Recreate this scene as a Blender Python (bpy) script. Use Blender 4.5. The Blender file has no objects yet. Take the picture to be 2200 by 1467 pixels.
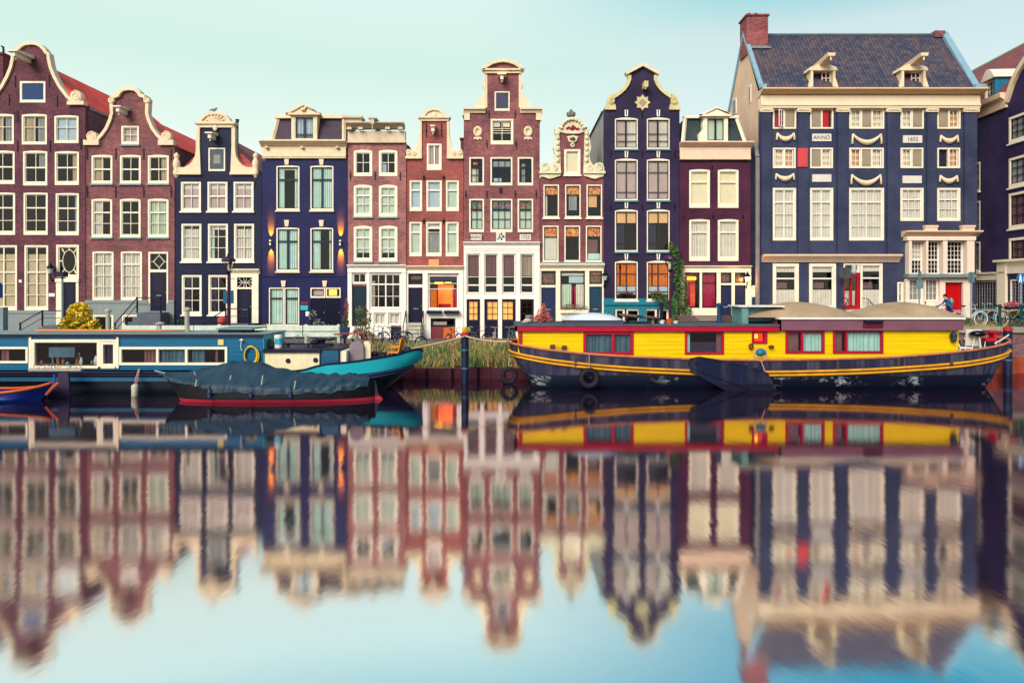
import bpy, math, random
from mathutils import Vector, Matrix
from mathutils.geometry import delaunay_2d_cdt
random.seed(7)
R = math.radians
scene = bpy.context.scene
COL = scene.collection
# ------------------------------------------------------------------ camera
F = 1500.0          # focal length in pixels of the 2200 px wide photograph
CX, HY = 1100.0, 620.0
CH = 4.35           # eye height above the canal
cd = bpy.data.cameras.new('camera')
cam = bpy.data.objects.new('camera', cd); COL.objects.link(cam)
cam.location = (0, 0, CH); cam.rotation_euler = (R(90), 0, 0)
cd.sensor_fit = 'HORIZONTAL'; cd.sensor_width = 36; cd.lens = 36 * F / 2200
cd.shift_y = -(1467 / 2 - HY) / 2200
cd.clip_end = 3000; cd.clip_start = .1
scene.camera = cam
# ------------------------------------------------------------------ world and sun
SUN_EL, SUN_AZ = 34, 205        # azimuth measured clockwise from +Y
w = bpy.data.worlds.new("World"); scene.world = w; w.use_nodes = True
nt = w.node_tree; nt.nodes.clear(); N = nt.nodes.new; L = nt.links.new
sky = N('ShaderNodeTexSky'); sky.sky_type = 'NISHITA'; sky.sun_disc = False
sky.sun_elevation = R(SUN_EL); sky.sun_rotation = R(SUN_AZ); sky.air_density = 1.2; sky.dust_density = 2.5; sky.ozone_density = 2.0
tc = N('ShaderNodeTexCoord'); sp = N('ShaderNodeSeparateXYZ'); L(tc.outputs['Generated'], sp.inputs[0])
rp = N('ShaderNodeValToRGB'); L(sp.outputs['Z'], rp.inputs[0])
def s2l(c, k=1.0):
    o = []
    for v in c:
        v /= 255.0
        o.append(k * (v / 12.92 if v <= .04045 else ((v + .055) / 1.055) ** 2.4))
    return (o[0], o[1], o[2], 1)
def skyramp(stops):
    rp = N('ShaderNodeValToRGB'); L(sp.outputs['Z'], rp.inputs[0]); e = rp.color_ramp.elements
    e[0].position = 0; e[0].color = s2l(stops[0][1], SK); e[1].position = 1; e[1].color = s2l(stops[-1][1], SK)
    for p_, c_ in stops[1:-1]:
        q = e.new(p_); q.color = s2l(c_, SK)
    return rp
SK = .84
left = skyramp([(0.0, (255, 248, 226)), (.10, (250, 252, 238)), (.20, (226, 243, 233)), (.30, (206, 234, 222)), (.38, (216, 237, 230)), (.46, (196, 224, 222)), (.54, (150, 200, 208)), (1.0, (84, 136, 166))])
right = skyramp([(0.0, (255, 248, 226)), (.10, (246, 247, 238)), (.20, (216, 235, 236)), (.325, (201, 222, 224)), (.365, (146, 206, 214)), (.43, (48, 148, 180)), (.52, (50, 144, 176)), (1.0, (50, 110, 150))])
mr = N('ShaderNodeMapRange'); L(sp.outputs['X'], mr.inputs[0]); mr.inputs[1].default_value = -.1; mr.inputs[2].default_value = .47; mr.interpolation_type = 'SMOOTHSTEP'
rp = N('ShaderNodeMixRGB'); L(mr.outputs[0], rp.inputs[0]); L(left.outputs[0], rp.inputs[1]); L(right.outputs[0], rp.inputs[2])
mul = N('ShaderNodeVectorMath'); mul.operation = 'SCALE'; mul.inputs['Scale'].default_value = .11
L(sky.outputs[0], mul.inputs[0])
mx = N('ShaderNodeMixRGB'); mx.inputs[0].default_value = .93
L(mul.outputs[0], mx.inputs[1]); L(rp.outputs[0], mx.inputs[2])
bg = N('ShaderNodeBackground'); bg.inputs[1].default_value = 1.0
L(mx.outputs[0], bg.inputs[0])
wo = N('ShaderNodeOutputWorld'); L(bg.outputs[0], wo.inputs[0])
sl = bpy.data.lights.new('sun', 'SUN'); sl.energy = 3.3; sl.angle = R(34); sl.color = (1, .9, .79)
so = bpy.data.objects.new('sun', sl); COL.objects.link(so)
sd = Vector((math.sin(R(SUN_AZ)) * math.cos(R(SUN_EL)), math.cos(R(SUN_AZ)) * math.cos(R(SUN_EL)), math.sin(R(SUN_EL))))
so.rotation_euler = sd.to_track_quat('Z', 'Y').to_euler(); so.location = sd * 80
vs = scene.view_settings; vs.view_transform = 'Standard'; vs.look = 'None'; vs.exposure = 0.42; vs.gamma = 1; vs.use_curve_mapping = False
scene.cycles.max_bounces = 8; scene.cycles.transparent_max_bounces = 12; scene.cycles.diffuse_bounces = 3
scene.cycles.glossy_bounces = 4; scene.cycles.caustics_reflective = False; scene.cycles.caustics_refractive = False
scene.cycles.sample_clamp_indirect = 4
# ------------------------------------------------------------------ materials
MATS = {}
K = .86
def tone(c):
    l = max(.2126 * c[0] + .7152 * c[1] + .0722 * c[2], .004); k = min((l / .75) ** .165, 1.0); return (c[0] * k, c[1] * k, c[2] * k, 1)
def nodes(name):
    m = bpy.data.materials.new(name); m.use_nodes = True
    t = m.node_tree; b = t.nodes['Principled BSDF']
    return m, t, b
def noise(t, scale, detail=3, vec=None, rough=.55):
    n = t.nodes.new('ShaderNodeTexNoise'); n.inputs['Scale'].default_value = scale; n.inputs['Detail'].default_value = detail
    n.inputs['Roughness'].default_value = rough
    if vec is None:
        c = t.nodes.new('ShaderNodeTexCoord'); vec = c.outputs['Object']
    t.links.new(vec, n.inputs['Vector']); return n
def ramp(t, src, a, b, ca=(0, 0, 0, 1), cb=(1, 1, 1, 1)):
    r = t.nodes.new('ShaderNodeValToRGB'); t.links.new(src, r.inputs[0])
    r.color_ramp.elements[0].position = a; r.color_ramp.elements[1].position = b
    r.color_ramp.elements[0].color = ca; r.color_ramp.elements[1].color = cb
    return r
def mixc(t, f, a, b, mode='MIX'):
    m = t.nodes.new('ShaderNodeMixRGB'); m.blend_type = mode
    for s, v in ((m.inputs[0], f), (m.inputs[1], a), (m.inputs[2], b)):
        if hasattr(v, 'links'): t.links.new(v, s)
        else: s.default_value = v
    return m.outputs[0]
def mapping(t, scale=(1, 1, 1), rot=(0, 0, 0)):
    c = t.nodes.new('ShaderNodeTexCoord'); mp = t.nodes.new('ShaderNodeMapping')
    mp.inputs['Scale'].default_value = scale; mp.inputs['Rotation'].default_value = rot
    t.links.new(c.outputs['Object'], mp.inputs[0]); return mp.outputs[0]
def bump(t, b, h, s=.3, d=.01):
    n = t.nodes.new('ShaderNodeBump'); n.inputs['Strength'].default_value = s; n.inputs['Distance'].default_value = d
    t.links.new(h, n.inputs['Height']); t.links.new(n.outputs[0], b.inputs['Normal'])
def mul_(c, k): return (c[0] * k, c[1] * k, c[2] * k, 1)
def paint(name, rgb, rough=.55, var=.16, metal=0, scale=2.2, dirt=.25):
    """painted or plain surface with blotches and fine grime"""
    if name in MATS: return MATS[name]
    m, t, b = nodes(name); c = tone(s2l(rgb, K)); b.inputs['Specular IOR Level'].default_value = .22
    n = noise(t, scale, 5); r = ramp(t, n.outputs[0], .3, .75)
    c1 = mixc(t, r.outputs[0], mul_(c, 1 - var), mul_(c, 1 + var * .5))
    v2 = mapping(t, (9, 9, 1.2)); n2 = noise(t, 1.6, 6, v2); r2 = ramp(t, n2.outputs[0], .52, .8)
    g = t.nodes.new('ShaderNodeMath'); g.operation = 'MULTIPLY'; g.inputs[1].default_value = dirt
    t.links.new(r2.outputs[0], g.inputs[0])
    c2 = mixc(t, g.outputs[0], c1, mul_(c, .45))
    t.links.new(c2, b.inputs['Base Color'])
    b.inputs['Roughness'].default_value = rough; b.inputs['Metallic'].default_value = metal
    n3 = noise(t, 40, 3); bump(t, b, n3.outputs[0], .15, .004)
    MATS[name] = m; return m
def brick(name, rgb, mortar=None, painted=False, rough=.8, alt=None):
    if name in MATS: return MATS[name]
    m, t, b = nodes(name); c = tone(s2l(rgb, K)); b.inputs['Specular IOR Level'].default_value = .12
    tcn = t.nodes.new('ShaderNodeTexCoord'); s = t.nodes.new('ShaderNodeSeparateXYZ'); t.links.new(tcn.outputs['Object'], s.inputs[0])
    ad = t.nodes.new('ShaderNodeMath'); ad.operation = 'ADD'; t.links.new(s.outputs[0], ad.inputs[0]); t.links.new(s.outputs[1], ad.inputs[1])
    cb = t.nodes.new('ShaderNodeCombineXYZ'); t.links.new(ad.outputs[0], cb.inputs[0]); t.links.new(s.outputs[2], cb.inputs[1])
    bt = t.nodes.new('ShaderNodeTexBrick'); t.links.new(cb.outputs[0], bt.inputs['Vector'])
    bt.inputs['Scale'].default_value = 1; bt.inputs['Brick Width'].default_value = .21; bt.inputs['Row Height'].default_value = .078
    bt.inputs['Mortar Size'].default_value = .009; bt.inputs['Bias'].default_value = -.1
    va = .10 if painted else .42
    bt.inputs['Color1'].default_value = mul_(c, 1 - va); bt.inputs['Color2'].default_value = mul_(tone(s2l(alt, K)) if alt else c, 1 + va)
    mo = mul_(c, .72) if painted else (tone(s2l(mortar, K * .8)) if mortar else mul_(c, 1.7))
    bt.inputs['Mortar'].default_value = mo
    n = noise(t, .55, 6, cb.outputs[0]); r = ramp(t, n.outputs[0], .32, .7, (.66, .66, .72, 1), (1.3, 1.22, 1.18, 1))
    c1 = mixc(t, 1.0, bt.outputs[0], r.outputs[0], 'MULTIPLY')
    vs_ = mapping(t, (2.5, 2.5, .25)); n2 = noise(t, 1.5, 6, vs_); r2 = ramp(t, n2.outputs[0], .5, .75)
    g = t.nodes.new('ShaderNodeMath'); g.operation = 'MULTIPLY'; g.inputs[1].default_value = .35; t.links.new(r2.outputs[0], g.inputs[0])
    c2 = mixc(t, g.outputs[0], c1, mul_(c, .55))
    t.links.new(c2, b.inputs['Base Color']); b.inputs['Roughness'].default_value = .5 if painted else rough
    bump(t, b, bt.outputs['Fac'], -.35 if not painted else -.25, .008)
    MATS[name] = m; return m
def tiles(name, rgb, rgb2, pitch=.25, rough=.6, axis='u'):
    """pantiles: ribs down the slope, courses across, tiles of mixed colour"""
    if name in MATS: return MATS[name]
    m, t, b = nodes(name); c = s2l(rgb, K); c2 = s2l(rgb2, K); b.inputs['Specular IOR Level'].default_value = .2
    sc = 1 / pitch
    v = mapping(t, (sc, sc, sc * 1.0))
    s = t.nodes.new('ShaderNodeSeparateXYZ'); t.links.new(v, s.inputs[0])
    u = s.outputs[0] if axis == 'u' else s.outputs[1]
    def mth(op, a, bb=None):
        k = t.nodes.new('ShaderNodeMath'); k.operation = op
        for i, q in enumerate((a, bb)):
            if q is None: continue
            if hasattr(q, 'links'): t.links.new(q, k.inputs[i])
            else: k.inputs[i].default_value = q
        return k.outputs[0]
    rib = mth('ABSOLUTE', mth('SINE', mth('MULTIPLY', u, math.pi)))
    crs = mth('FRACT', s.outputs[2])
    h = mth('ADD', rib, mth('MULTIPLY', mth('SUBTRACT', 1.0, crs), .9))
    cell = t.nodes.new('ShaderNodeCombineXYZ'); t.links.new(mth('FLOOR', u), cell.inputs[0]); t.links.new(mth('FLOOR', s.outputs[2]), cell.inputs[1])
    wn = t.nodes.new('ShaderNodeTexWhiteNoise'); wn.noise_dimensions = '2D'; t.links.new(cell.outputs[0], wn.inputs[0])
    nb = noise(t, .45, 4); f = mth('ADD', mth('MULTIPLY', wn.outputs[0], .6), mth('MULTIPLY', nb.outputs[0], .8)); r = ramp(t, f, .38, 1.0)
    col = mixc(t, r.outputs[0], c, c2)
    e_ = ramp(t, mth('MULTIPLY', mth('POWER', rib, .5), mth('MINIMUM', mth('MULTIPLY', mth('SUBTRACT', 1.0, crs), 5.0), 1.0)), 0, .5, (.5, .48, .5, 1), (1.2, 1.2, 1.2, 1))
    col = mixc(t, 1.0, col, e_.outputs[0], 'MULTIPLY')
    t.links.new(col, b.inputs['Base Color']); b.inputs['Roughness'].default_value = rough
    bump(t, b, h, .8, .05)
    MATS[name] = m; return m
def planks(name, rgb, pitch=.17, rough=.4, vert=False, wear=.2):
    if name in MATS: return MATS[name]
    m, t, b = nodes(name); c = s2l(rgb, K); b.inputs['Specular IOR Level'].default_value = .2
    tcn = t.nodes.new('ShaderNodeTexCoord'); s = t.nodes.new('ShaderNodeSeparateXYZ'); t.links.new(tcn.outputs['Object'], s.inputs[0])
    k = t.nodes.new('ShaderNodeMath'); k.operation = 'DIVIDE'; k.inputs[1].default_value = pitch; t.links.new(s.outputs[0 if vert else 2], k.inputs[0])
    f = t.nodes.new('ShaderNodeMath'); f.operation = 'FRACT'; t.links.new(k.outputs[0], f.inputs[0])
    r = ramp(t, f.outputs[0], .0, .1, (.5, .42, .35, 1), (1, 1, 1, 1))
    n = noise(t, 1.2, 6, mapping(t, (.5, .5, 7)))
    rr = ramp(t, n.outputs[0], .35, .75, mul_((1, 1, 1), 1 - wear), (1.06, 1.06, 1.06, 1))
    col = mixc(t, 1.0, c, r.outputs[0], 'MULTIPLY'); col = mixc(t, 1.0, col, rr.outputs[0], 'MULTIPLY')
    n2 = noise(t, 1.3, 8, mapping(t, (7, 7, .7))); r2 = ramp(t, n2.outputs[0], .62, .78); 
    g = t.nodes.new('ShaderNodeMath'); g.operation = 'MULTIPLY'; g.inputs[1].default_value = .45; t.links.new(r2.outputs[0], g.inputs[0])
    col = mixc(t, g.outputs[0], col, mul_(c, .5))
    t.links.new(col, b.inputs['Base Color']); b.inputs['Roughness'].default_value = rough
    bump(t, b, r.outputs[0], .5, .01)
    MATS[name] = m; return m
def glassmat():
    if 'glass' in MATS: return MATS['glass']
    m = bpy.data.materials.new('glass'); m.use_nodes = True; t = m.node_tree; t.nodes.clear()
    o = t.nodes.new('ShaderNodeOutputMaterial'); tr = t.nodes.new('ShaderNodeBsdfTransparent'); tr.inputs[0].default_value = (.93, .95, .95, 1)
    gl = t.nodes.new('ShaderNodeBsdfGlossy'); gl.inputs['Roughness'].default_value = .03; gl.inputs[0].default_value = (1, 1, 1, 1)
    lw0 = t.nodes.new('ShaderNodeLayerWeight'); lw0.inputs[0].default_value = .5
    lp = t.nodes.new('ShaderNodeMath'); lp.operation = 'POWER'; lp.inputs[1].default_value = 4; t.links.new(lw0.outputs['Facing'], lp.inputs[0])
    lw = t.nodes.new('ShaderNodeMath'); lw.operation = 'MULTIPLY_ADD'; lw.inputs[1].default_value = .8; lw.inputs[2].default_value = .04; t.links.new(lp.outputs[0], lw.inputs[0])
    n = noise(t, 1.1, 3); bn = t.nodes.new('ShaderNodeBump'); bn.inputs['Strength'].default_value = .12; bn.inputs['Distance'].default_value = .05
    t.links.new(n.outputs[0], bn.inputs['Height']); t.links.new(bn.outputs[0], gl.inputs['Normal'])
    mi = t.nodes.new('ShaderNodeMixShader'); t.links.new(lw.outputs[0], mi.inputs[0]); t.links.new(tr.outputs[0], mi.inputs[1]); t.links.new(gl.outputs[0], mi.inputs[2])
    t.links.new(mi.outputs[0], o.inputs[0]); MATS['glass'] = m; return m
def emit(name, rgb, strength, rgb2=None, scale=3):
    if name in MATS: return MATS[name]
    m, t, b = nodes(name); c = s2l(rgb)
    if rgb2:
        n = noise(t, scale, 4); r = ramp(t, n.outputs[0], .35, .65, c, s2l(rgb2)); t.links.new(r.outputs[0], b.inputs['Emission Color'])
        t.links.new(r.outputs[0], b.inputs['Base Color'])
    else:
        b.inputs['Emission Color'].default_value = c; b.inputs['Base Color'].default_value = c
    b.inputs['Emission Strength'].default_value = strength; MATS[name] = m; return m
def stained(name, cols, scale=14):
    if name in MATS: return MATS[name]
    m, t, b = nodes(name)
    vo = t.nodes.new('ShaderNodeTexVoronoi'); vo.inputs['Scale'].default_value = scale
    t.links.new(mapping(t, (1, 1, 1)), vo.inputs['Vector'])
    s = t.nodes.new('ShaderNodeSeparateXYZ'); t.links.new(vo.outputs['Color'], s.inputs[0])
    r = t.nodes.new('ShaderNodeValToRGB'); r.color_ramp.interpolation = 'CONSTANT'; t.links.new(s.outputs[0], r.inputs[0])
    el = r.color_ramp.elements
    el[0].position = 0; el[0].color = s2l(cols[0], K); el[1].position = 1 / len(cols); el[1].color = s2l(cols[1], K)
    for i in range(2, len(cols)): q = el.new(i / len(cols)); q.color = s2l(cols[i], K)
    t.links.new(r.outputs[0], b.inputs['Base Color']); b.inputs['Roughness'].default_value = .25
    MATS[name] = m; return m
def leafmat(name, rgb, rgb2):
    if name in MATS: return MATS[name]
    m, t, b = nodes(name)
    n = noise(t, 2.5, 5); r = ramp(t, n.outputs[0], .35, .65, s2l(rgb, K), s2l(rgb2, K)); t.links.new(r.outputs[0], b.inputs['Base Color'])
    b.inputs['Roughness'].default_value = .6; MATS[name] = m; return m
# ------------------------------------------------------------------ mesh builder
class MB:
    def __init__(s): s.v = []; s.f = []; s.m = []
    def add(s, vs, fs, m=0):
        o = len(s.v); s.v += [tuple(q) for q in vs]; s.f += [tuple(i + o for i in f) for f in fs]; s.m += [m] * len(fs); return s
    def box(s, x0, x1, y0, y1, z0, z1, m=0):
        if x0 > x1: x0, x1 = x1, x0
        if y0 > y1: y0, y1 = y1, y0
        if z0 > z1: z0, z1 = z1, z0
        return s.add([(x0, y0, z0), (x1, y0, z0), (x1, y1, z0), (x0, y1, z0), (x0, y0, z1), (x1, y0, z1), (x1, y1, z1), (x0, y1, z1)],
              [(0, 3, 2, 1), (4, 5, 6, 7), (0, 1, 5, 4), (1, 2, 6, 5), (2, 3, 7, 6), (3, 0, 4, 7)], m)
    def prism(s, poly, y0, y1, m=0):
        """polygon in the x-z plane extruded along y"""
        a = sum(poly[i][0] * poly[(i + 1) % len(poly)][1] - poly[(i + 1) % len(poly)][0] * poly[i][1] for i in range(len(poly)))
        if a < 0: poly = poly[::-1]
        n = len(poly); o = [(x, y0, z) for x, z in poly] + [(x, y1, z) for x, z in poly]
        fs = [tuple(range(n)), tuple(range(2 * n - 1, n - 1, -1))] + [(i + n, (i + 1) % n + n, (i + 1) % n, i) for i in range(n)]
        return s.add(o, fs, m)
    def prismx(s, poly, x0, x1, m=0):
        """polygon in the y-z plane extruded along x"""
        n = len(poly); o = [(x0, y, z) for y, z in poly] + [(x1, y, z) for y, z in poly]
        return s.add(o, [tuple(range(n)), tuple(range(2 * n - 1, n - 1, -1))] + [(i + n, (i + 1) % n + n, (i + 1) % n, i) for i in range(n)], m)
    def prismz(s, poly, z0, z1, m=0):
        n = len(poly); o = [(x, y, z0) for x, y in poly] + [(x, y, z1) for x, y in poly]
        return s.add(o, [tuple(range(n))[::-1], tuple(range(n, 2 * n))] + [(i, (i + 1) % n, (i + 1) % n + n, i + n) for i in range(n)], m)
    def band(s, path, w, y0, y1, m=0, closed=False):
        """flat moulding following a path in the x-z plane"""
        n = len(path); L_, R_ = [], []
        for i in range(n):
            if closed: a, b = path[i - 1], path[(i + 1) % n]
            else: a, b = path[max(i - 1, 0)], path[min(i + 1, n - 1)]
            dx, dz = b[0] - a[0], b[1] - a[1]; l = math.hypot(dx, dz) or 1
            nx, nz = -dz / l * w / 2, dx / l * w / 2
            L_.append((path[i][0] + nx, path[i][1] + nz)); R_.append((path[i][0] - nx, path[i][1] - nz))
        vs = []
        for i in range(n):
            vs += [(L_[i][0], y0, L_[i][1]), (R_[i][0], y0, R_[i][1]), (R_[i][0], y1, R_[i][1]), (L_[i][0], y1, L_[i][1])]
        fs = []
        for i in range(n if closed else n - 1):
            a, b = 4 * i, 4 * ((i + 1) % n)
            for k in range(4): fs.append((a + k, a + (k + 1) % 4, b + (k + 1) % 4, b + k))
        if not closed: fs += [(0, 3, 2, 1), (4 * n - 4, 4 * n - 3, 4 * n - 2, 4 * n - 1)]
        return s.add(vs, fs, m)
    def tube(s, pts, r, n=6, m=0, closed=False):
        pts = [Vector(p) for p in pts]; k = len(pts); rr = r if isinstance(r, (list, tuple)) else [r] * k
        vs = []; up = None
        for i, p in enumerate(pts):
            a = pts[i - 1] if (i or closed) else p; b = pts[(i + 1) % k] if (i < k - 1 or closed) else p
            d = (b - a).normalized() if (b - a).length > 1e-9 else Vector((0, 0, 1))
            if up is None or abs(up.dot(d)) > .98: up = Vector((0, 0, 1)) if abs(d.z) < .9 else Vector((1, 0, 0))
            sx = d.cross(up).normalized(); up2 = sx.cross(d).normalized(); up = up2
            for j in range(n):
                t = 2 * math.pi * j / n; vs.append(p + (sx * math.cos(t) + up2 * math.sin(t)) * rr[i])
        fs = []
        for i in range(k if closed else k - 1):
            a, b = i * n, ((i + 1) % k) * n
            for j in range(n): fs.append((a + j, a + (j + 1) % n, b + (j + 1) % n, b + j))
        if not closed: fs += [tuple(range(n))[::-1], tuple(range((k - 1) * n, k * n))]
        return s.add(vs, fs, m)
    def lathe(s, c, prof, n=12, m=0, axis='z', sx=1, sy=1, rot=0):
        vs = []
        for r_, h in prof:
            for j in range(n):
                t = 2 * math.pi * j / n + rot; a, b = r_ * math.cos(t) * sx, r_ * math.sin(t) * sy
                vs.append((c[0] + a, c[1] + b, c[2] + h) if axis == 'z' else ((c[0] + a, c[1] + h, c[2] + b) if axis == 'y' else (c[0] + h, c[1] + a, c[2] + b)))
        k = len(prof); fs = [(i * n + j, i * n + (j + 1) % n, (i + 1) * n + (j + 1) % n, (i + 1) * n + j) for i in range(k - 1) for j in range(n)]
        fs += [tuple(range(n))[::-1], tuple(range((k - 1) * n, k * n))]
        return s.add(vs, fs, m)
    def ell(s, c, r, m=0, n=10, k=6):
        prof = [(max(math.sin(math.pi * i / k), .01), -math.cos(math.pi * i / k)) for i in range(k + 1)]
        vs = []
        for a, h in prof:
            for j in range(n):
                t = 2 * math.pi * j / n; vs.append((c[0] + r[0] * a * math.cos(t), c[1] + r[1] * a * math.sin(t), c[2] + r[2] * h))
        return s.add(vs, [(i * n + j, i * n + (j + 1) % n, (i + 1) * n + (j + 1) % n, (i + 1) * n + j) for i in range(k) for j in range(n)] + [tuple(range(n))[::-1], tuple(range(k * n, (k + 1) * n))], m)
    def torus(s, c, r0, r1, n=20, k=6, m=0, axis='y', sx=1, sz=1):
        pts = []
        for i in range(n):
            t = 2 * math.pi * i / n; a, b = r0 * math.cos(t) * sx, r0 * math.sin(t) * sz
            pts.append((c[0] + a, c[1], c[2] + b) if axis == 'y' else ((c[0] + a, c[1] + b, c[2]) if axis == 'z' else (c[0], c[1] + a, c[2] + b)))
        return s.tube(pts, r1, k, m, True)
    def leaves(s, c, r, n, size, ms=1, drop=0):
        for _ in range(n):
            while 1:
                d = Vector([random.uniform(-1, 1) for _ in range(3)])
                if .05 < d.length < 1: break
            d = d.normalized() * d.length ** .6
            p = Vector((c[0] + d.x * r[0], c[1] + d.y * r[1], c[2] + d.z * r[2]))
            a = Vector([random.gauss(0, 1) for _ in range(3)]).normalized(); b = a.cross(Vector([random.gauss(0, 1) for _ in range(3)])).normalized()
            q = size * random.uniform(.5, 1.3); a *= q; b *= q * .42
            m = random.randrange(ms)
            s.add([p - a, p + b, p + a, p - b], [(0, 1, 2, 3)], m)
        return s
    def build(s, name, mats, parent=None, org=(0, 0, 0), smooth=False):
        me = bpy.data.meshes.new(name)
        if org != (0, 0, 0): v = [(a[0] - org[0], a[1] - org[1], a[2] - org[2]) for a in s.v]
        else: v = s.v
        me.from_pydata(v, [], s.f)
        if not isinstance(mats, (list, tuple)): mats = [mats]
        for q in mats: me.materials.append(q)
        me.polygons.foreach_set('material_index', [min(x, len(mats) - 1) for x in s.m])
        if smooth: me.polygons.foreach_set('use_smooth', [True] * len(me.polygons))
        me.update()
        o = bpy.data.objects.new(name, me); COL.objects.link(o)
        if parent is not None: o.parent = parent
        return o
def tag(o, label=None, cat=None, group=None, kind=None):
    if label: o['label'] = label
    if cat: o['category'] = cat
    if group: o['group'] = group
    if kind: o['kind'] = kind
    return o
def P(px, py, Y):
    """the point at distance Y that shows at this pixel of the 2200 px photograph"""
    return Vector(((px - CX) * Y / F, Y, CH + (HY - py) * Y / F))
def XX(px, Y): return (px - CX) * Y / F
def ZZ(py, Y): return CH + (HY - py) * Y / F
class Thing:
    """an Empty at a thing's base with parts given in world coordinates"""
    def __init__(s, name, label, cat, loc, group=None, rz=0):
        s.o = bpy.data.objects.new(name, None); COL.objects.link(s.o); s.o.location = loc; s.o.rotation_euler = (0, 0, rz)
        s.org = tuple(loc) if rz == 0 else (0, 0, 0); tag(s.o, label, cat, group)
    def part(s, name, mb, mats, parent=None, smooth=False, label=None):
        o = mb.build(name, mats, parent or s.o, s.org, smooth)
        if label: o['label'] = label
        return o
def solo(name, mb, mats, label, cat, group=None, smooth=False, kind=None):
    """a thing made of a single mesh, its origin at its own base"""
    xs = [p[0] for p in mb.v]; ys = [p[1] for p in mb.v]; zs = [p[2] for p in mb.v]
    org = ((min(xs) + max(xs)) / 2, (min(ys) + max(ys)) / 2, min(zs))
    o = mb.build(name, mats, None, org, smooth); o.location = org
    return tag(o, label, cat, group, kind)
G0 = 1.1            # street level along the middle of the quay
CREAM = paint('cream_paint', (255, 240, 214), .5, .08, dirt=.22)
WHITE = paint('white_paint', (253, 244, 234), .5, .07, dirt=.25)
SANDST = paint('sandstone_paint', (250, 224, 188), .6, .12, dirt=.3)
IRON = paint('black_iron', (28, 24, 40), .4, .2)
SILLG = paint('grey_stone', (150, 168, 172), .7, .15)
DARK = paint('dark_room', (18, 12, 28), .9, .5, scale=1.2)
LEAD = paint('lead_sheet', (140, 160, 168), .5, .2)
NAVY = paint('navy_paint', (34, 36, 74), .4, .15)
GLASS = glassmat()
CUR = {'w': paint('white_net', (232, 222, 206), .9, .12), 'g': paint('pale_green_cloth', (205, 220, 196), .9, .12), 'b': paint('pale_blue_cloth', (188, 206, 214), .9, .12),
       'e': paint('beige_cloth', (208, 186, 150), .9, .12), 't': paint('teal_cloth', (204, 232, 218), .9, .12), 'o': paint('orange_cloth', (248, 128, 24), .9, .2),
       'p': paint('crimson_cloth', (206, 30, 84), .9, .2), 'l': paint('lilac_blind_sky_sheen', (206, 178, 172), .9, .1), 'y': paint('cream_blind', (250, 232, 190), .9, .06),
       'k': paint('peach_blind', (248, 190, 130), .9, .08), 's': paint('grey_cloth', (170, 170, 166), .9, .2), 'r': paint('red_shutter', (214, 40, 44), .6, .1),
       'h': paint('shutter_drab', (176, 158, 136), .7, .12), 'm': paint('mauve_cloth', (140, 96, 100), .9, .2), 'n': paint('blue_shutter', (8, 66, 132), .5, .12),
       'd': paint('dark_cloth', (60, 54, 84), .9, .3)}
ST_MIX = stained('stained_glass_mixed', [(30, 90, 110), (190, 120, 50), (40, 60, 110), (60, 130, 100), (170, 60, 60)], 11)
ST_OR = stained('stained_glass_amber', [(236, 140, 40), (220, 100, 40), (240, 170, 70), (170, 90, 60)], 9)
ST_BR = stained('leaded_glass_brown', [(90, 66, 60), (120, 80, 60), (70, 60, 66), (140, 96, 50)], 12)
CUR['1'] = ST_MIX; CUR['2'] = ST_OR; CUR['3'] = ST_BR
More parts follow.
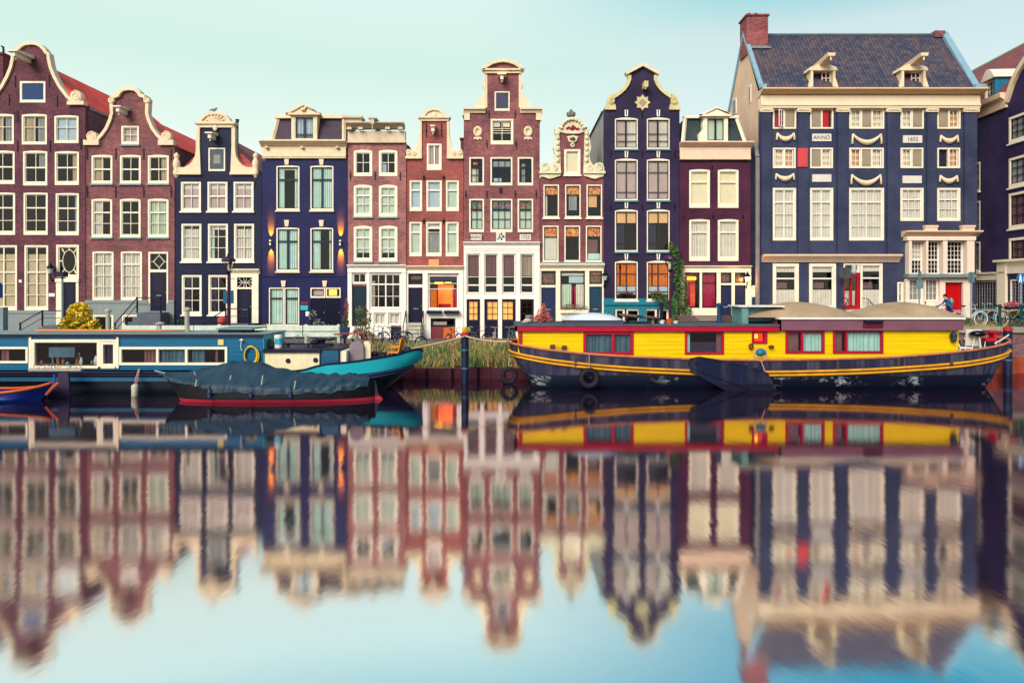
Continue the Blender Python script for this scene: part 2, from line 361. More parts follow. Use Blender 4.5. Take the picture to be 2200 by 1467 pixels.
class House:
    def __init__(s, label, x0, x1, Y=45.45, org=None, theta=0, base=G0, name='canal_house', group='gabled houses along the canal'):
        s.theta = theta; s.base = base
        s.O = Vector((XX((x0 + x1) / 2, Y), Y, base)) if org is None else Vector((org[0], org[1], base))
        s.o = bpy.data.objects.new(name, None); COL.objects.link(s.o); s.o.location = s.O; s.o.rotation_euler = (0, 0, theta)
        tag(s.o, label, 'house', group); s.holes = []; s.x0, s.x1 = x0, x1
    def c(s, px, py):
        a = (px - CX) / F; ct, st = math.cos(s.theta), math.sin(s.theta)
        u = (a * s.O.y - s.O.x) / (ct - a * st); t = s.O.y + u * st
        return (u, CH + (HY - py) / F * t - s.base)
    def pts(s, l): return [s.c(*p) for p in l]
    def part(s, name, mb, mats, parent=None, smooth=False, label=None):
        o = mb.build(name, mats, parent or s.o, (0, 0, 0), smooth)
        if label: o['label'] = label
        return o
    def pbox(s, mb, x0, y0, x1, y1, v0, v1, m=0):
        xm = (x0 + x1) / 2; return mb.box(s.c(x0, y0)[0], s.c(x1, y0)[0], v0, v1, s.c(xm, y1)[1], s.c(xm, y0)[1], m)
    def wall(s, outline, mat, thick=.32, name='wall', inset=.012):
        """facade with real window openings: outline and holes in local u, z"""
        ol = list(outline); loops = [ol] + s.holes
        vs = []; es = []
        for lp in loops:
            o = len(vs); vs += [Vector(p) for p in lp]; es += [(o + i, o + (i + 1) % len(lp)) for i in range(len(lp))]
        r = delaunay_2d_cdt(vs, es, [], 1, 1e-5)
        V, Fc = r[0], r[2]
        def inside(p, lp):
            c = False
            for i in range(len(lp)):
                a, b = lp[i], lp[i - 1]
                if (a[1] > p[1]) != (b[1] > p[1]) and p[0] < (b[0] - a[0]) * (p[1] - a[1]) / (b[1] - a[1]) + a[0]: c = not c
            return c
        mb = MB(); fs = []
        for f in Fc:
            g = sum((V[i] for i in f), Vector((0, 0))) / len(f)
            if inside(g, ol) and not any(inside(g, h) for h in s.holes): fs.append(tuple(f))
        mb.add([(p[0], 0, p[1]) for p in V], fs)
        for lp, d, sg in [(ol, thick, 1)] + [(h, .2, -1) for h in s.holes]:
            n = len(lp); mb.add([(p[0], 0, p[1]) for p in lp] + [(p[0], d, p[1]) for p in lp], [(i, (i + 1) % n, (i + 1) % n + n, i + n) for i in range(n)])
        n = len(ol); mb.add([(p[0], thick, p[1]) for p in ol if 0], [])
        return s.part(name, mb, mat)
    def body(s, eave_py, ridge, side, roofm, depth=11, flat=False, eR=None, v0=.33, dark=True):
        """side walls, back and pitched roof behind the facade"""
        u0, u1 = s.c(s.x0, 600)[0] + .015, s.c(s.x1, 600)[0] - .015
        ze = s.c((s.x0 + s.x1) / 2, eave_py)[1]
        mb = MB(); mb.add([(u0, v0, 0), (u0, depth, 0), (u1, depth, 0), (u1, v0, 0), (u0, v0, ze), (u0, depth, ze), (u1, depth, ze), (u1, v0, ze)],
                          [(0, 4, 5, 1), (1, 5, 6, 2), (2, 6, 7, 3)])
        s.part('side_wall', mb, side)
        if dark:
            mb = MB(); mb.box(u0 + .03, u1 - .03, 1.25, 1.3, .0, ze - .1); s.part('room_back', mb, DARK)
        mr = MB()
        if ridge is None:
            mr.box(u0 - .03, u1 + .03, v0, depth + .1, ze, ze + .15)
        else:
            ur, zr = s.c(*ridge)
            mr.prism([(u0 - .12, ze - .08), (ur, zr), (u1 + .12, ze - .08)], v0 + .005, depth + .15)
        return s.part('roof', mr, roofm)
    def hoist(s, px, py, L_=1.0, w=.3, roofed=True, m=None):
        u, z = s.c(px, py); mb = MB(); mb.box(u - .1, u + .1, -L_, .1, z - .16, z + .12)
        if roofed: mb.prismx([(-L_ - .12, z + .12), (-L_ - .12, z + .2), (.0, z + .36), (.0, z + .12)], u - w, u + w)
        mb.tube([(u, -L_ * .85, z - .16), (u, -L_ * .85, z - .34)], .03)
        return s.part('hoist_beam', mb, m or CREAM)
    def anchors(s, l, h=.75):
        for px, py in l:
            u, z = s.c(px, py); mb = MB(); mb.box(u - .03, u + .03, -.05, .02, z - h / 2, z + h / 2); mb.box(u - .07, u + .07, -.04, .02, z - .03, z + .03)
            s.part('wall_anchor', mb, IRON)
def curtain(h, cur, U0, U1, Z0, Z1, v, parent):
    for it in cur:
        k, cm, f0, f1, t0, t1 = it[:6]
        a, b = U0 + (U1 - U0) * f0, U0 + (U1 - U0) * f1; z0, z1 = Z0 + (Z1 - Z0) * t0, Z0 + (Z1 - Z0) * t1
        mb = MB()
        if k == 'c':
            n = max(4, int((b - a) / .028)); ph = random.random() * 6; vs = []
            for i in range(n + 1):
                x = a + (b - a) * i / n; y = v + .026 * math.sin(x * 38 + ph + math.sin(x * 9) * 1.5) + .01 * math.sin(x * 90)
                vs += [(x, y, z0), (x, y, z1)]
            mb.add(vs, [(2 * i, 2 * i + 2, 2 * i + 3, 2 * i + 1) for i in range(n)])
            h.part('curtain', mb, CUR[cm], parent)
        else:
            mb.box(a, b, v, v + .015, z0, z1); h.part({'b': 'blind', 's': 'shutter', 'g': 'leaded_light'}[k], mb, CUR[cm], parent)
def window(h, x0, y0, x1, y1, cols=2, rows=(.5,), cur=(), fr=None, sash=None, arch=0, sill=None, fw=.11, bw=.035, thick=(), name='window', sw=.05, hole=True, v=0, botw=1.4, vbars=None):
    """frame with sash bars, glass pane and whatever hangs behind it; rows are bar heights as fractions from the top"""
    fr = fr or CREAM; sash = sash or fr
    xm, ym = (x0 + x1) / 2, (y0 + y1) / 2
    U0, U1 = h.c(x0, ym)[0], h.c(x1, ym)[0]; Z1, Z0 = h.c(xm, y0)[1], h.c(xm, y1)[1]
    ar = arch * 45.45 / F
    def arc(a, b, z, rise, n=6): return [(a + (b - a) * i / n, z + rise * (1 - (2 * i / n - 1) ** 2)) for i in range(n + 1)]
    if hole: h.holes.append([(U0, Z0), (U1, Z0)] + (arc(U1, U0, Z1 - ar, ar) if arch else [(U1, Z1), (U0, Z1)]))
    f = MB(); y_, yb = v - .025, v + .11
    zt = Z1 - ar
    fb = fw * botw
    g = .004
    f.box(U0 + g, U0 + fw, y_, yb, Z0 + g, zt - g); f.box(U1 - fw, U1 - g, y_, yb, Z0 + g, zt - g)
    f.box(U0 + fw, U1 - fw, y_ - .003, yb, Z0 + g, Z0 + fb)
    if arch:
        top = arc(U0 + g, U1 - g, zt - g, ar)
        f.prism(top + [(U1 - g, zt - fw * .35), (U1 - fw, zt - fw * .8), (U0 + fw, zt - fw * .8), (U0 + g, zt - fw * .35)], y_ - .004, yb)
        tz = zt - fw * .8
    else:
        f.box(U0 + fw, U1 - fw, y_ - .003, yb, Z1 - fw, Z1 - g); tz = Z1 - fw
    a, b, c_, d = U0 + fw, U1 - fw, Z0 + fb, tz
    m = 1 if sash is not fr else 0
    y0_, y1_ = v + .03, v + .085
    f.box(a, a + sw, y0_, y1_, c_, d, m); f.box(b - sw, b, y0_, y1_, c_, d, m)
    f.box(a + sw, b - sw, y0_ + .002, y1_, c_, c_ + sw, m); f.box(a + sw, b - sw, y0_ + .002, y1_, d - sw, d, m)
    xs = vbars if vbars is not None else [i / cols for i in range(1, cols)]
    for t in xs:
        w_ = bw
        if isinstance(t, tuple): t, w_ = t
        x = a + (b - a) * t; f.box(x - w_ / 2, x + w_ / 2, y0_ + .004, y1_ - .01, c_ + sw, d - sw, m)
    for i, t in enumerate(rows):
        z = d - (d - c_) * t; tk = i in thick; q = .045 if tk else bw / 2
        f.box(a + sw, b - sw, y0_ - (.012 if tk else .002), y1_ - .004, z - q, z + q, m)
    wo_ = h.part(name, f, [fr, sash])
    p = MB(); p.add([(a + .01, v + .075, c_ + .01), (b - .01, v + .075, c_ + .01), (b - .01, v + .075, d - .01), (a + .01, v + .075, d - .01)], [(0, 1, 2, 3)])
    h.part('pane', p, GLASS, wo_)
    if cur: curtain(h, cur, a, b, c_, d, v + .13, wo_)
    if sill:
        sb = MB(); sb.box(U0 - .06, U1 + .06, v - .12, v + .0, Z0 - .1, Z0 - .004); h.part('sill', sb, sill, wo_)
    return wo_
def door(h, x0, y0, x1, y1, m, slot=True, v=.02, fr=None, fw=.09, label=None, hole=True, panels=True, m2=None):
    xm = (x0 + x1) / 2; U0, U1 = h.c(x0, y0)[0], h.c(x1, y0)[0]; Z1, Z0 = h.c(xm, y0)[1], h.c(xm, y1)[1]
    if hole: h.holes.append([(U0, Z0), (U1, Z0), (U1, Z1), (U0, Z1)])
    mb = MB(); mb.box(U0 + .01, U1 - .01, v + .03, v + .1, Z0 + .01, Z1 - .01)
    W, H = U1 - U0, Z1 - Z0
    if panels:
        for a, b, c_, d in ((.16, .84, .08, .36), (.16, .84, .43, .9)):
            x, X, z, Zt = U0 + W * a, U0 + W * b, Z0 + H * c_, Z0 + H * d
            mb.band([(x, z), (X, z), (X, Zt), (x, Zt)], .035, v + .012, v + .04, 0, True)
            mb.box(x + .06, X - .06, v + .018, v + .04, z + .06, Zt - .06)
    o = h.part('door', mb, m, label=label)
    if slot:
        k = MB(); k.box((U0 + U1) / 2 - .16, (U0 + U1) / 2 + .16, v - .0, v + .03, Z0 + H * .385, Z0 + H * .41); h.part('letter_slot', k, SILLG, o)
    k = MB(); k.ell((U1 - .09, v - .0, Z0 + H * .48), (.035, .045, .035)); k.tube([(U1 - .09, v, Z0 + H * .48), (U1 - .09, v + .05, Z0 + H * .48)], .012); h.part('handle', k, paint('brass', (210, 170, 90), .3, .1, 1), o)
    return o
def text(h, s_, px, py, size, parent, mat, v=-.06, ext=.008):
    c = bpy.data.curves.new('lettering', 'FONT'); c.body = s_; c.size = size; c.extrude = ext; c.align_x = 'CENTER'; c.align_y = 'CENTER'
    c.materials.append(mat); o = bpy.data.objects.new('lettering', c)
    me = bpy.data.meshes.new_from_object(o); bpy.data.objects.remove(o); o = bpy.data.objects.new('lettering', me); COL.objects.link(o)
    u, z = h.c(px, py); o.location = (u, v, z); o.rotation_euler = (R(90), 0, 0); o.parent = parent; return o
def volute(mb, u, z, r, v0=-.12, v1=.2, sgn=1, m=0):
    mb.lathe((u, v0 + .03, z), [(r, 0), (r, v1 - v0)], 18, m, 'y')
    pts = []
    for i in range(28):
        t = i / 27; a = t * 2 * math.pi * 1.75; rr = r * .93 * (1 - t * .85); pts.append((u + sgn * rr * math.cos(a + 1.2), v0 + .03, z + rr * math.sin(a + 1.2)))
    mb.tube(pts, [.05 * (1 - .5 * i / 27) for i in range(28)], 5, m)
def cornice(h, x0, x1, y0, y1, m, steps=3, out=.45, name='cornice', back=.3, ov=0):
    """stepped projecting cornice between two picture heights"""
    mb = MB(); xm = (x0 + x1) / 2; zt, zb = h.c(xm, y0)[1], h.c(xm, y1)[1]; U0, U1 = h.c(x0, y0)[0], h.c(x1, y0)[0]
    prof = []
    pts = [(1.0, 0), (1.0, .22), (.8, .3), (.72, .45), (.45, .6), (.4, .72), (.18, .86), (.15, 1.0)]
    poly = [(back, zt)] + [(-out * a, zt - (zt - zb) * b) for a, b in pts] + [(back, zb)]
    mb.prismx(poly, U0 - ov, U1 + ov); return h.part(name, mb, m)
# ------------------------------------------------------------------ houses
def sym(cx, half, h, base=None):
    """outline mirrored about cx: half = [(dx, py)...] from the top centre down to the shoulder"""
    r = [h.c(cx + dx, y) for dx, y in half]; l = [h.c(cx - dx, y) for dx, y in half if dx > 0]
    return l[::-1] + r
W2 = (('c', 'w', 0, 1, 0, 1),)
def side2(cm, a=.32, b=.3): return (('c', cm, 0, a, 0, 1), ('c', cm, 1 - b, 1, 0, 1))
# --- house 1: tall purple brick bell gable at the left edge
B1 = brick('purple_brick', (120, 78, 92), (150, 108, 120), alt=(126, 68, 80))
PLGREY = paint('plinth_grey', (150, 160, 160), .7, .12)
RED_T = tiles('red_pantiles', (255, 78, 48), (226, 50, 38), .4, axis='v')
RED_T2 = tiles('dark_red_pantiles', (196, 84, 76), (160, 66, 66), .32, axis='v')
h = House('tall purple bell gable house at the left edge with blue attic shutter and oval fanlight', -48, 184, 45.4)
gab = sym(68, [(0, 92), (12, 93.5), (22, 98), (30, 106), (34, 113), (39, 115), (40, 126), (44, 145), (52, 165), (64, 187), (80, 208), (93, 222), (97, 226), (115.5, 226)], h)
for a in ((-20, 245, 30, 310), (47, 245, 101, 311), (117, 248, 169, 308)):
    window(h, *a, rows=(.42,), cur=(('c', 'e', 0, .46, 0, 1), ('c', 's', .6, 1, 0, 1)) if a[0] < 100 else (('b', 'b', 0, 1, 0, 1),), arch=2, v=.01)
for a, c_ in (((-22, 324, 32, 396), side2('g', .3, .1)), ((50, 324, 102, 399), (('c', 's', .62, 1, .5, 1),)), ((118, 325, 170, 398), (('c', 'e', .72, 1, 0, 1),))):
    window(h, *a, rows=(.5,), cur=c_, arch=2, thick=(0,), botw=2)
for a, c_ in (((-22, 414, 33, 505), side2('b', .25, .1)), ((51, 414, 103, 505), ()), ((120, 415, 170, 506), (('c', 'b', .82, 1, 0, 1),))):
    window(h, *a, rows=(.36, .7), cur=c_, arch=1, thick=(0,), botw=2)
for a in ((-22, 527, 37, 667), (53, 527, 104, 667)):
    window(h, *a, rows=(.22, .42, .61, .8), cur=(('b', 'e', 0, 1, 0, .88),), thick=(1,), botw=2, vbars=[(.5, .08)])
ow = window(h, 43, 175, 98, 221, cols=1, rows=(), cur=(), fw=.13, sw=.02); curtain(h, (('s', 'n', 0, 1, 0, 1),), *[h.c(48, 215)[0], h.c(93, 215)[0], h.c(70, 217)[1], h.c(70, 180)[1]], .04, ow)
fan = window(h, 121, 526, 170, 598, cols=1, rows=(), cur=(), fw=.14)
cx_, cz_ = h.c(148, 561)
f = MB(); f.torus((cx_ + .0, .05, cz_), .42, .03, 28, 5, sz=1.72)
for k in range(8):
    t = k * math.pi / 4; ca, sa = math.cos(t), math.sin(t) * 1.72
    q = 1.55 if k % 2 else (1.5 if k % 4 == 0 else 1.32)
    f.tube([(cx_ + .42 * ca, .05, cz_ + .42 * sa), (cx_ + .42 * q * ca, .05, cz_ + .42 * q * sa)], [.025, .06], 5)
h.part('tracery', f, CREAM, fan)
h.holes.append([h.c(121, 700), h.c(170, 700), h.c(170, 600), h.c(121, 600)])
f = MB(); h.pbox(f, 121.3, 600, 136, 699.6, -.05, .14); h.pbox(f, 164, 600, 169.7, 699.6, -.05, .14); h.pbox(f, 120, 598, 171, 606, -.12, .14); h.part('door_frame', f, CREAM)
door(h, 136, 606, 164, 699, NAVY, hole=False)
h.wall([h.c(-48, 727)[0:1] + (0,)] + gab + [(h.c(184, 600)[0] - .01, 0)], B1)
f = MB(); f.band(sym(68, [(0, 94), (12, 95.5), (21, 100), (29, 108), (33, 115), (37.5, 117), (38.5, 127), (42.5, 146), (50.5, 166), (62.5, 188), (78.5, 209), (92, 222)], h), .2, -.14, .34)
h.part('gable_coping', f, SANDST)
for sg in (1, -1):
    f = MB(); u, z = h.c(68 + sg * 98, 208); volute(f, u, z, .37, -.2, .2, -sg); h.pbox(f, 68 + sg * 98 - 18, 219, 68 + sg * 98 + 18, 227, -.22, .2); h.part('gable_volute', f, SANDST)
h.hoist(64, 132, 1.5, .34); h.anchors([(33, 175), (106, 175), (20, 215), (123, 218), (38, 315), (108, 315), (174, 310), (38, 0 + 250)])
f = MB(); h.pbox(f, -48, 667, 121, 673, -.1, 0); h.pbox(f, -48, 673, 121, 727, -.05, 0); h.pbox(f, 170, 667, 184, 727, -.05, 0); h.part('plinth', f, PLGREY)
f = MB(); h.pbox(f, 105, 630, 118, 637, -.03, 0); h.part('name_plate', f, WHITE)
f = MB(); h.pbox(f, 41, 601, 47, 607, -.03, 0); h.part('alarm_box', f, WHITE)
h.body(226, (68, 126), paint('grey_render', (112, 110, 126), .8, .25), RED_T, 15)
f = MB(); f.box(h.c(184, 0)[0] - .05, h.c(184, 0)[0] + .12, .35, 11, h.c(184, 226)[1] - .22, h.c(184, 226)[1] - .05); h.part('gutter', f, LEAD)
def wall_lantern(px, py, Y, label, s=.5, lit=False, off=.35):
    p = P(px, py, Y - off); t = Thing('wall_lantern', label, 'lantern', tuple(p), 'lanterns on the house fronts')
    f = MB(); f.lathe((p.x, p.y, p.z), [(.1 * s, 0), (.24 * s, .5 * s), (.3 * s, .52 * s), (.1 * s, .8 * s), (.02, .95 * s)], 6); o = t.part('lantern_body', f, IRON)
    g = MB(); g.lathe((p.x, p.y, p.z + .08 * s), [(.13 * s, 0), (.235 * s, .36 * s)], 6); 
    t.part('glass', g, emit('lamp_glass_warm', (255, 226, 150), 9) if lit else paint('lamp_glass', (190, 195, 200), .15, .1))
    b = MB(); b.tube([(p.x, p.y, p.z), (p.x, p.y + off * .5, p.z - .5 * s), (p.x, p.y + off, p.z - .45 * s)], .025 * s * 2); b.lathe((p.x, p.y + off - .02, p.z - .45 * s), [(.12 * s, -.03), (.12 * s, .03)], 8, 0, 'y'); t.part('bracket', b, IRON)
    return t
wall_lantern(108, 590, 45.4, 'black wall lantern beside the oval fanlight of the leftmost house', .85)
# --- house 2
B2 = brick('rose_brick', (148, 96, 100), (184, 140, 140), alt=(152, 86, 90))
h = House('purple brick bell gable house with cream scrolls and small attic window beside red roofs', 184, 375, 45.45)
half = [(0, 190), (14, 192), (22, 198), (26, 205), (38, 208), (41, 214), (39, 224), (38, 244), (42, 258), (50, 276), (60, 290), (70, 300), (78, 306), (95.5, 311)]
g2 = sym(279.5, half, h)
for i, x in enumerate((197, 258, 318)):
    window(h, x, 333, x + 45, 395, rows=(.5,), thick=(0,), arch=2, sill=SILLG, cur=((('c', 'e', 0, .5, 0, 1),), (), (('c', 'e', .62, 1, 0, 1),))[i])
    window(h, x, 427, x + 44.5, 510, rows=(.34, .66), thick=(0,), arch=2, sill=SILLG, cur=((('c', 'w', 0, .5, 0, 1),), (), (('c', 'g', 0, 1, 0, 1),))[i])
for x in (199, 260): window(h, x, 540, x + 45.5, 645, rows=(.25, .5, .75), thick=(0,), cur=(('c', 'w', 0, 1, 0, 1),), arch=1)
window(h, 261, 271, 299, 311, rows=(.5,), cur=(('b', 'l', 0, 1, 0, 1),), sill=SILLG)
h.holes.append([h.c(319, 668), h.c(362, 668), h.c(362, 541), h.c(319, 541)])
f = MB(); h.pbox(f, 319.3, 541.3, 323, 667.6, -.04, .12); h.pbox(f, 358.5, 541.3, 361.7, 667.6, -.04, .12); h.pbox(f, 323, 541.3, 358.5, 545, -.05, .12); h.pbox(f, 323, 579, 358.5, 585, -.06, .12)
fo = h.part('door_frame', f, CREAM)
c0, z0 = h.c(341, 562); f = MB(); f.band([(c0 - .36, z0), (c0, z0 + .4), (c0 + .36, z0), (c0, z0 - .4)], .05, .03, .08, 0, True)
for dx, dz, ex, ez in ((-.36, 0, -.52, 0), (.36, 0, .52, 0), (0, .4, 0, .52), (0, -.4, 0, -.52)): f.tube([(c0 + dx, .055, z0 + dz), (c0 + ex, .055, z0 + ez)], .022, 5)
h.part('tracery', f, WHITE, fo)
f = MB(); f.add([(h.c(323, 0)[0], .09, h.c(0, 579)[1]), (h.c(358.5, 0)[0], .09, h.c(0, 579)[1]), (h.c(358.5, 0)[0], .09, h.c(0, 545)[1]), (h.c(323, 0)[0], .09, h.c(0, 545)[1])], [(0, 1, 2, 3)]); h.part('pane', f, GLASS, fo)
door(h, 323, 585, 358.5, 667.6, NAVY, hole=False)
for x0 in (200, 262): window(h, x0, 676, x0 + 44, 716, cols=1, rows=(), cur=())
h.wall([(h.c(184, 0)[0] + .01, 0)] + g2 + [(h.c(375, 0)[0] - .01, 0)], B2)
f = MB(); f.band(sym(279.5, [(0, 191.5), (13, 193.5), (20.5, 199.5), (24.5, 206.5), (34, 209.5)], h), .24, -.2, .34); f.band([h.c(*q) for q in [(317, 211), (318, 224), (317, 244), (321, 259), (329, 277), (339, 291), (350, 302)]], .2, -.14, .34)
f.band([h.c(*q) for q in [(242, 211), (241, 224), (242, 244), (238, 259), (230, 277), (220, 291), (209, 302)]], .2, -.14, .34); h.part('gable_coping', f, SANDST)
for sg in (1, -1):
    f = MB(); u, z = h.c(279.5 + sg * 80, 294); volute(f, u, z, .33, -.2, .2, -sg); h.pbox(f, 279.5 + sg * 80 - 17, 302, 279.5 + sg * 80 + 16, 313, -.2, .2); h.part('gable_volute', f, SANDST); f = MB(); u, z = h.c(279.5 + sg * 38, 217); volute(f, u, z, .2, -.2, .2, sg); h.part('gable_volute', f, SANDST)
h.hoist(271, 243, 1.0, .26); h.anchors([(188, 331), (249, 331), (309, 331), (368, 333), (188, 412), (249, 412), (309, 412), (368, 412)])
f = MB(); h.pbox(f, 184, 645, 319, 651, -.1, 0); h.pbox(f, 362, 645, 375, 651, -.1, 0)
h.part('plinth_moulding', f, PLGREY)
f = MB(); h.pbox(f, 184.5, 651, 322.5, 675.5, -.05, 0); h.pbox(f, 359, 651, 374.5, 727, -.05, 0); h.pbox(f, 323, 668, 359, 675.5, -.05, 0); h.pbox(f, 184.5, 675.5, 199.5, 727, -.05, 0); h.pbox(f, 244.5, 675.5, 261.5, 727, -.05, 0); h.pbox(f, 306.5, 675.5, 359, 727, -.05, 0); h.part('plinth', f, PLGREY)
h.body(312, (279.5, 236), paint('grey_render', (0, 0, 0)), RED_T, 15)
# --- house 3
N3 = brick('navy_brick', (44, 50, 86), painted=True)
h = House('narrow navy house with cream neck gable, shell pediment and grey attic hatch', 375, 562, 45.5)
for x in (389, 446, 502): window(h, x, 391, x + 43, 454, rows=(.5,), thick=(0,), cur=(('b', 'l', 0, 1, .0, .8), ('b', 'w', 0, 1, .8, 1)), sill=WHITE, sash=WHITE)
for i, x in enumerate((390, 447, 503)): window(h, x, 481, x + 43, 562, rows=(.33, .66), cur=(('c', 'w', 0, 1, 0, .9),) if i != 1 else (('c', 'g', 0, .25, 0, 1), ('b', 'w', 0, 1, .88, 1)), sill=WHITE, sash=WHITE)
for x in (391, 448): window(h, x, 591, x + 42.5, 676, rows=(.33, .66), thick=(0,), cur=(('c', 'd', .1, .35, 0, 1),), sill=WHITE, sash=WHITE)
ho = window(h, 448, 318, 484, 368, cols=1, rows=(), fw=.09, cur=()); f = MB(); h.pbox(f, 451.5, 321.5, 481, 364, .01, .03); hh = h.part('hatch_door', f, paint('hatch_grey', (96, 106, 124), .6, .15), ho)
f = MB(); h.pbox(f, 459, 333, 473.5, 352, -.005, .01); h.part('hatch_panel', f, paint('hatch_pale', (160, 160, 140), .5, .2), hh)
h.holes.append([h.c(510, 700), h.c(542, 700), h.c(542, 594), h.c(510, 594)])
f = MB(); h.pbox(f, 497, 588, 510, 694, -.08, .12); h.pbox(f, 542, 588, 556, 694, -.08, .12); h.pbox(f, 510, 588, 542, 596, -.08, .12); h.pbox(f, 510, 617, 542, 621, -.07, .12)
for y in (620, 640, 660, 680): h.pbox(f, 497.5, y, 509.5, y + 1, -.095, -.08); h.pbox(f, 542.5, y, 555.5, y + 1, -.095, -.08)
df = h.part('door_surround', f, CREAM); cornice(h, 495, 559, 578, 588, CREAM, out=.3, ov=.02)
c0, z0 = h.c(526, 607); f = MB()
for sg in (-1, 1):
    f.tube([(c0 + sg * .46, .06, z0 + .3), (c0 + sg * .12, .06, z0), (c0 + sg * .46, .06, z0 - .3)], .025, 5); f.tube([(c0 + sg * .1, .06, z0 + .3), (c0 + sg * .04, .06, z0), (c0 + sg * .1, .06, z0 - .3)], .02, 5)
f.tube([(c0 - .46, .062, z0), (c0 + .46, .062, z0)], .018, 5); h.part('tracery', f, WHITE, df)
door(h, 510.5, 621, 541.5, 694, NAVY, hole=False)
nk = sym(464.5, [(34.5, 274), (34.5, 372), (89, 372)], h); nk = [(h.c(430, 0)[0], h.c(0, 274)[1]), (h.c(499, 0)[0], h.c(0, 274)[1]), h.c(499, 372), (h.c(562, 0)[0] - .012, h.c(0, 372)[1])]
h.wall([(h.c(375, 0)[0] + .012, 0), (h.c(375, 0)[0] + .012, h.c(0, 372)[1]), h.c(430, 372)] + nk + [(h.c(562, 0)[0] - .012, 0)], N3)
for sg in (1, -1):
    w_ = [(36, 276), (42, 276), (42, 322), (44, 336), (50, 348), (58, 356), (68, 360), (84, 360), (86, 366), (86, 373), (32, 373), (32, 368)]
    f = MB(); f.prism(h.pts([(464.5 + sg * a, b) for a, b in w_]), -.12, .3); f.box(*sorted((h.c(464.5 + sg * 31, 0)[0], h.c(464.5 + sg * 89, 0)[0])), -.2, .3, h.c(0, 376)[1], h.c(0, 371)[1])
    h.part('gable_wing', f, SANDST)
    u = h.c(464.5 + sg * 85, 0)[0]; zb = h.c(0, 384)[1]; f = MB(); f.lathe((u, 0, zb), [(.04, 0), (.12, .12), (.2, .3), (.24, .42), (.17, .55), (.2, .75), (.24, .95), (.2, 1.15), (.12, 1.3), (.16, 1.42), (.19, 1.5), (.1, 1.62), (.03, 1.7)], 10); h.part('gable_vase', f, SANDST, smooth=True)
cap = [(43, 266), (36, 264), (32, 262), (29, 255), (22, 248), (12, 244), (0, 243)]
f = MB(); f.prism(h.pts([(464.5 - a, b) for a, b in cap] + [(464.5 + a, b) for a, b in cap[::-1]] + [(464.5 + 35, 275), (464.5 - 35, 275)]), -.14, .32); f.band(sym(464.5, [(0, 245), (12, 246), (21, 250), (28, 257), (32, 264)], h), .16, -.24, .3)
h.pbox(f, 421, 263, 508, 268, -.26, .3); 
for a in range(-3, 4): u, z = h.c(464.5, 264); f.tube([(u, -.17, z), (u + .62 * math.sin(a * .42), -.17, z + .55 * math.cos(a * .42))], [.03, .07], 5)
f.ell((h.c(464.5, 276)[0], -.16, h.c(0, 276)[1]), (.16, .1, .2)); h.part('pediment', f, SANDST)
for a in (425, 498.5): f = MB(); h.pbox(f, a, 268, a + 5.5, 330, -.1, .3); h.part('neck_pilaster', f, SANDST)
h.hoist(461, 297, .8, .24)
h.body(373, (464.5, 282), N3, RED_T2, 14)
for x, y, r_ in ((424, 249, .2), (497, 249, .1)):
    f = MB(); u, z = h.c(x, 330); f.lathe((u, 1.0, z - 1), [(r_ * .8, 0), (r_ * .8, h.c(0, y + 8)[1] - z + 1), (r_ * 1.4, h.c(0, y)[1] - z + 1)], 8); h.part('chimney', f, paint('clay_pot', (100, 70, 80), .8, .2))
h.anchors([(548, 395), (492, 394)], .3)
# --- house 4
N4 = brick('indigo_brick', (48, 52, 110), painted=True)
DKSASH = paint('dark_sash', (24, 52, 84), .4, .15)
h = House('dark blue house with grey mansard roof, pediment dormer and two glowing wall lights', 562, 747, 45.45)
KS = SANDST
for x in (594, 667): 
    window(h, x, 356, x + 49.5, 452, cols=1, rows=(.3,), vbars=[(.5, .12)] if x > 600 else [], cur=(('c', 't', 0, 1, 0, 1),) if x > 600 else (('c', 't', 0, .3, 0, 1), ('c', 't', .8, 1, 0, 1), ('b', 'w', 0, 1, .94, 1)), sash=DKSASH, fw=.08, arch=1.5, sill=SANDST, thick=(0,))
    window(h, x, 489, x + 49, 583, cols=1, rows=(.3,), vbars=[(.5, .14)] if x < 600 else [], cur=(('c', 't', 0, 1, 0, 1),) if x < 600 else (('c', 't', 0, .4, .0, 1), ('c', 't', .85, 1, 0, 1)), sash=DKSASH, fw=.08, arch=1.5, sill=SANDST, thick=(0,))
for x in (578, 611): window(h, x, 618, x + 32, 700, cols=1, rows=(.27,), cur=(('c', 't', 0, 1, 0, 1),), sash=DKSASH, fw=.07, thick=(0,))
for x in (667, 700): window(h, x, 618, x + 32, 640, cols=1, rows=(), cur=(('b', 'l', 0, 1, 0, 1),) if x < 690 else (), fw=.08, sash=DKSASH)
f = MB(); h.pbox(f, 705, 622, 722, 636, .2, .22); h.part('lit_panel', f, emit('amber_light', (255, 190, 60), 2.2, (255, 130, 30)))
for x in (667, 700): door(h, x + .3, 640, x + 31.7, 700, paint('deep_navy', (20, 22, 66), .3, .2), hole=True, slot=False)
for x in (616.5, 691): 
    for y in (341, 473): f = MB(); u, z = h.c(x, y); f.prism([(u - .16, z), (u + .16, z), (u + .11, z - .42), (u - .11, z - .42)], -.09, 0); h.part('keystone', f, KS)
for x in (609.5, 698): f = MB(); u, z = h.c(x, 603); f.prism([(u - .16, z), (u + .16, z), (u + .1, z - .4), (u - .1, z - .4)], -.09, 0); h.part('keystone', f, KS)
f = MB(); h.pbox(f, 562.6, 593, 746, 594.5, -.05, 0); h.part('string_course', f, N4)
U0, U1 = h.c(562, 0)[0] + .012, h.c(747, 0)[0] - .012
zc = h.c(0, 345)[1]
h.wall([(U0, 0), (U0, zc), (U1, zc), (U1, 0)], N4)
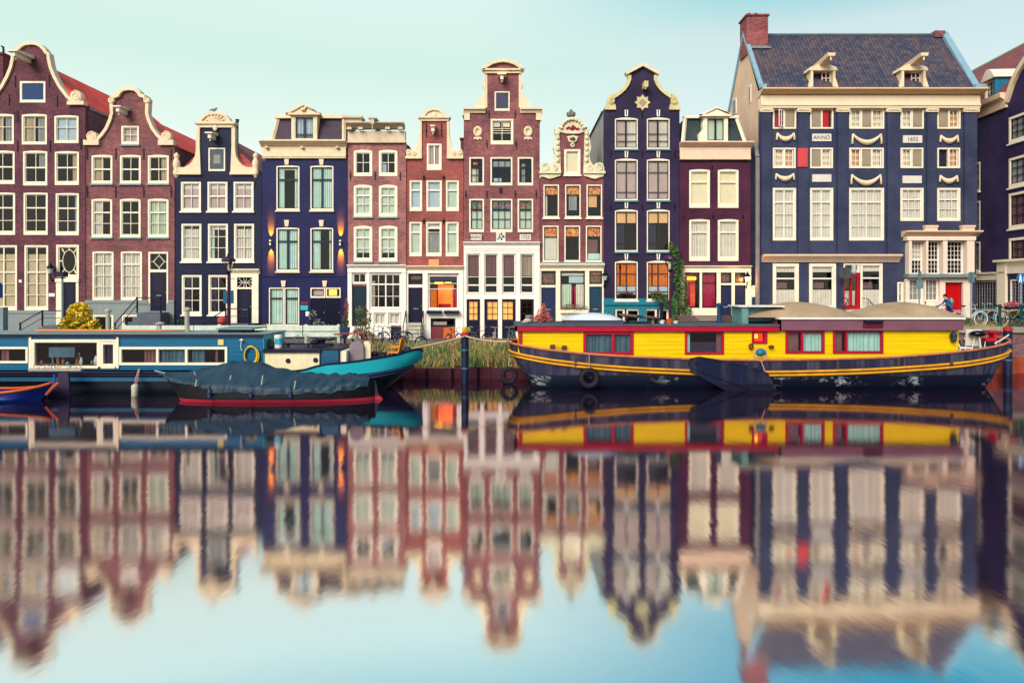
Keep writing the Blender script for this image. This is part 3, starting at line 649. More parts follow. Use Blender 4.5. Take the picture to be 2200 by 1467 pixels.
f = MB(); h.pbox(f, 565, 317, 744, 341, -.16, .3); h.pbox(f, 565, 336, 744, 338, -.2, .1)
for x in (576, 652, 727): f.ell((h.c(x, 0)[0], -.3, h.c(0, 319)[1]), (.13, .12, .09))
h.part('frieze', f, SANDST); cornice(h, 562, 746, 304, 318, SANDST, out=.6)
MG = paint('slate_mauve', (92, 74, 92), .7, .25)
zb, zt = h.c(0, 306)[1], h.c(0, 251)[1]
xa, xb, ya, yb = h.c(586, 0)[0], h.c(740, 0)[0], h.c(592, 0)[0], h.c(735, 0)[0]
f = MB(); f.add([(xa, -.1, zb), (xb, -.1, zb), (xb, 9, zb), (xa, 9, zb), (ya, .55, zt), (yb, .55, zt), (yb, 8, zt), (ya, 8, zt)], [(0, 1, 5, 4), (1, 2, 6, 5), (2, 3, 7, 6), (3, 0, 4, 7), (4, 5, 6, 7)]); h.part('roof', f, MG)
f = MB(); f.tube([(xa, -.12, zb), (ya, .5, zt)], .13, 4); f.tube([(xb, -.12, zb), (yb, .5, zt)], .13, 4); f.box(ya - .15, yb + .25, .3, .8, zt - .02, zt + .2); h.part('roof_edging', f, SANDST)
h.body(345, None, N4, LEAD, 10); h.x0, h.x1 = 562, 747
def dormer(h, x0, x1, y0, y1, roofy, cur, m=None, dep=3, vbars=None, ped=True, sash=None, v=-.05, rows=()):
    m = m or SANDST
    U0, U1 = h.c(x0, 0)[0], h.c(x1, 0)[0]; zb, zt = h.c((x0 + x1) / 2, y1)[1], h.c((x0 + x1) / 2, y0)[1]
    f = MB(); f.box(U0, U0 + .22, v, v + dep, zb, zt); f.box(U1 - .22, U1, v, v + dep, zb, zt); f.box(U0 + .22, U1 - .22, v, v + .2, zt - .12, zt)
    if ped: f.prism([(U0 - .22, zt), (U1 + .22, zt), ((U0 + U1) / 2, h.c(x0, roofy)[1])], v - .12, v + dep); f.band([(U0 - .3, zt), ((U0 + U1) / 2, h.c(x0, roofy)[1] + .06), (U1 + .3, zt), (U0 - .3, zt)], .12, v - .22, v)
    d = h.part('dormer', f, m)
    pw = (h.c(x0, 0)[0]) ; k = (x1 - x0) / (U1 - U0)
    w = window(h, x0 + .2 * k, y0 + 3.5, x1 - .2 * k, y1 - 1, cols=1, rows=rows, vbars=vbars, cur=cur, fw=.06, v=v + .06, hole=False, sash=sash); w.parent = d
    return d
dormer(h, 628, 683, 248, 303, 230, (('c', 'b', 0, 1, 0, 1),), vbars=[(.5, .13)], sash=DKSASH, rows=(.78, .86), v=-.2)
f = MB(); u, z = h.c(655, 239); f.ell((u, -.42, z), (.16, .1, .12)); f.ell((u + .15, -.4, z + .12), (.09, .08, .09)); h.part('pediment_carving', f, SANDST)
AMB = emit('uplight_lens', (255, 210, 120), 12)
for x in (580, 730.5):
    p = P(x, 521, 45.24); t = Thing('wall_light', ('orange up and down wall light left of the teal curtained windows' if x < 600 else 'orange up and down wall light right of the teal windows, by the salmon house'), 'lamp', tuple(p), 'up and down lights on the dark blue house')
    f = MB(); f.lathe((p.x, p.y, p.z - .12), [(.06, 0), (.06, .24)], 10); t.part('lamp_body', f, SILLG)
    f = MB(); f.lathe((p.x, p.y, p.z - .13), [(.05, 0), (.05, .008)], 10); f.lathe((p.x, p.y, p.z + .122), [(.05, 0), (.05, .008)], 10); t.part('lens', f, AMB)
    for d in (1, -1):
        lt = bpy.data.lights.new('lamp_beam', 'SPOT'); lt.energy = 6000; lt.color = (1, .24, .0); lt.spot_size = R(34); lt.spot_blend = .7; lt.shadow_soft_size = .03
        lo = bpy.data.objects.new('lamp_beam', lt); COL.objects.link(lo); lo.location = (0, 0, d * .16); lo.rotation_euler = (R(180 - 20) if d > 0 else R(20), 0, 0); lo.parent = t.o
f = MB(); h.pbox(f, 647, 649, 662, 653, -.05, 0); h.part('sign', f, paint('red_sign', (196, 24, 60), .4, .1), label='small red sign board')
f = MB(); h.pbox(f, 646, 656, 662, 666, -.05, 0); h.part('sign', f, paint('cyan_sign', (60, 196, 214), .4, .2), label='small cyan sign board')
f = MB(); h.pbox(f, 657, 669, 664, 679, -.04, 0); h.part('notice', f, WHITE)
# --- house 5
B5 = brick('salmon_brick', (184, 122, 122), (206, 160, 148), alt=(176, 108, 108))
h = House('salmon brick house with flat sandstone cornice and arched green curtained windows', 747, 873, 45.4)
for x in (760, 814):
    window(h, x, 322, x + 40, 379, rows=(.47,), arch=3, fw=.14, cur=() if x < 800 else (('c', 'b', 0, .35, 0, .5),), sash=WHITE, v=.0)
    window(h, x, 397, x + 40, 466, rows=(.3, .64), thick=(0,), arch=3, fw=.14, cur=(('b', 'g', 0, 1, 0, 1),), sill=LEAD, sash=WHITE)
    window(h, x, 485, x + 40, 562, rows=(.3, .66), thick=(0,), arch=3, fw=.14, cur=(('b', 'g', 0, 1, .2, 1),), sill=LEAD, sash=WHITE)
window(h, 757, 586, 788, 610, rows=(), cols=2, cur=(), fr=WHITE, fw=.06); door(h, 757, 614, 788, 700, paint('dark_teal_paint', (28, 62, 80), .4, .15))
window(h, 795, 587, 862, 664, cols=4, rows=(.3, .66), thick=(0,), cur=(('c', 'e', 0, .12, 0, .8),), fr=WHITE, fw=.07, vbars=[.25, (.5, .08), .75])
for x in (804, 835): window(h, x, 672, x + 26, 699, cols=2, rows=(), cur=(('b', 'w', 0, 1, 0, 1),), fr=WHITE, fw=.06)
f = MB(); h.pbox(f, 840, 702, 861, 727, -.02, .1); h.part('cellar_door', f, NAVY)
U0, U1 = h.c(747, 0)[0] + .012, h.c(873, 0)[0] - .012; zc = h.c(0, 308)[1]
h.wall([(U0, 0), (U0, zc), (U1, zc), (U1, 0)], B5)
ST5 = paint('ochre_stone', (230, 208, 182), .7, .2)
f = MB(); h.pbox(f, 747.5, 283, 871, 305, -.1, .3); h.pbox(f, 747.3, 304, 872, 308, -.18, .3)
for x in (753, 777, 835, 862): h.pbox(f, x - 5, 276, x + 5, 281, -.42, 0)
for x in (766, 787, 829, 850): h.pbox(f, x, 284, x + .8, 303, -.115, -.1)
h.part('frieze', f, ST5); cornice(h, 747.3, 869, 266, 277, ST5, out=.6)
f = MB(); h.pbox(f, 739, 253, 781, 257, -.5, .6); h.pbox(f, 744, 257, 778, 266.5, -.3, .6); h.part('raised_cornice', f, ST5)
f = MB(); u, z = h.c(805, 268); f.box(u - .12, u + .12, -.8, .2, z - .12, z + .2); f.box(u - .25, u + .25, -.85, .2, z + .2, z + .28); f.tube([(u, -.75, z - .12), (u, -.75, z - .6), (u + .08, -.75, z - .7)], .03); h.part('hoist_beam', f, ST5)
f = MB(); h.pbox(f, 747.5, 577, 873, 585.5, -.14, 0); h.pbox(f, 747.5, 585.5, 756.5, 727, -.1, 0); h.pbox(f, 788.5, 585.5, 794.5, 727, -.1, 0); h.pbox(f, 862.5, 585.5, 872.8, 727, -.1, 0); h.pbox(f, 794.5, 664.5, 862.5, 671.5, -.1, 0); h.pbox(f, 794.5, 671.5, 803.5, 727, -.1, 0); h.pbox(f, 830.5, 671.5, 834.5, 702, -.1, 0); h.pbox(f, 803.5, 699.5, 840, 727, -.06, 0); h.pbox(f, 757, 700.5, 788, 727, -.15, 0)
h.part('shopfront', f, WHITE); cornice(h, 747, 873, 569, 577.5, WHITE, out=.3)
h.anchors([(753, 378), (806, 378), (860, 378)], .55)
h.body(308, (810, 275), B5, LEAD, 10)
# --- house 6
B6 = brick('red_brick', (178, 98, 96), (206, 146, 136), alt=(178, 80, 74))
h = House('slim red brick neck gable house with scrolled wings and lit orange room', 873, 996, 45.5)
for x0, x1 in ((880, 907), (916, 949.5), (958, 986)):
    window(h, x0, 388, x1, 454, rows=(.32,), thick=(0,), vbars=[], fw=.09, cur=(('b', 'b' if x0 < 950 else 'g', 0, 1, 0, 1),), botw=2.4, sash=WHITE)
    window(h, x0 - .5, 477, x1 - .5, 551, rows=(.3,) if x0 != 916 else (.16, .3), thick=(0,), vbars=[], fw=.09, cur=(('b', 'g', 0, 1, 0, 1),) if x0 != 916 else (('c', 's', 0, 1, 0, .66), ('b', 'w', 0, 1, .84, 1)), botw=2.2, sash=WHITE)
window(h, 917, 309, 949, 366, cols=1, rows=(), vbars=[(.5, .09)], cur=(('c', 'l', 0, 1, 0, 1),), botw=3, sash=WHITE)
window(h, 878, 588, 908, 611, cols=1, rows=(), cur=(('b', 'm', .1, .9, .45, .85),), fw=.05, fr=paint('bronze_paint', (50, 40, 60), .4)); door(h, 878.3, 618, 907.7, 693, NAVY)
lw = window(h, 920, 591, 985, 665, cols=1, rows=(.23, .4), fw=.05, cur=(('b', 'd', 0, 1, .86, 1), ('c', 'o', .01, .27, 0, .6), ('c', 'p', .82, 1, 0, .6)), fr=WHITE)
f = MB(); h.pbox(f, 938, 612, 972, 664, .9, .95); h.part('lit_room_wall', f, emit('orange_room', (255, 92, 10), .95, (255, 120, 30), 1.0), lw)
f = MB(); h.pbox(f, 940, 653, 966, 664, .6, .85); h.part('red_sofa', f, paint('red_cloth', (200, 16, 20), .8), lw)
f = MB(); h.pbox(f, 932, 606, 950, 610, .5, .55); h.pbox(f, 954, 606, 968, 608, .5, .55); h.part('ceiling_lamp', f, emit('yellow_lamp', (255, 190, 30), 3), lw)
window(h, 926, 684, 978, 702, cols=1, rows=(), cur=(('b', 'l', 0, .65, 0, .6),), fw=.05, fr=paint('bronze_paint', (0, 0, 0)))
U0, U1 = h.c(873, 0)[0] + .012, h.c(996, 0)[0] - .012; zs = h.c(0, 341)[1]
h.wall([(U0, 0), (U0, zs), h.c(905.5, 341), h.c(905.5, 259), h.c(961.5, 259), h.c(961.5, 341), (U1, zs), (U1, 0)], B6)
f = MB(); h.pbox(f, 927, 704, 952, 727, -.02, .1); h.part('cellar_door', f, paint('maroon_door', (150, 60, 70), .6, .2)); f = MB(); h.pbox(f, 953, 704, 976, 727, -.02, .1); h.part('cellar_door', f, paint('orange_door', (236, 120, 30), .6, .2)); 
for sg in (1, -1):
    f = MB(); f.prism(h.pts([(933.5 + sg * a, b) for a, b in [(27, 262), (31, 262), (32, 285), (34, 300), (39, 318), (44, 324), (50, 322), (58, 321), (62, 328), (62, 342), (27, 342)]]), -.1, .3); h.pbox(f, *sorted((933.5 + sg * 27, 933.5 + sg * 62))[:1], 337, sorted((933.5 + sg * 27, 933.5 + sg * 62))[1], 342, -.18, .3)
    u, z = h.c(933.5 + sg * 55, 329); volute(f, u, z, .17, -.16, .1, -sg); u, z = h.c(933.5 + sg * 43, 331); volute(f, u, z, .13, -.16, .1, sg); h.part('gable_wing', f, SANDST)
f = MB(); f.prism(h.pts([(933.5 - a, b) for a, b in [(34, 254), (24, 252), (21, 246), (16, 240), (8, 236.5)]] + [(933.5, 235.5)] + [(933.5 + a, b) for a, b in [(8, 236.5), (16, 240), (21, 246), (24, 252), (34, 254), (30, 261)]] + [(933.5 - 30, 261)]), -.14, .3); h.pbox(f, 899, 252, 968, 255.5, -.26, .3); f.band(sym(933.5, [(0, 237), (8, 238), (15, 241.5), (20, 247), (23, 252.5)], h), .12, -.24, .3)
f.ell((h.c(933.5, 0)[0], -.18, h.c(0, 250)[1]), (.2, .12, .22)); f.ell((h.c(923, 0)[0], -.16, h.c(0, 253)[1]), (.22, .08, .08)); f.ell((h.c(944, 0)[0], -.16, h.c(0, 253)[1]), (.22, .08, .08)); h.part('pediment', f, SANDST)
h.hoist(932, 281, .6, .14); h.anchors([(916, 280), (949, 280)], .9)
for x, y in ((911, 382), (953.5, 382), (911, 475), (953.5, 475)):
    u, z = h.c(x, y); f = MB(); f.lathe((u, -.03, z), [(.11, -.02), (.11, .03)], 6, 0, 'y'); f.box(u - .02, u + .02, -.05, 0, z - .2, z + .2); h.part('wall_anchor', f, IRON)
f = MB(); h.pbox(f, 921, 557, 943, 570, -.04, 0); h.part('plaque', f, paint('peach_stone', (240, 170, 120), .7, .15))
f = MB(); h.pbox(f, 873.2, 581, 995.6, 587.5, -.12, 0); h.pbox(f, 873.2, 587.5, 877.5, 727, -.1, 0); h.pbox(f, 908.3, 587.5, 919.5, 727, -.1, 0); h.pbox(f, 985.5, 587.5, 995.6, 727, -.1, 0); h.pbox(f, 878, 611.3, 908, 617.7, -.08, 0); h.pbox(f, 919.5, 665.5, 985.5, 683.5, -.1, 0); h.pbox(f, 919.5, 683.5, 925.5, 727, -.1, 0); h.pbox(f, 978.5, 683.5, 985.5, 727, -.1, 0); h.part('shopfront', f, WHITE); cornice(h, 872.5, 996, 571, 581.5, SANDST, out=.34)
for x in (918, 955): f = MB(); h.pbox(f, x, 667, x + 32, 673, -.5, -.1); h.part('window_ledge', f, NAVY)
f = MB()
for k in range(5): h.pbox(f, 876 - k * .6, 693 + k * 7.2, 909 + k * .6, 693 + (k + 1) * 7.2 - 1.2 if k < 4 else 727, -.5 - k * .28, 0)
h.part('steps', f, paint('step_stone', (206, 198, 180), .8, .2))
for sx in (874, 911):
    f = MB(); u = h.c(sx, 0)[0]; f.tube([(u, -.3, h.c(0, 668)[1]), (u, -.4, h.c(0, 668)[1] + .02), (u, -1.5, h.c(0, 700)[1]), (u, -1.65, 0)], .03); f.tube([(u, -.3, h.c(0, 668)[1]), (u, -.3, h.c(0, 694)[1])], .03); h.part('handrail', f, IRON)
h.body(341, (933.5, 300), B6, LEAD, 12)
f = MB(); f.box(h.c(986, 0)[0], h.c(996, 0)[0] - .03, 1.5, 2.4, h.c(0, 341)[1] - .3, h.c(0, 289)[1]); f.box(h.c(984, 0)[0], h.c(996.6, 0)[0] - .03, 1.4, 2.5, h.c(0, 289)[1], h.c(0, 286)[1]); h.part('chimney', f, B6)
# --- house 7
B7 = brick('old_rose_brick', (164, 102, 108), (190, 140, 134), alt=(160, 92, 96))
h = House('tall brown brick house with arched pediment, ANNO plaque and cream warehouse front', 996, 1160, 45.45)
for x0, x1, c1, c2 in ((1008, 1040, (('c', 'w', 0, .62, 0, .6), ('b', 'o', .2, .6, .76, .86)), (('g', '1', 0, 1, .7, 1), ('b', 'g', 0, 1, 0, .68))), (1053.5, 1101, (('b', 's', 0, 1, .62, .9), ('b', 'b', .1, .5, .05, .2)), (('g', '1', 0, 1, .7, 1), ('b', 'g', 0, 1, 0, .68))), (1112, 1145.5, (('c', 's', .2, .5, 0, .8),), (('g', '1', 0, 1, .7, 1), ('b', 'g', 0, 1, 0, .68)))):
    wd = x1 - x0 > 40
    window(h, x0, 338, x1, 399, cols=3 if wd else 2, rows=(.36, .68), thick=(0,), cur=c1, sash=DKSASH, fw=.1, botw=1.9)
    window(h, x0, 427.5, x1, 499, cols=3 if wd else 2, rows=(.32, .65), thick=(0,), cur=c2, sash=DKSASH, fw=.1, botw=2)
window(h, 1054, 256, 1103, 311, cols=2, rows=(.38, .48, .6), cur=(('b', 'w', 0, .4, .72, 1), ('b', 'y', .55, .9, .72, 1)), fw=.11, botw=2)
ho = window(h, 1062.5, 197, 1095, 239, cols=1, rows=(), fw=.08, cur=(), botw=2); f = MB(); h.pbox(f, 1066, 200, 1092, 233, .01, .03); h.part('hatch_door', f, paint('slate_blue', (84, 84, 112), .6, .15), ho)
for x in (1003, 1041, 1079, 1118):
    window(h, x, 546, x + 28.5, 631, cols=1, rows=(.58, .8), thick=(1,), cur=(('c', 'm', 0, 1, .45, 1),) if x < 1100 else (('c', 'h', 0, 1, .45, 1),), fr=WHITE, fw=.05, sw=.03)
PEACHW = emit('peach_glow', (250, 172, 88), .55, (240, 150, 70), 1.0)
CUR['q'] = PEACHW
window(h, 1003, 643, 1030.5, 692, cols=2, rows=(.33, .66), cur=(('b', 'q', 0, 1, 0, 1),), fr=NAVY, fw=.1, botw=1)
for x in (1041.5, 1074.5): window(h, x, 643, x + 32.5, 692, cols=2, rows=(.33, .66), cur=(('b', 'q', 0, 1, 0, 1),), fr=NAVY, fw=.12, botw=1)
window(h, 1117, 643, 1146, 692, cols=2, rows=(.33, .66), cur=(), fr=paint('bronze_paint', (0, 0, 0)), fw=.06, botw=1)
for x0, x1 in ((1003, 1030.5), (1041.5, 1107), (1117, 1146)): door(h, x0, 692.5, x1, 726.5, NAVY, slot=False)
U0, U1 = h.c(996, 0)[0] + .012, h.c(1160, 0)[0] - .012; zs = h.c(0, 239)[1]
h.wall([(U0, 0), (U0, zs), h.c(1043, 239), h.c(1043, 155), h.c(1118, 155), h.c(1118, 239), (U1, zs), (U1, 0)], B7)
for sg in (1, -1):
    f = MB(); f.prism(h.pts([(1080.5 + sg * a, b) for a, b in [(37, 158), (40, 162), (40, 168), (44, 178), (43, 184), (39, 192), (40, 200), (44, 206), (52, 213), (56, 219), (59, 230), (60, 236), (60, 244), (37, 244)]]), -.08, .3); h.part('gable_wing', f, SANDST)
    f = MB(); a, b = sorted((1080.5 + sg * 37.3, 1080.5 + sg * 84.5)); h.pbox(f, a, 233.5, b, 237, -.3, .3); h.pbox(f, a, 237, b, 240, -.18, .3); h.pbox(f, a, 240, b, 243.5, -.12, .3); a, b = sorted((1080.5 + sg * 71, 1080.5 + sg * 83)); h.pbox(f, a, 243.5, b, 259, -.1, .2); h.part('shoulder_moulding', f, SANDST)
    u, z = h.c(1080.5 + sg * 54, 285); f = MB(); f.torus((u, -.04, z + .05), .2, .1, 18, 6, sx=1.0, sz=1.3); f.lathe((u, -.02, z + .05), [(.2, 0), (.2, .03)], 16, 0, 'y'); f.prism([(u - .22, z - .3), (u + .22, z - .3), (u + .28, z - .48), (u + .1, z - .42), (u, z - .5), (u - .1, z - .42), (u - .28, z - .48)], -.07, 0); h.part('oval_window', f, SANDST)
f = MB(); arcp = [(-44, 152), (-34, 144), (-24, 138), (-12, 134), (0, 132.5), (12, 134), (24, 138), (34, 144), (44, 152)]
f.band([h.c(1080.5 + a, b) for a, b in arcp], .2, -.28, .3); h.pbox(f, 1038, 150, 1123, 153.5, -.28, .3); h.pbox(f, 1041, 153.5, 1120, 159, -.16, .3); h.part('pediment', f, SANDST)
f = MB(); f.prism([h.c(1080.5 + a * .9, b + 3) for a, b in arcp], -.06, .3); h.part('pediment_infill', f, B7)
for a in (1043.5, 1114.5): f = MB(); h.pbox(f, a, 159, a + 3.5, 232, -.05, 0); h.part('neck_pilaster', f, SANDST)
h.hoist(1078.5, 172, .7, .28); h.anchors([(1051, 246), (1107, 246), (1046, 310), (1109, 310), (1001, 418), (1046, 418), (1107, 418), (1152, 418)], .5)
f = MB(); h.pbox(f, 1072, 404, 1080, 415, -.03, 0); h.part('iron_plate', f, NAVY)
PLQ = paint('plaque_stone', (236, 226, 214), .7, .12)
for x, s_ in ((1023, 'ANNO'), (1128.5, '1725')):
    f = MB(); h.pbox(f, x - 12, 504, x + 12, 516, -.05, 0); o = h.part('plaque', f, PLQ); text(h, s_, x, 510.2, .3, o, IRON)
f = MB(); h.pbox(f, 1066, 499, 1086, 520, -.07, 0); o = h.part('gable_stone', f, PLQ)
f = MB(); random.seed(3)
for k in range(9): u, z = h.c(1070 + random.random() * 12, 502 + random.random() * 14); f.ell((u, -.07, z), (.06, .03, .08), k % 3)
h.part('carving', f, [paint('teal_relief', (90, 160, 170), .6), paint('gold_relief', (190, 150, 70), .6), paint('black_relief', (50, 44, 50), .6)], o)
f = MB(); h.pbox(f, 996.4, 528, 1159.6, 545.5, -.1, 0); h.pbox(f, 996.4, 533, 1159.6, 534.5, -.13, -.1); h.pbox(f, 996.4, 538, 1159.6, 539, -.13, -.1)
for a, b in ((996.4, 1002.6), (1032, 1040.6), (1070, 1078.6), (1108, 1117.5), (1147, 1159.6)): h.pbox(f, a, 545.5, b, 727, -.1, 0)
for a, b in ((1002.6, 1032), (1040.6, 1070), (1078.6, 1108), (1117.5, 1147)): h.pbox(f, a, 631.5, b, 642.5, -.1, 0)
h.part('shopfront', f, WHITE); cornice(h, 995.5, 1160.5, 520, 528.5, WHITE, out=.3)
h.body(243, (1080.5, 205), paint('grey_render', (0, 0, 0)), LEAD, 11)
# --- house 8
B8 = brick('plum_brick', (156, 92, 106), (180, 128, 126), alt=(150, 76, 84))
h = House('small plum brick house with ornate crowned white gable and amber stained glass', 1160, 1297, 45.5)
OR8 = (('g', '2', 0, 1, .72, 1),)
cc = [(('c', 'w', 0, .2, 0, .7),), (('c', 's', .2, .8, .2, .7),), (('c', 'k', 0, .7, .3, .7),)]
dd = [(('b', 'w', 0, 1, 0, .7),), (), (('b', 'm', 0, .8, .2, .62), ('b', 't', 0, 1, .02, .2))]
for i, x in enumerate((1167.5, 1214, 1260)):
    window(h, x, 397, x + 33.5, 468, cols=1, rows=(.3,), cur=OR8 + cc[i], sash=IRON, fw=.08, sw=.03, sill=CREAM)
    window(h, x - 1.5, 485, x + 32.5, 562.5, cols=1, rows=(.3,), cur=OR8 + dd[i], sash=IRON, fw=.08, sw=.03, sill=CREAM)
window(h, 1212, 321, 1247, 376, cols=1, rows=(), cur=(('b', 'y', 0, 1, 0, 1),), fw=.12, sill=WHITE, sash=WHITE)
BR = paint('bronze_paint', (0, 0, 0))
window(h, 1163, 584, 1193.5, 612, cols=1, rows=(), cur=(('g', '3', 0, 1, 0, 1),), fr=BR, fw=.04, sw=.02); door(h, 1163, 618, 1193, 696, paint('steel_blue', (48, 62, 108), .4, .12))
window(h, 1266, 582, 1293, 610, cols=1, rows=(), cur=(('g', '3', 0, 1, 0, .8), ('g', '2', 0, 1, .8, 1)), fr=BR, fw=.04, sw=.02); door(h, 1266, 616, 1292.5, 696, paint('petrol_blue', (44, 82, 108), .4, .12))
window(h, 1204, 583, 1256, 664, cols=1, rows=(), cur=(('b', 'w', 0, 1, .9, 1), ('b', 'b', .35, .98, .7, .88), ('c', 'g', 0, .45, 0, .66), ('c', 'w', .66, 1, 0, .66), ('c', 'p', .45, .52, 0, .6), ('c', 'p', .58, .66, 0, .6)), fr=BR, fw=.04, sw=.02)
U0, U1 = h.c(1160, 0)[0] + .012, h.c(1297, 0)[0] - .012; zs = h.c(0, 382)[1]
h.wall([(U0, 0), (U0, zs), h.c(1200, 382), h.c(1200, 280), h.c(1258, 280), h.c(1258, 382), (U1, zs), (U1, 0)], B8)
ORN = paint('aged_white_stone', (240, 230, 196), .7, .25)
for sg in (1, -1):
    f = MB(); f.prism(h.pts([(1229 + sg * a, b) for a, b in [(27, 278), (38, 278), (36, 292), (38, 302), (41, 318), (37, 330), (38, 342), (41, 350), (46, 356), (50, 352), (58, 349), (66, 352), (69, 362), (68, 372), (68, 376), (24, 376), (24, 372)]]), -.1, .3)
    f.prism(h.pts([(1229 + sg * a, b) for a, b in [(24, 376), (68, 376), (66, 380), (58, 382), (50, 385), (42, 384), (34, 381), (26, 379)]]), -.14, .05)
    a, b = sorted((1229 + sg * 24, 1229 + sg * 71)); h.pbox(f, a, 369, b, 374, -.24, .3)
    u, z = h.c(1229 + sg * 57, 361); volute(f, u, z, .26, -.2, .15, -sg); u, z = h.c(1229 + sg * 38, 362); volute(f, u, z, .2, -.18, .1, sg)
    for yy in (288, 297, 309, 321, 333, 345): u, z = h.c(1229 + sg * (31 + (yy % 3)), yy); f.ell((u, -.14, z), (.14, .1, .16))
    h.part('gable_wing', f, ORN)
f = MB(); f.prism(h.pts([(1229 - a, b) for a, b in [(34, 281), (27, 278), (24, 270), (18, 261), (8, 255.5)]] + [(1229 + a, b) for a, b in [(8, 255.5), (18, 261), (24, 270), (27, 278), (34, 281), (24, 285), (14, 288)]] + [(1229 - 14, 288), (1229 - 24, 285)]), -.12, .3)
f.band(sym(1229, [(0, 256), (9, 257), (17, 262), (23, 270), (26, 277)], h), .16, -.24, .3)
for k in range(-4, 5): u, z = h.c(1229 + 23 * math.sin(k * .36), 279 - 21 * math.cos(k * .36)); f.ell((u, -.22, z), (.1, .08, .1))
h.part('pediment', f, ORN)
f = MB(); u, z = h.c(1227, 256); f.lathe((u, .05, z), [(.1, 0), (.12, .12), (.28, .2), (.3, .34), (.14, .44), (.08, .5), (.1, .56), (.02, .66)], 10)
for k in range(6): f.ell((u + .24 * math.cos(k * 1.05), .05 + .24 * math.sin(k * 1.05), z + .4), (.05, .05, .08))
h.part('crown', f, paint('weathered_stone', (150, 140, 130), .8, .3))
f = MB(); u, z = h.c(1230, 277); 
for k in range(7): f.ell((u - .36 + k * .12, -.17, z + .06 * math.sin(k * 2)), (.09, .05, .07))
f.ell((u, -.2, z + .05), (.12, .08, .16)); h.part('coat_of_arms', f, paint('red_relief', (196, 36, 54), .6, .2))
f = MB(); u, z = h.c(1230, 300); f.torus((u, -.05, z), .2, .08, 14, 5, sx=1.2, sz=.9); f.torus((u, -.05, z - .38), .1, .06, 12, 5); f.ell((u - .25, -.05, z + .12), (.13, .07, .1)); f.ell((u + .25, -.05, z + .12), (.13, .07, .1)); f.tube([(u, .1, z + .05), (u, -.6, z + .1)], .06); h.part('cartouche', f, ORN)
f = MB(); h.pbox(f, 1160.6, 577.5, 1296.6, 582, -.12, 0)
for a, b in ((1160.6, 1162.7), (1194, 1203.6), (1256.5, 1265.6), (1293.3, 1296.6)): h.pbox(f, a, 582, b, 727, -.1, 0)
h.pbox(f, 1163, 612.4, 1193.4, 617.6, -.08, 0); h.pbox(f, 1266, 610.4, 1293, 615.6, -.08, 0); h.pbox(f, 1203.6, 664.5, 1256.5, 727, -.1, 0); h.pbox(f, 1163, 696.5, 1193.4, 727, -.5, 0); h.pbox(f, 1266, 696.5, 1293, 727, -.5, 0)
h.part('shopfront', f, CREAM); cornice(h, 1158.5, 1298, 567, 578, CREAM, out=.36)
f = MB(); h.pbox(f, 1160.2, 563.5, 1297.2, 567, -.3, 0); h.part('lead_flashing', f, LEAD)
h.body(382, (1229, 318), B8, paint('slate_blue', (0, 0, 0)), 11)
f = MB(); u, z = h.c(1262, 330); f.lathe((u, 1.2, z - 1), [(.12, 0), (.12, h.c(0, 265)[1] - z + 1)], 8); h.part('chimney', f, B8)
# --- house 9
B9 = brick('violet_brick', (70, 58, 94), painted=True)
SILLB = paint('teal_sill', (84, 140, 160), .6, .1)
DS9 = paint('umber_sash', (70, 54, 70), .5, .15)
h = House('dark violet house with pointed bell gable, carved star and teal basement front', 1297, 1460, 45.42)
rowsY = [(253, 321, (.5, .76), (('b', 'l', 0, .45, 0, 1), ('c', 'w', .5, 1, 0, 1))), (341, 431, (.3, .82), (('b', 'l', 0, 1, 0, 1),)), (450, 541, (.3, .82), (('b', 'k', 0, 1, .7, 1), ('c', 'd', 0, .4, 0, .7))), (560, 645, (.3, .8), (('c', 'o', 0, .18, .36, 1), ('c', 'o', .25, 1, .36, 1), ('b', 'b', 0, 1, .12, .34)))]  # lilac blinds also paint in the pinkish sky reflection of these panes
for y0, y1, rw, cu in rowsY:
    for x in (1321, 1389.5):
        window(h, x, y0, x + 49, y1, cols=1, vbars=[(.5, .07)], rows=rw, cur=cu, sash=DS9, fw=.07, arch=3, sill=SILLB if y0 < 500 else WHITE)
        u, z = h.c(x + 24.5, y0 - 9); f = MB(); f.band([(u - .08, z + .2), (u + .08, z + .2), (u + .06, z - .2), (u - .06, z - .2)], .07, -.07, 0, 0, True); h.part('keystone', f, WHITE)
for x0, x1 in ((1322, 1342), (1346, 1374), (1386, 1411), (1416, 1436)): window(h, x0, 664, x1, 700, cols=1, rows=(), cur=(), fw=.06)
hf = [(0, 143), (31, 158), (27, 163), (27, 172), (31, 182), (38, 192), (48, 201), (58, 207), (80.5, 232)]
gl = [(1380 + a, b) for a, b in [(0, 143), (31, 159), (27, 164), (27, 172), (31, 182), (38, 192), (48, 201), (56, 206), (80, 234)]]
lf = [(1380 - (x - 1380), y) for x, y in gl[1:]][::-1]; lf[0] = (1297.4, 234)
h.wall([(h.c(1297, 0)[0] + .012, 0)] + h.pts(lf + gl) + [(h.c(1460, 0)[0] - .012, 0)], B9)
f = MB(); f.band(h.pts([(1380 - 36, 160), (1380, 141), (1380 + 36, 160)]), .2, -.24, .34); h.part('pediment_coping', f, SANDST)
ORN9 = paint('pale_gold_stone', (232, 216, 160), .7, .22)
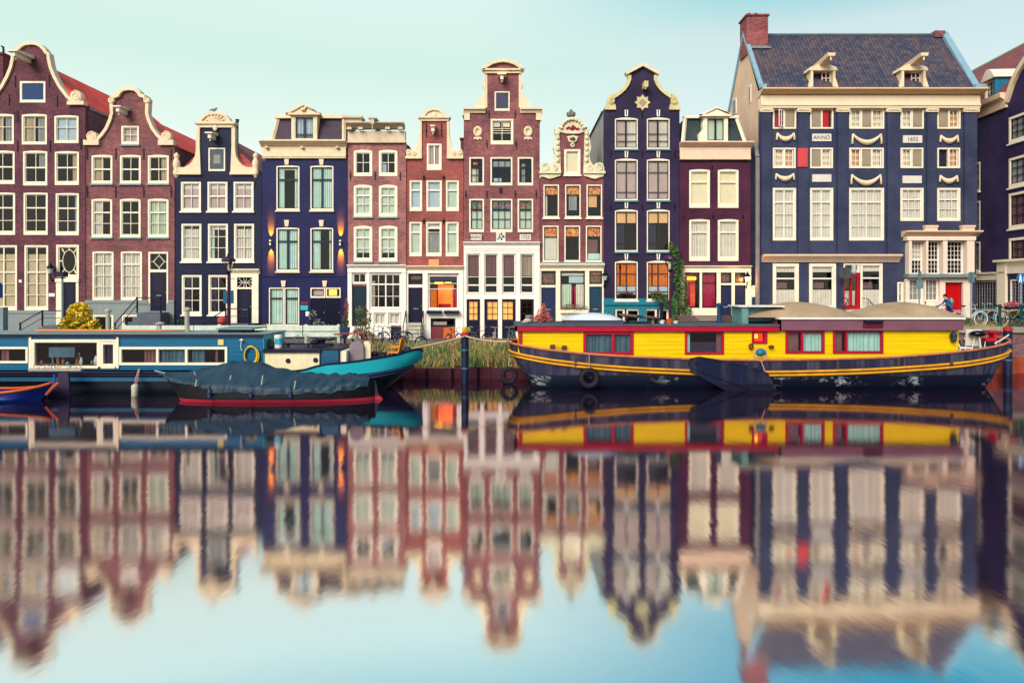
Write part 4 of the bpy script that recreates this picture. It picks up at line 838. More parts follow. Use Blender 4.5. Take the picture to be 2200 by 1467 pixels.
for sg in (1, -1):
    f = MB(); f.band(h.pts([(1380 + sg * a, b) for a, b in [(28, 163), (28, 172), (32, 182), (39, 192), (49, 201), (58, 207)]]), .22, -.14, .34); h.part('gable_coping', f, ORN9)
    f = MB(); f.prism(h.pts([(1380 + sg * a, b) for a, b in [(57, 207), (62, 201), (68, 205), (74, 210), (77, 222), (81, 233), (81, 237), (57, 237), (58, 228), (62, 220)]]), -.16, .3); u, z = h.c(1380 + sg * 67, 219); volute(f, u, z, .22, -.24, .1, sg); u, z = h.c(1380 + sg * 61, 209); volute(f, u, z, .14, -.22, .1, -sg); h.part('gable_volute', f, ORN9)
f = MB(); u, z = h.c(1380, 221); st = []
for k in range(16): a = k * math.pi / 8; r_ = .52 if k % 2 == 0 else .36; st.append((u + r_ * math.sin(a), z + r_ * math.cos(a)))
f.prism(st, -.08, 0); so_ = h.part('star_stone', f, ORN9)
f = MB(); f.prism([(u - .26, z), (u, z + .26), (u + .26, z), (u, z - .26)], -.11, -.08); h.part('star_centre', f, paint('ring_stone', (190, 170, 150), .7), so_)
f = MB(); u, z = h.c(1384, 186); f.box(u - .13, u + .13, -.7, .1, z - .22, z + .16); f.lathe((u - .02, -.6, z - .25), [(.03, -.12), (.1, 0)], 8); h.part('hoist_beam', f, ORN9)
f = MB(); h.pbox(f, 1297.6, 641, 1320, 727, -.08, 0); h.pbox(f, 1371.5, 641, 1388, 727, -.08, 0); h.pbox(f, 1439.5, 641, 1459.4, 727, -.08, 0); h.pbox(f, 1320, 648, 1371.5, 663.5, -.08, 0); h.pbox(f, 1388, 648, 1439.5, 663.5, -.08, 0); h.pbox(f, 1297.6, 649, 1459.4, 655, -.2, -.08)
h.part('basement_front', f, paint('teal_paint', (36, 138, 160), .45, .12))
h.anchors([(1312, 330), (1380, 330), (1450, 330), (1380, 247), (1312, 445), (1380, 445), (1450, 445)], .5)
h.body(234, (1380, 176), paint('pale_grey_render', (190, 184, 176), .8, .2), LEAD, 11)
for x in (1346, 1411):
    pass
# --- house 10
B10 = brick('wine_brick', (112, 54, 84), (128, 74, 96), alt=(84, 44, 76))
h = House('wine red brick house with pale cornice, green slate mansard and crimson curtained ground floor', 1460, 1613, 45.48)
for x in (1480.5, 1542):
    window(h, x, 364, x + 44.5, 447, cols=1, rows=(.32,), thick=(0,), cur=(('b', 'y', 0, 1, 0, 1),), arch=2, fw=.12, botw=2)
    window(h, x, 471, x + 44.5, 561, cols=1, rows=(.3,), thick=(0,), cur=(('c', 'w', 0, 1, 0, 1),), arch=2, fw=.12, botw=2)
w1 = window(h, 1471, 586, 1502, 661, cols=1, rows=(.28,), cur=(('c', 'p', 0, .4, 0, .72), ('b', 'p', 0, 1, .94, 1)), fr=BR, fw=.04, sw=.02)
f = MB(); h.pbox(f, 1480, 595, 1498, 601, .3, .4); h.part('ceiling_lamp', f, emit('yellow_lamp', (0, 0, 0), 3), w1)
f = MB(); h.pbox(f, 1472, 588, 1501, 660, .9, .95); h.part('lit_room_wall', f, emit('rosy_room', (190, 40, 50), .5, (220, 90, 40), 1.2), w1)
w1 = window(h, 1508, 586, 1538.5, 661, cols=1, rows=(.28,), cur=(('c', 'p', 0, 1, 0, 1),), fr=BR, fw=.04, sw=.02)
for x in (1548, 1578): window(h, x, 586, x + 22.5, 608, cols=1, rows=(), cur=(('g', '3', 0, 1, 0, 1),), fr=BR, fw=.04, sw=.02); door(h, x, 613, x + 22.5, 690, paint('slate_door', (50, 56, 100), .4, .12))
U0, U1 = h.c(1460, 0)[0] + .012, h.c(1613, 0)[0] - .012; zc = h.c(0, 346)[1]
h.wall([(U0, 0), (U0, zc), (U1, zc), (U1, 0)], B10)
PK = paint('pink_cream_paint', (250, 214, 186), .55, .08)
f = MB(); h.pbox(f, 1459.5, 318, 1611, 342, -.16, .3); h.pbox(f, 1459.5, 338, 1611, 344, -.22, .3); h.part('frieze', f, PK); cornice(h, 1459, 1615, 307, 319, PK, out=.55)
f = MB(); h.pbox(f, 1461, 577, 1612.4, 585.5, -.12, 0)
for a, b in ((1461, 1470.5), (1502.5, 1507.5), (1539, 1547.5), (1571, 1577.5), (1601, 1612.4)): h.pbox(f, a, 585.5, b, 727, -.1, 0)
h.pbox(f, 1470.5, 661.5, 1502.5, 727, -.1, 0); h.pbox(f, 1507.5, 661.5, 1539, 727, -.1, 0); h.pbox(f, 1547.5, 608.4, 1571, 612.6, -.08, 0); h.pbox(f, 1577.5, 608.4, 1601, 612.6, -.08, 0)
h.part('shopfront', f, CREAM); cornice(h, 1460, 1613, 571, 577.5, CREAM, out=.26)
zb, zt = h.c(0, 308)[1], h.c(0, 250)[1]
xa, xb, ya, yb = h.c(1466, 0)[0], h.c(1600, 0)[0], h.c(1476, 0)[0], h.c(1588, 0)[0]
GS = brick('green_slate', (74, 92, 92), painted=True)
f = MB(); f.add([(xa, -.1, zb), (xb, -.1, zb), (xb, 9, zb), (xa, 9, zb), (ya, .6, zt), (yb, .6, zt), (yb, 8, zt), (ya, 8, zt)], [(0, 1, 5, 4), (1, 2, 6, 5), (2, 3, 7, 6), (3, 0, 4, 7), (4, 5, 6, 7)]); h.part('roof', f, GS)
f = MB(); f.tube([(xa, -.14, zb), (ya, .5, zt)], .13, 4); f.tube([(xb, -.14, zb), (yb, .5, zt)], .13, 4); f.box(ya - .1, yb + .1, .35, .8, zt - .03, zt + .14); h.part('roof_edging', f, CREAM)
dormer(h, 1510, 1562, 251, 307, 236, (('b', 'g', 0, 1, 0, 1),), m=CREAM, vbars=[(.5, .12)], sash=NAVY, v=-.2)
f = MB(); f.prism(h.pts([(1510.5, 258), (1507, 268), (1508, 280), (1499, 290), (1499, 306), (1510.5, 306)]), -.24, .2); h.part('dormer_scroll', f, CREAM)
h.anchors([(1468, 466), (1532, 466), (1596, 466), (1530, 360)], .3)
h.body(346, None, B10, LEAD, 10)
t = wall_lantern(1606, 606, 45.48, 'lit orange wall lamp at the right edge of the wine red house', .7, True, .4)
lt = bpy.data.lights.new('lamp_glow', 'POINT'); lt.energy = 45; lt.color = (1, .36, .05); lt.shadow_soft_size = .08
lo = bpy.data.objects.new('lamp_glow', lt); COL.objects.link(lo); lo.location = (0, -.25, .15); lo.parent = t.o
wall_lantern(1300, 604, 45.42, 'small black wall lantern between the plum and violet houses', .75)
# --- house 11: the big blue warehouse-like house
B11 = brick('blue_brick', (78, 86, 118), painted=True)
PEACH = paint('peach_render', (248, 206, 176), .8, .16, scale=.6, dirt=.35)
BT = tiles('blue_pantiles', (54, 60, 82), (96, 80, 82), .24, axis='u')
h = House('wide blue house with five bays, swags, ANNO plaque and steep blue tiled roof', 1633, 2104, 45.45)
def casement(x0, y0, x1, y1, spec, fw=.1):
    n = len(spec); U0, U1 = h.c(x0, 0)[0], h.c(x1, 0)[0]; Z0, Z1 = h.c(0, y1)[1], h.c(0, y0)[1]
    h.holes.append([(U0, Z0), (U1, Z0), (U1, Z1), (U0, Z1)])
    f = MB(); g = .004
    f.box(U0 + g, U0 + fw, -.05, .12, Z0 + g, Z1 - g); f.box(U1 - fw, U1 - g, -.05, .12, Z0 + g, Z1 - g); f.box(U0 + fw, U1 - fw, -.053, .12, Z0 + g, Z0 + fw); f.box(U0 + fw, U1 - fw, -.053, .12, Z1 - fw, Z1 - g)
    a, b, c_, d = U0 + fw, U1 - fw, Z0 + fw, Z1 - fw; W = (b - a) / n
    for i in range(1, n): f.box(a + W * i - .045, a + W * i + .045, -.047, .12, c_, d)
    o = h.part('window', f, [CREAM])
    p = MB(); p.add([(a, .08, c_), (b, .08, c_), (b, .08, d), (a, .08, d)], [(0, 1, 2, 3)]); h.part('pane', p, GLASS, o)
    for i, s_ in enumerate(spec):
        l, r_ = a + W * i + .05, a + W * (i + 1) - .05
        if s_ == 'g':
            q = MB(); q.box(l, l + .05, .02, .07, c_, d); q.box(r_ - .05, r_, .02, .07, c_, d); q.box(l + .05, r_ - .05, .022, .07, c_, c_ + .05); q.box(l + .05, r_ - .05, .022, .07, d - .05, d)
            m_ = (l + r_) / 2; q.box(m_ - .014, m_ + .014, .024, .06, c_ + .05, d - .05)
            for k in (1, 2): z = c_ + (d - c_) * k / 3; q.box(l + .05, r_ - .05, .02, .06, z - .014, z + .014)
            h.part('sash', q, WHITE, o); q = MB(); q.box(l, r_, .2, .21, c_, d); h.part('blind', q, CUR['y' if random.random() < .5 else 'k'], o)
        elif s_ == 's': q = MB(); q.box(l, r_, -.0, .04, c_, d); q.box(l + .02, r_ - .02, -.012, 0, c_ + .12, c_ + .17); q.box(l + .02, r_ - .02, -.012, 0, d - .17, d - .12); h.part('shutter', q, CUR['h'], o)
        elif s_ == 'r': q = MB(); q.box(l, l + (r_ - l) * .75, .02, .05, c_, d); h.part('shutter', q, CUR['r'], o)
        elif s_ == 'd': q = MB(); q.box(l, r_, .2, .21, c_, d); h.part('blind', q, CUR['d'], o)
        elif s_ == 'o':  # casement standing open, red curtain behind
            q = MB(); q.box(l, r_, .2, .22, c_, d); h.part('curtain', q, CUR['p'], o)
            q = MB(); 
            hx, hy = r_, -.04; ang = R(38); dx, dy = -math.cos(ang), -math.sin(ang); Wd = (r_ - l)
            for t0, t1, z0, z1 in ((0, .1, c_, d), (.9, 1, c_, d), (.1, .9, c_, c_ + .06), (.1, .9, d - .06, d), (.48, .52, c_, d), (.1, .9, c_ + (d - c_) * .33, c_ + (d - c_) * .33 + .03), (.1, .9, c_ + (d - c_) * .66, c_ + (d - c_) * .66 + .03)):
                x_0, y_0, x_1, y_1 = hx + dx * Wd * t0, hy + dy * Wd * t0, hx + dx * Wd * t1, hy + dy * Wd * t1
                nx, ny = -dy * .02, dx * .02
                q.add([(x_0 - nx, y_0 - ny, z0), (x_1 - nx, y_1 - ny, z0), (x_1 + nx, y_1 + ny, z0), (x_0 + nx, y_0 + ny, z0), (x_0 - nx, y_0 - ny, z1), (x_1 - nx, y_1 - ny, z1), (x_1 + nx, y_1 + ny, z1), (x_0 + nx, y_0 + ny, z1)], [(0, 3, 2, 1), (4, 5, 6, 7), (0, 1, 5, 4), (1, 2, 6, 5), (2, 3, 7, 6), (3, 0, 4, 7)])
            h.part('open_sash', q, WHITE, o)
    return o
bays = [(1660, 1710), (1740, 1790), (1824, 1899), (1934, 1984), (2013, 2063)]
for (a, b), s_ in zip(bays, ('os', 'sr', 'gsg', 'gs', 'sg')): casement(a, 234, b, 277.5, s_)
for (a, b), s_ in zip(bays, ('gg', 'sg', 'gsg', 'gs', 'dg')): casement(a, 318, b - 1, 362, s_)
for i, (a, b) in enumerate(bays):
    y1 = 517 if i < 3 else 475
    window(h, a, 404, b, y1, cols=2 if i < 2 else (4 if i == 2 else 3), rows=(.25, .5, .75) if i < 3 else (.33, .66), thick=(0,), cur=(('c', 'w', 0, 1, 0, 1),), sash=WHITE, fw=.13, botw=1.1, vbars=[.25, (.5, .07), .75] if i == 2 else ([(.5, .08)] if i < 2 else None), bw=.03)
for x0, x1 in ((1660, 1716), (1738, 1796), (1848, 1896)):
    window(h, x0, 566, x1, 664, cols=1, rows=(.3,), thick=(0,), cur=(('c', 'w', 0, 1, .86, 1), ('c', 'w', 0, 1, 0, .42), ('b', 'm', .1, .6, .45, .6)), fw=.2 if x0 < 1800 else .13, sash=WHITE, botw=.8)
window(h, 1812, 566, 1847, 586, cols=1, rows=(), cur=(), fw=.08)
h.holes.append([h.c(1812, 664), h.c(1847, 664), h.c(1847, 587), h.c(1812, 587)])
RD = paint('signal_red', (222, 16, 30), .35, .06, dirt=.08)
f = MB(); 
for a, b, c_, d in ((1812, 587, 1846, 593), (1812, 593, 1815, 664), (1841, 593, 1846, 664), (1826, 593, 1831, 658), (1815, 656, 1841, 664)): h.pbox(f, a, b, c_, d, .02, .1)
o = h.part('door', f, RD); f = MB(); h.pbox(f, 1815, 593, 1841, 656, .07, .075); h.part('pane', f, GLASS, o); curtain(h, (('c', 'w', 0, 1, 0, .5),), h.c(1815, 0)[0], h.c(1841, 0)[0], h.c(0, 656)[1], h.c(0, 593)[1], .2, o)
for (x0, x1), n in zip(((1951, 1981), (1986, 2017), (2027, 2068)), (4, 4, 5)):
    window(h, x0, 518, x1, 589, cols=n, rows=tuple(k / 7 for k in range(1, 7)), thick=(3,), cur=(('c', 'w', 0, 1, .42, 1),) if x0 < 1960 else (), fr=WHITE, fw=.05, sw=.03, bw=.025, botw=1)
for x0, x1 in ((1951, 1982), (1986, 2015)): window(h, x0, 600, x1, 647, cols=3, rows=(.33, .66), cur=(('c', 's', 0, 1, 0, 1),), fr=WHITE, fw=.05, sw=.03, bw=.025)
door(h, 2027.5, 607, 2065, 678, RD, slot=False, panels=True)
window(h, 1927.5, 606, 1941, 653, cols=1, rows=(.55,), cur=(('b', 'n', 0, 1, 0, .44), ('b', 's', 0, 1, .44, 1)), fw=.1)
U0, U1 = h.c(1633, 0)[0], h.c(2097, 0)[0]; zc = h.c(0, 236)[1]
h.wall([(U0, 0), (U0, zc), (U1, zc), (U1, 0)], B11)
for a, b in ((1634, 1655), (1713, 1736), (1797, 1819), (1904, 1929), (1989, 2009), (2069, 2096)):
    f = MB(); h.pbox(f, a, 243, b, 547 if a < 1910 else 485, -.16, 0); h.part('pilaster', f, B11)
    f = MB(); h.pbox(f, a - 2, 234, b + 2, 239, -.3, 0); h.pbox(f, a - 1, 239, b + 1, 243, -.24, 0)
    for q in (a, b): u, z = h.c(q, 239); f.lathe((u, -.26, z), [(.13, 0), (.13, .26)], 10, 0, 'y')
    h.part('capital', f, SANDST)
f = MB(); h.pbox(f, 1632, 208, 2100, 226, -.28, .3); h.pbox(f, 1632, 226, 2100, 230, -.36, .3); h.pbox(f, 1632, 230, 2100, 234.5, -.3, .3); h.part('frieze', f, paint('warm_cream_paint', (254, 228, 196), .55, .06)); cornice(h, 1630, 2106, 196, 209, paint('apricot_paint', (246, 206, 160), .55, .1), out=.85)
def swag(x0, x1, y, d, end):
    f = MB(); pts = []
    for k in range(13): t = k / 12; u, z = h.c(x0 + (x1 - x0) * t, y + 4 * d * t * (1 - t)); pts.append((u, -.08, z))
    f.tube(pts, [.05 + .13 * math.sin(math.pi * k / 12) for k in range(13)], 8)
    for x in (x0, x1): u, z = h.c(x, y); f.tube([(u, -.06, z + .05), (u + (-.05 if x == x0 else .05), -.07, z - end * .5), (u + (-.06 if x == x0 else .06), -.06, z - end)], [.07, .06, .085], 7)
    h.part('swag', f, SANDST, smooth=True)
swag(1670, 1704, 288, 12, .42); swag(1832, 1891, 290, 17, .62); swag(2021, 2055, 293, 11, .42)
swag(1668, 1703, 375, 10, .36); swag(1830, 1890, 377, 17, .6); swag(2020, 2054, 379, 11, .38)
for (x, y, s_) in ((1765, 296, 'ANNO'), (1960, 299.5, '1652'), (1765, 383, ''), (1959, 386, '')):
    f = MB(); h.pbox(f, x - 20.5, y - 8, x + 20.5, y + 8, -.05, 0); o = h.part('plaque', f, PLQ)
    if s_: text(h, s_, x, y + .3, .36, o, paint('slate_letter', (110, 110, 120), .6))
f = MB(); h.pbox(f, 1711, 320, 1732, 360, -.24, -.18); h.pbox(f, 1714.5, 324, 1728.5, 356, -.25, -.24); h.part('shutter', f, paint('coral_shutter', (238, 84, 84), .5, .08), label='open coral red shutter')
f = MB(); h.pbox(f, 1940, 509, 2086, 517.5, -.5, 0)
for a, b in ((1944.5, 1950.6), (1981.4, 1985.6), (2017.4, 2026.6), (2068.4, 2084)): h.pbox(f, a, 517.5, b, 589, -.45, 0)
h.pbox(f, 1944.5, 596, 2084, 599.5, -.2, 0)
for a, b in ((1942.5, 1950.6), (1982.4, 1985.6), (2015.4, 2027), (2065.5, 2084)): h.pbox(f, a, 599.5, b, 684, -.2, 0)
h.pbox(f, 1950.6, 647.5, 2015.4, 684, -.2, 0); h.pbox(f, 2027, 599.5, 2065.5, 606.6, -.2, 0); h.part('shopfront', f, paint('shell_paint', (250, 226, 206), .55, .06))
f = MB(); h.pbox(f, 1941, 590, 2085, 596, -.6, 0); h.part('lead_flashing', f, LEAD); cornice(h, 1936, 2098, 497, 509.5, PK, out=.7)
for a in (1982, 2061): f = MB(); h.pbox(f, a, 485, a + 28, 489, -.34, 0); h.pbox(f, a + 1, 489, a + 27, 497.5, -.28, 0); h.part('pedestal', f, PK)
f = MB(); h.pbox(f, 1926, 653, 2000, 657, -.5, -.2); h.pbox(f, 1926, 657, 2000, 690, -.45, -.2); h.part('terrace_wall', f, CREAM)
cornice(h, 1636, 1931, 547, 563, PK, out=.5)
# ground-floor ledge, side wall, roof
ze = h.c(0, 190)[1]; vr = 3.2; zr = CH + (HY - 77) * (45.45 + vr) / F - h.base
dep = 6.4
f = MB(); f.add([(U0 - .0, .325, 0), (U0, dep, 0), (U1, dep, 0), (U1, .325, 0), (U0, .325, ze - .1), (U0, dep, ze - .1), (U1, dep, ze - .1), (U1, .325, ze - .1), (U0, vr, zr - .15), (U1, vr, zr - .15)], [(0, 4, 8, 5, 1), (1, 5, 6, 2), (2, 6, 9, 7, 3)])
sidew = h.part('side_wall', f, PEACH)
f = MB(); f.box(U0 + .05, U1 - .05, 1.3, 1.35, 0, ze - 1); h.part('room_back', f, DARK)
f = MB(); f.prismx([(-.35, ze - .05), (vr, zr), (vr, zr - .3), (-.1, ze - .25)], U0 + .1, U1 - .25); f.prismx([(vr, zr), (dep + .2, ze - .05), (dep, ze - .25), (vr, zr - .3)], U0 + .1, U1 - .25); h.part('roof', f, BT)
f = MB(); f.tube([(U0 + .1, vr, zr + .03), (U1 - .3, vr, zr + .03)], .12, 8); h.part('ridge_tiles', f, paint('grey_ridge', (110, 120, 130), .8, .3))
for a, b in ((U0 - .12, U0 + .14), (U1 - .35, U1 + .1)):
    f = MB(); f.prismx([(-.35, ze), (vr - .1, zr + .25), (vr - .1, zr - .1), (-.35, ze - .3)], a, b); f.prismx([(vr - .1, zr + .25), (dep + .2, ze), (dep + .2, ze - .3), (vr - .1, zr - .1)], a, b); f.box(a - .05, b + .1, -.6, -.3, ze - .12, ze + .12)
    h.part('roof_coping', f, paint('blue_zinc', (150, 186, 206), .45, .15))
f = MB(); u = U0 + .0; f.box(u - .1, u + 1.35, vr - .95, vr + .5, zr - 1.6, zr + 1.0); f.box(u - .18, u + 1.43, vr - 1.03, vr + .58, zr + 1.0, zr + 1.12)
for x in (.3, .75): f.lathe((u + x, vr - .2, zr + 1.12), [(.12, 0), (.16, .25), (.12, .35)], 8)
h.part('chimney', f, brick('chimney_brick', (166, 92, 96), (196, 130, 128)))
f = MB(); f.box(u + 0, u + 1.5, vr - 1.1, vr - .95, zr - 1.25, zr - 1.1); h.part('chimney_flashing', f, LEAD)
f = MB(); f.box(U1 - .9, U1 - .2, vr - .3, vr + .3, zr - .2, zr + .25); h.part('chimney_stump', f, B7)
for x0, x1, sd_ in ((1731, 1797, 0), (1925, 1990, 1)):
    a, b = h.c(x0 + 12, 0)[0], h.c(x1 - 12, 0)[0]; zb, zt = h.c(0, 195)[1], h.c(0, 155)[1]
    f = MB(); f.box(a - .16, a, -.3, 2.4, zb, zt); f.box(b, b + .16, -.3, 2.4, zb, zt); f.prism([(a - .16, zb), (a - .38, zb), (a - .3, zb + .3), (a - .16, zb + .75)], -.32, -.15); f.prism([(b + .16, zb), (b + .38, zb), (b + .3, zb + .3), (b + .16, zb + .75)], -.32, -.15)
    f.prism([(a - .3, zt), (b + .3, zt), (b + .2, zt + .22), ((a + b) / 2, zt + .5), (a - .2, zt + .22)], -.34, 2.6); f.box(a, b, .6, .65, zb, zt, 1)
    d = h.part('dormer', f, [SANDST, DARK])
    q = MB(); um = (a + b) / 2; zz = zt + .25
    q.add([(um - .2, -1.5, zz + .3), (um + .2, -1.5, zz + .3), (um + .3, .3, zz - .05), (um - .3, .3, zz - .05), (um - .26, -1.5, zz + .5), (um + .26, -1.5, zz + .5), (um + .4, .3, zz + .25), (um - .4, .3, zz + .25)], [(0, 3, 2, 1), (4, 5, 6, 7), (0, 1, 5, 4), (1, 2, 6, 5), (2, 3, 7, 6), (3, 0, 4, 7)])
    q.tube([(um, -1.4, zz + .4), (um, -1.4, zz + .05)], .05); h.part('hoist_beam', q, SANDST, d)
    q = MB(); x = b - .55
    for k in range(3): q.box(x + k * .24, x + k * .24 + .05, .1 - k * .05, .16 - k * .05, zb, zt)
    for z in (zb + .02, zb + (zt - zb) * .33, zb + (zt - zb) * .66, zt - .06): q.box(x, x + .53, .05, .1, z, z + .05)
    h.part('open_sash', q, WHITE, d); q = MB(); q.box(x + .02, x + .5, .3, .32, zb, zt); h.part('curtain', q, CUR['p'], d)
f = MB(); u, z = h.c(1891, 130); f.ell((u, 1.5, z + .1), (.22, .2, .2)); f.box(u - .3, u + .3, 1.3, 1.5, z - .15, z); h.part('roof_vent', f, WHITE)
for v_, z_, w_, hh, mm in ((5.2, h.c(0, 205)[1] + .6, .7, .95, CUR['s']), (1.9, h.c(0, 185)[1], .3, 1.0, CUR['h'])):
    f = MB(); f.box(U0 - .04, U0 + .0, v_ - w_ / 2 - .08, v_ + w_ / 2 + .08, z_ - hh / 2 - .08, z_ + hh / 2 + .08); f.box(U0 - .05, U0 - .04, v_ - w_ / 2, v_ + w_ / 2, z_ - hh / 2, z_ + hh / 2, 1); h.part('side_window', f, [WHITE, mm])
f = MB(); u = h.c(1626, 0)[0]; f.tube([(u, -.15, h.c(0, 340)[1]), (u, -.15, 0)], .15, 10); f.tube([(u, -.15, h.c(0, 340)[1]), (u + .1, .6, h.c(0, 300)[1])], .15, 10); h.part('downpipe', f, paint('zinc_pipe', (146, 138, 140), .5, .25))
f = MB(); a = h.c(1612.6, 0)[0]; b = h.c(1632, 0)[0]; f.box(a, b, .0, .6, 0, h.c(0, 618)[1]); f.prism([(a, h.c(0, 618)[1]), (b, h.c(0, 618)[1]), ((a + b) / 2, h.c(0, 613)[1])], -.05, .6); o = h.part('porch', f, CREAM); f = MB(); h.pbox(f, 1615, 638, 1629, 662, -.03, 0); h.part('porch_door', f, paint('petrol_blue', (0, 0, 0)), o)
f = MB(); a = h.c(1612.6, 0)[0]; b = U0 - .01; f.box(a, b, .9, 1.3, 0, h.c(0, 300)[1]); h.part('link_wall', f, B11)
f = MB(); u, z = h.c(1812, 577); f.tube([(u - .4, 0, z + .35), (u - .4, -.9, z + .35)], .03); f.box(u - .65, u + .1, -.85, -.8, z - .6, z + .05); o = h.part('hanging_sign', f, paint('sign_bronze', (90, 96, 100), .5, .3)); f = MB(); f.lathe((u + .3, -.8, z - .35), [(.1, 0), (.16, .1), (.14, .55), (.05, .62)], 8); h.part('sign_lantern', f, paint('lamp_glass', (190, 195, 200)), o)
f = MB()
for sx in (1808, 1850):
    u = h.c(sx, 0)[0]; zb, zt = h.c(0, 664)[1], h.c(0, 640)[1]
    f.tube([(u, -.2, zt), (u + .0, -.9, zt - .05), (u + (.5 if sx > 1830 else -.5), -1.2, zb - .1)], .025)
    for k in range(5): f.tube([(u + k * .12 * (1 if sx > 1830 else -1), -.9 - k * .05, zt - .1 - k * .12), (u + k * .12 * (1 if sx > 1830 else -1), -.9 - k * .05, zb - .5)], .016)
h.part('stair_railing', f, IRON)
f = MB(); h.pbox(f, 1800, 664.5, 1858, 671, -1.2, 0); h.pbox(f, 1796, 671, 1862, 700, -1.5, 0); h.part('steps', f, paint('step_stone', (0, 0, 0)))
# --- houses 12 and 13 round the bend
A_, B_ = Vector((32.29, 56)), Vector((31.12, 38.9)); th = math.atan2(B_.y - A_.y, B_.x - A_.x)
B12 = brick('dusk_violet_brick', (74, 60, 110), painted=True)
h = House('dark violet house with pink cornice and dormer behind the big blue house', 2060, 2165, org=(A_.x, A_.y), theta=th, base=2.3, group='houses round the canal bend')
uE = h.c(2165, 400)[0]; zc = h.c(2140, 226)[1]
for x0, x1, y0, y1 in ((2091, 2106, 350, 412), (2091, 2106, 433, 500), (2088, 2106, 520, 583)): window(h, x0, y0, x1, y1, cols=1, rows=(.3, .66), cur=(('c', 's', 0, 1, 0, 1),), sash=NAVY, fw=.1, sill=WHITE)
LAT = paint('lattice_grey', (170, 165, 180), .5)
window(h, 2086, 604, 2144, 668, cols=10, rows=tuple(k / 8 for k in range(1, 8)), cur=(), fr=CREAM, fw=.06, bw=.02, sash=LAT, sw=.02)
h.wall([(0, 0), (0, zc), (uE - .01, zc), (uE - .01, 0)], B12)
U = lambda px: h.c(px, 300)[0]
f = MB(); f.prismx([(.2, zc + .5), (-.5, zc + .5), (-.45, zc + .2), (-.2, zc + .05), (-.15, zc - .45), (.2, zc - .45)], 0, uE); h.part('cornice', f, PK)
f = MB(); zl = h.c(2120, 589)[1]; f.box(U(2075), uE, -.12, 0, zl - .4, zl); f.box(U(2075), uE, -.2, 0, zl, zl + .12); f.box(U(2145.5), uE, -.1, 0, 0, zl - .4); h.part('shopfront', f, CREAM)
RT3 = tiles('brown_pantiles', (150, 78, 70), (116, 70, 80), .3, axis='u')
zr = 21.5 - h.base
f = MB(); f.prismx([(-.3, zc + .45), (4.2, zr), (8.5, zc + .45)], -4, uE - .02); h.part('roof', f, RT3)
f = MB(); f.tube([(-4, 4.2, zr), (uE + 6, 4.2, zr)], .14, 8); h.part('ridge_tiles', f, paint('ridge_sage', (180, 184, 160), .8, .2))
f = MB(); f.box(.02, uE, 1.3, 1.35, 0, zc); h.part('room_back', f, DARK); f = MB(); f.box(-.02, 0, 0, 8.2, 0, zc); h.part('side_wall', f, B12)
ua, ub = U(2119), U(2141); zb, zt = h.c(2130, 216)[1], h.c(2130, 172)[1]
f = MB(); f.box(ua, ua + .2, -.1, 2.6, zb, zt); f.box(ub - .2, ub, -.1, 2.6, zb, zt, 1); top = [(ua - .2, zt)] + [(ua - .1 + (ub - ua + .2) * k / 8, zt + .15 + .55 * math.sin(math.pi * k / 8)) for k in range(9)] + [(ub + .2, zt)]; f.prism(top, -.25, 3.2)
d = h.part('dormer', f, [CREAM, paint('blue_cheek', (40, 130, 170), .5)])
w_ = window(h, 2121.5, 176, 2139, 213, cols=2, rows=(.33, .66), cur=(('b', 'w', 0, 1, 0, 1),), fw=.05, hole=False, v=-.06, sash=IRON, sw=.03, bw=.02); w_.parent = d
h2 = House('violet bell gable house cut off by the right edge of the photo', 2165, 2330, org=(A_.x, A_.y), theta=th, base=2.3, group='houses round the canal bend')
h = h2
for y0, y1 in ((245, 303), (335, 400), (412, 490), (510, 578)): window(h, 2168, y0, 2213, y1, cols=3, rows=(.33, .66), cur=(('c', 's', 0, 1, 0, 1),) if y0 < 400 else (('c', 'm', 0, .7, 0, 1),), sash=NAVY, fw=.16, sill=WHITE, vbars=[.33, .66])
window(h, 2171, 600, 2240, 668, cols=9, rows=tuple(k / 8 for k in range(1, 8)), cur=(), fr=CREAM, fw=.08, bw=.02, sash=LAT, sw=.02)
u0 = h.c(2165, 400)[0] + .01; u1 = h.c(2330, 400)[0]
gp = [(2165, 219), (2170, 205), (2178, 180), (2188, 158), (2200, 138), (2212, 120), (2225, 108), (2250, 100)]
gpl = h.pts(gp); um = gpl[-1][0]; gr = [(2 * um - a, b) for a, b in gpl[:-1]][::-1]
gpl[0] = (u0, gpl[0][1])
h.wall([(u0, 0)] + gpl + gr + [(gr[-1][0], 0)], B12)
f = MB(); f.band(gpl + gr, .34, -.2, .34); h.part('gable_coping', f, SANDST)
f = MB(); zl = h.c(2175, 562)[1]; f.box(h.c(2148, 0)[0], h.c(2167, 0)[0], -.2, -.12, 0, zl); f.box(u0, gr[-1][0], -.14, 0, zl - .75, zl); f.box(h.c(2146, 0)[0], gr[-1][0], -.4, -.2, zl, zl + .14); h.part('shopfront', f, CREAM)
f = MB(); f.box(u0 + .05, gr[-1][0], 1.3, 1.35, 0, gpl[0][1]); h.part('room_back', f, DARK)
f = MB(); f.prism([(u0, gpl[0][1] - .2), (um, gpl[-1][1] - 1), (gr[-1][0], gpl[0][1] - .2)], .35, 9); h.part('roof', f, RT3)
f = MB(); f.box(gr[-1][0] - .02, gr[-1][0], .33, 9, 0, gpl[0][1] - .2); h.part('side_wall', f, B12)
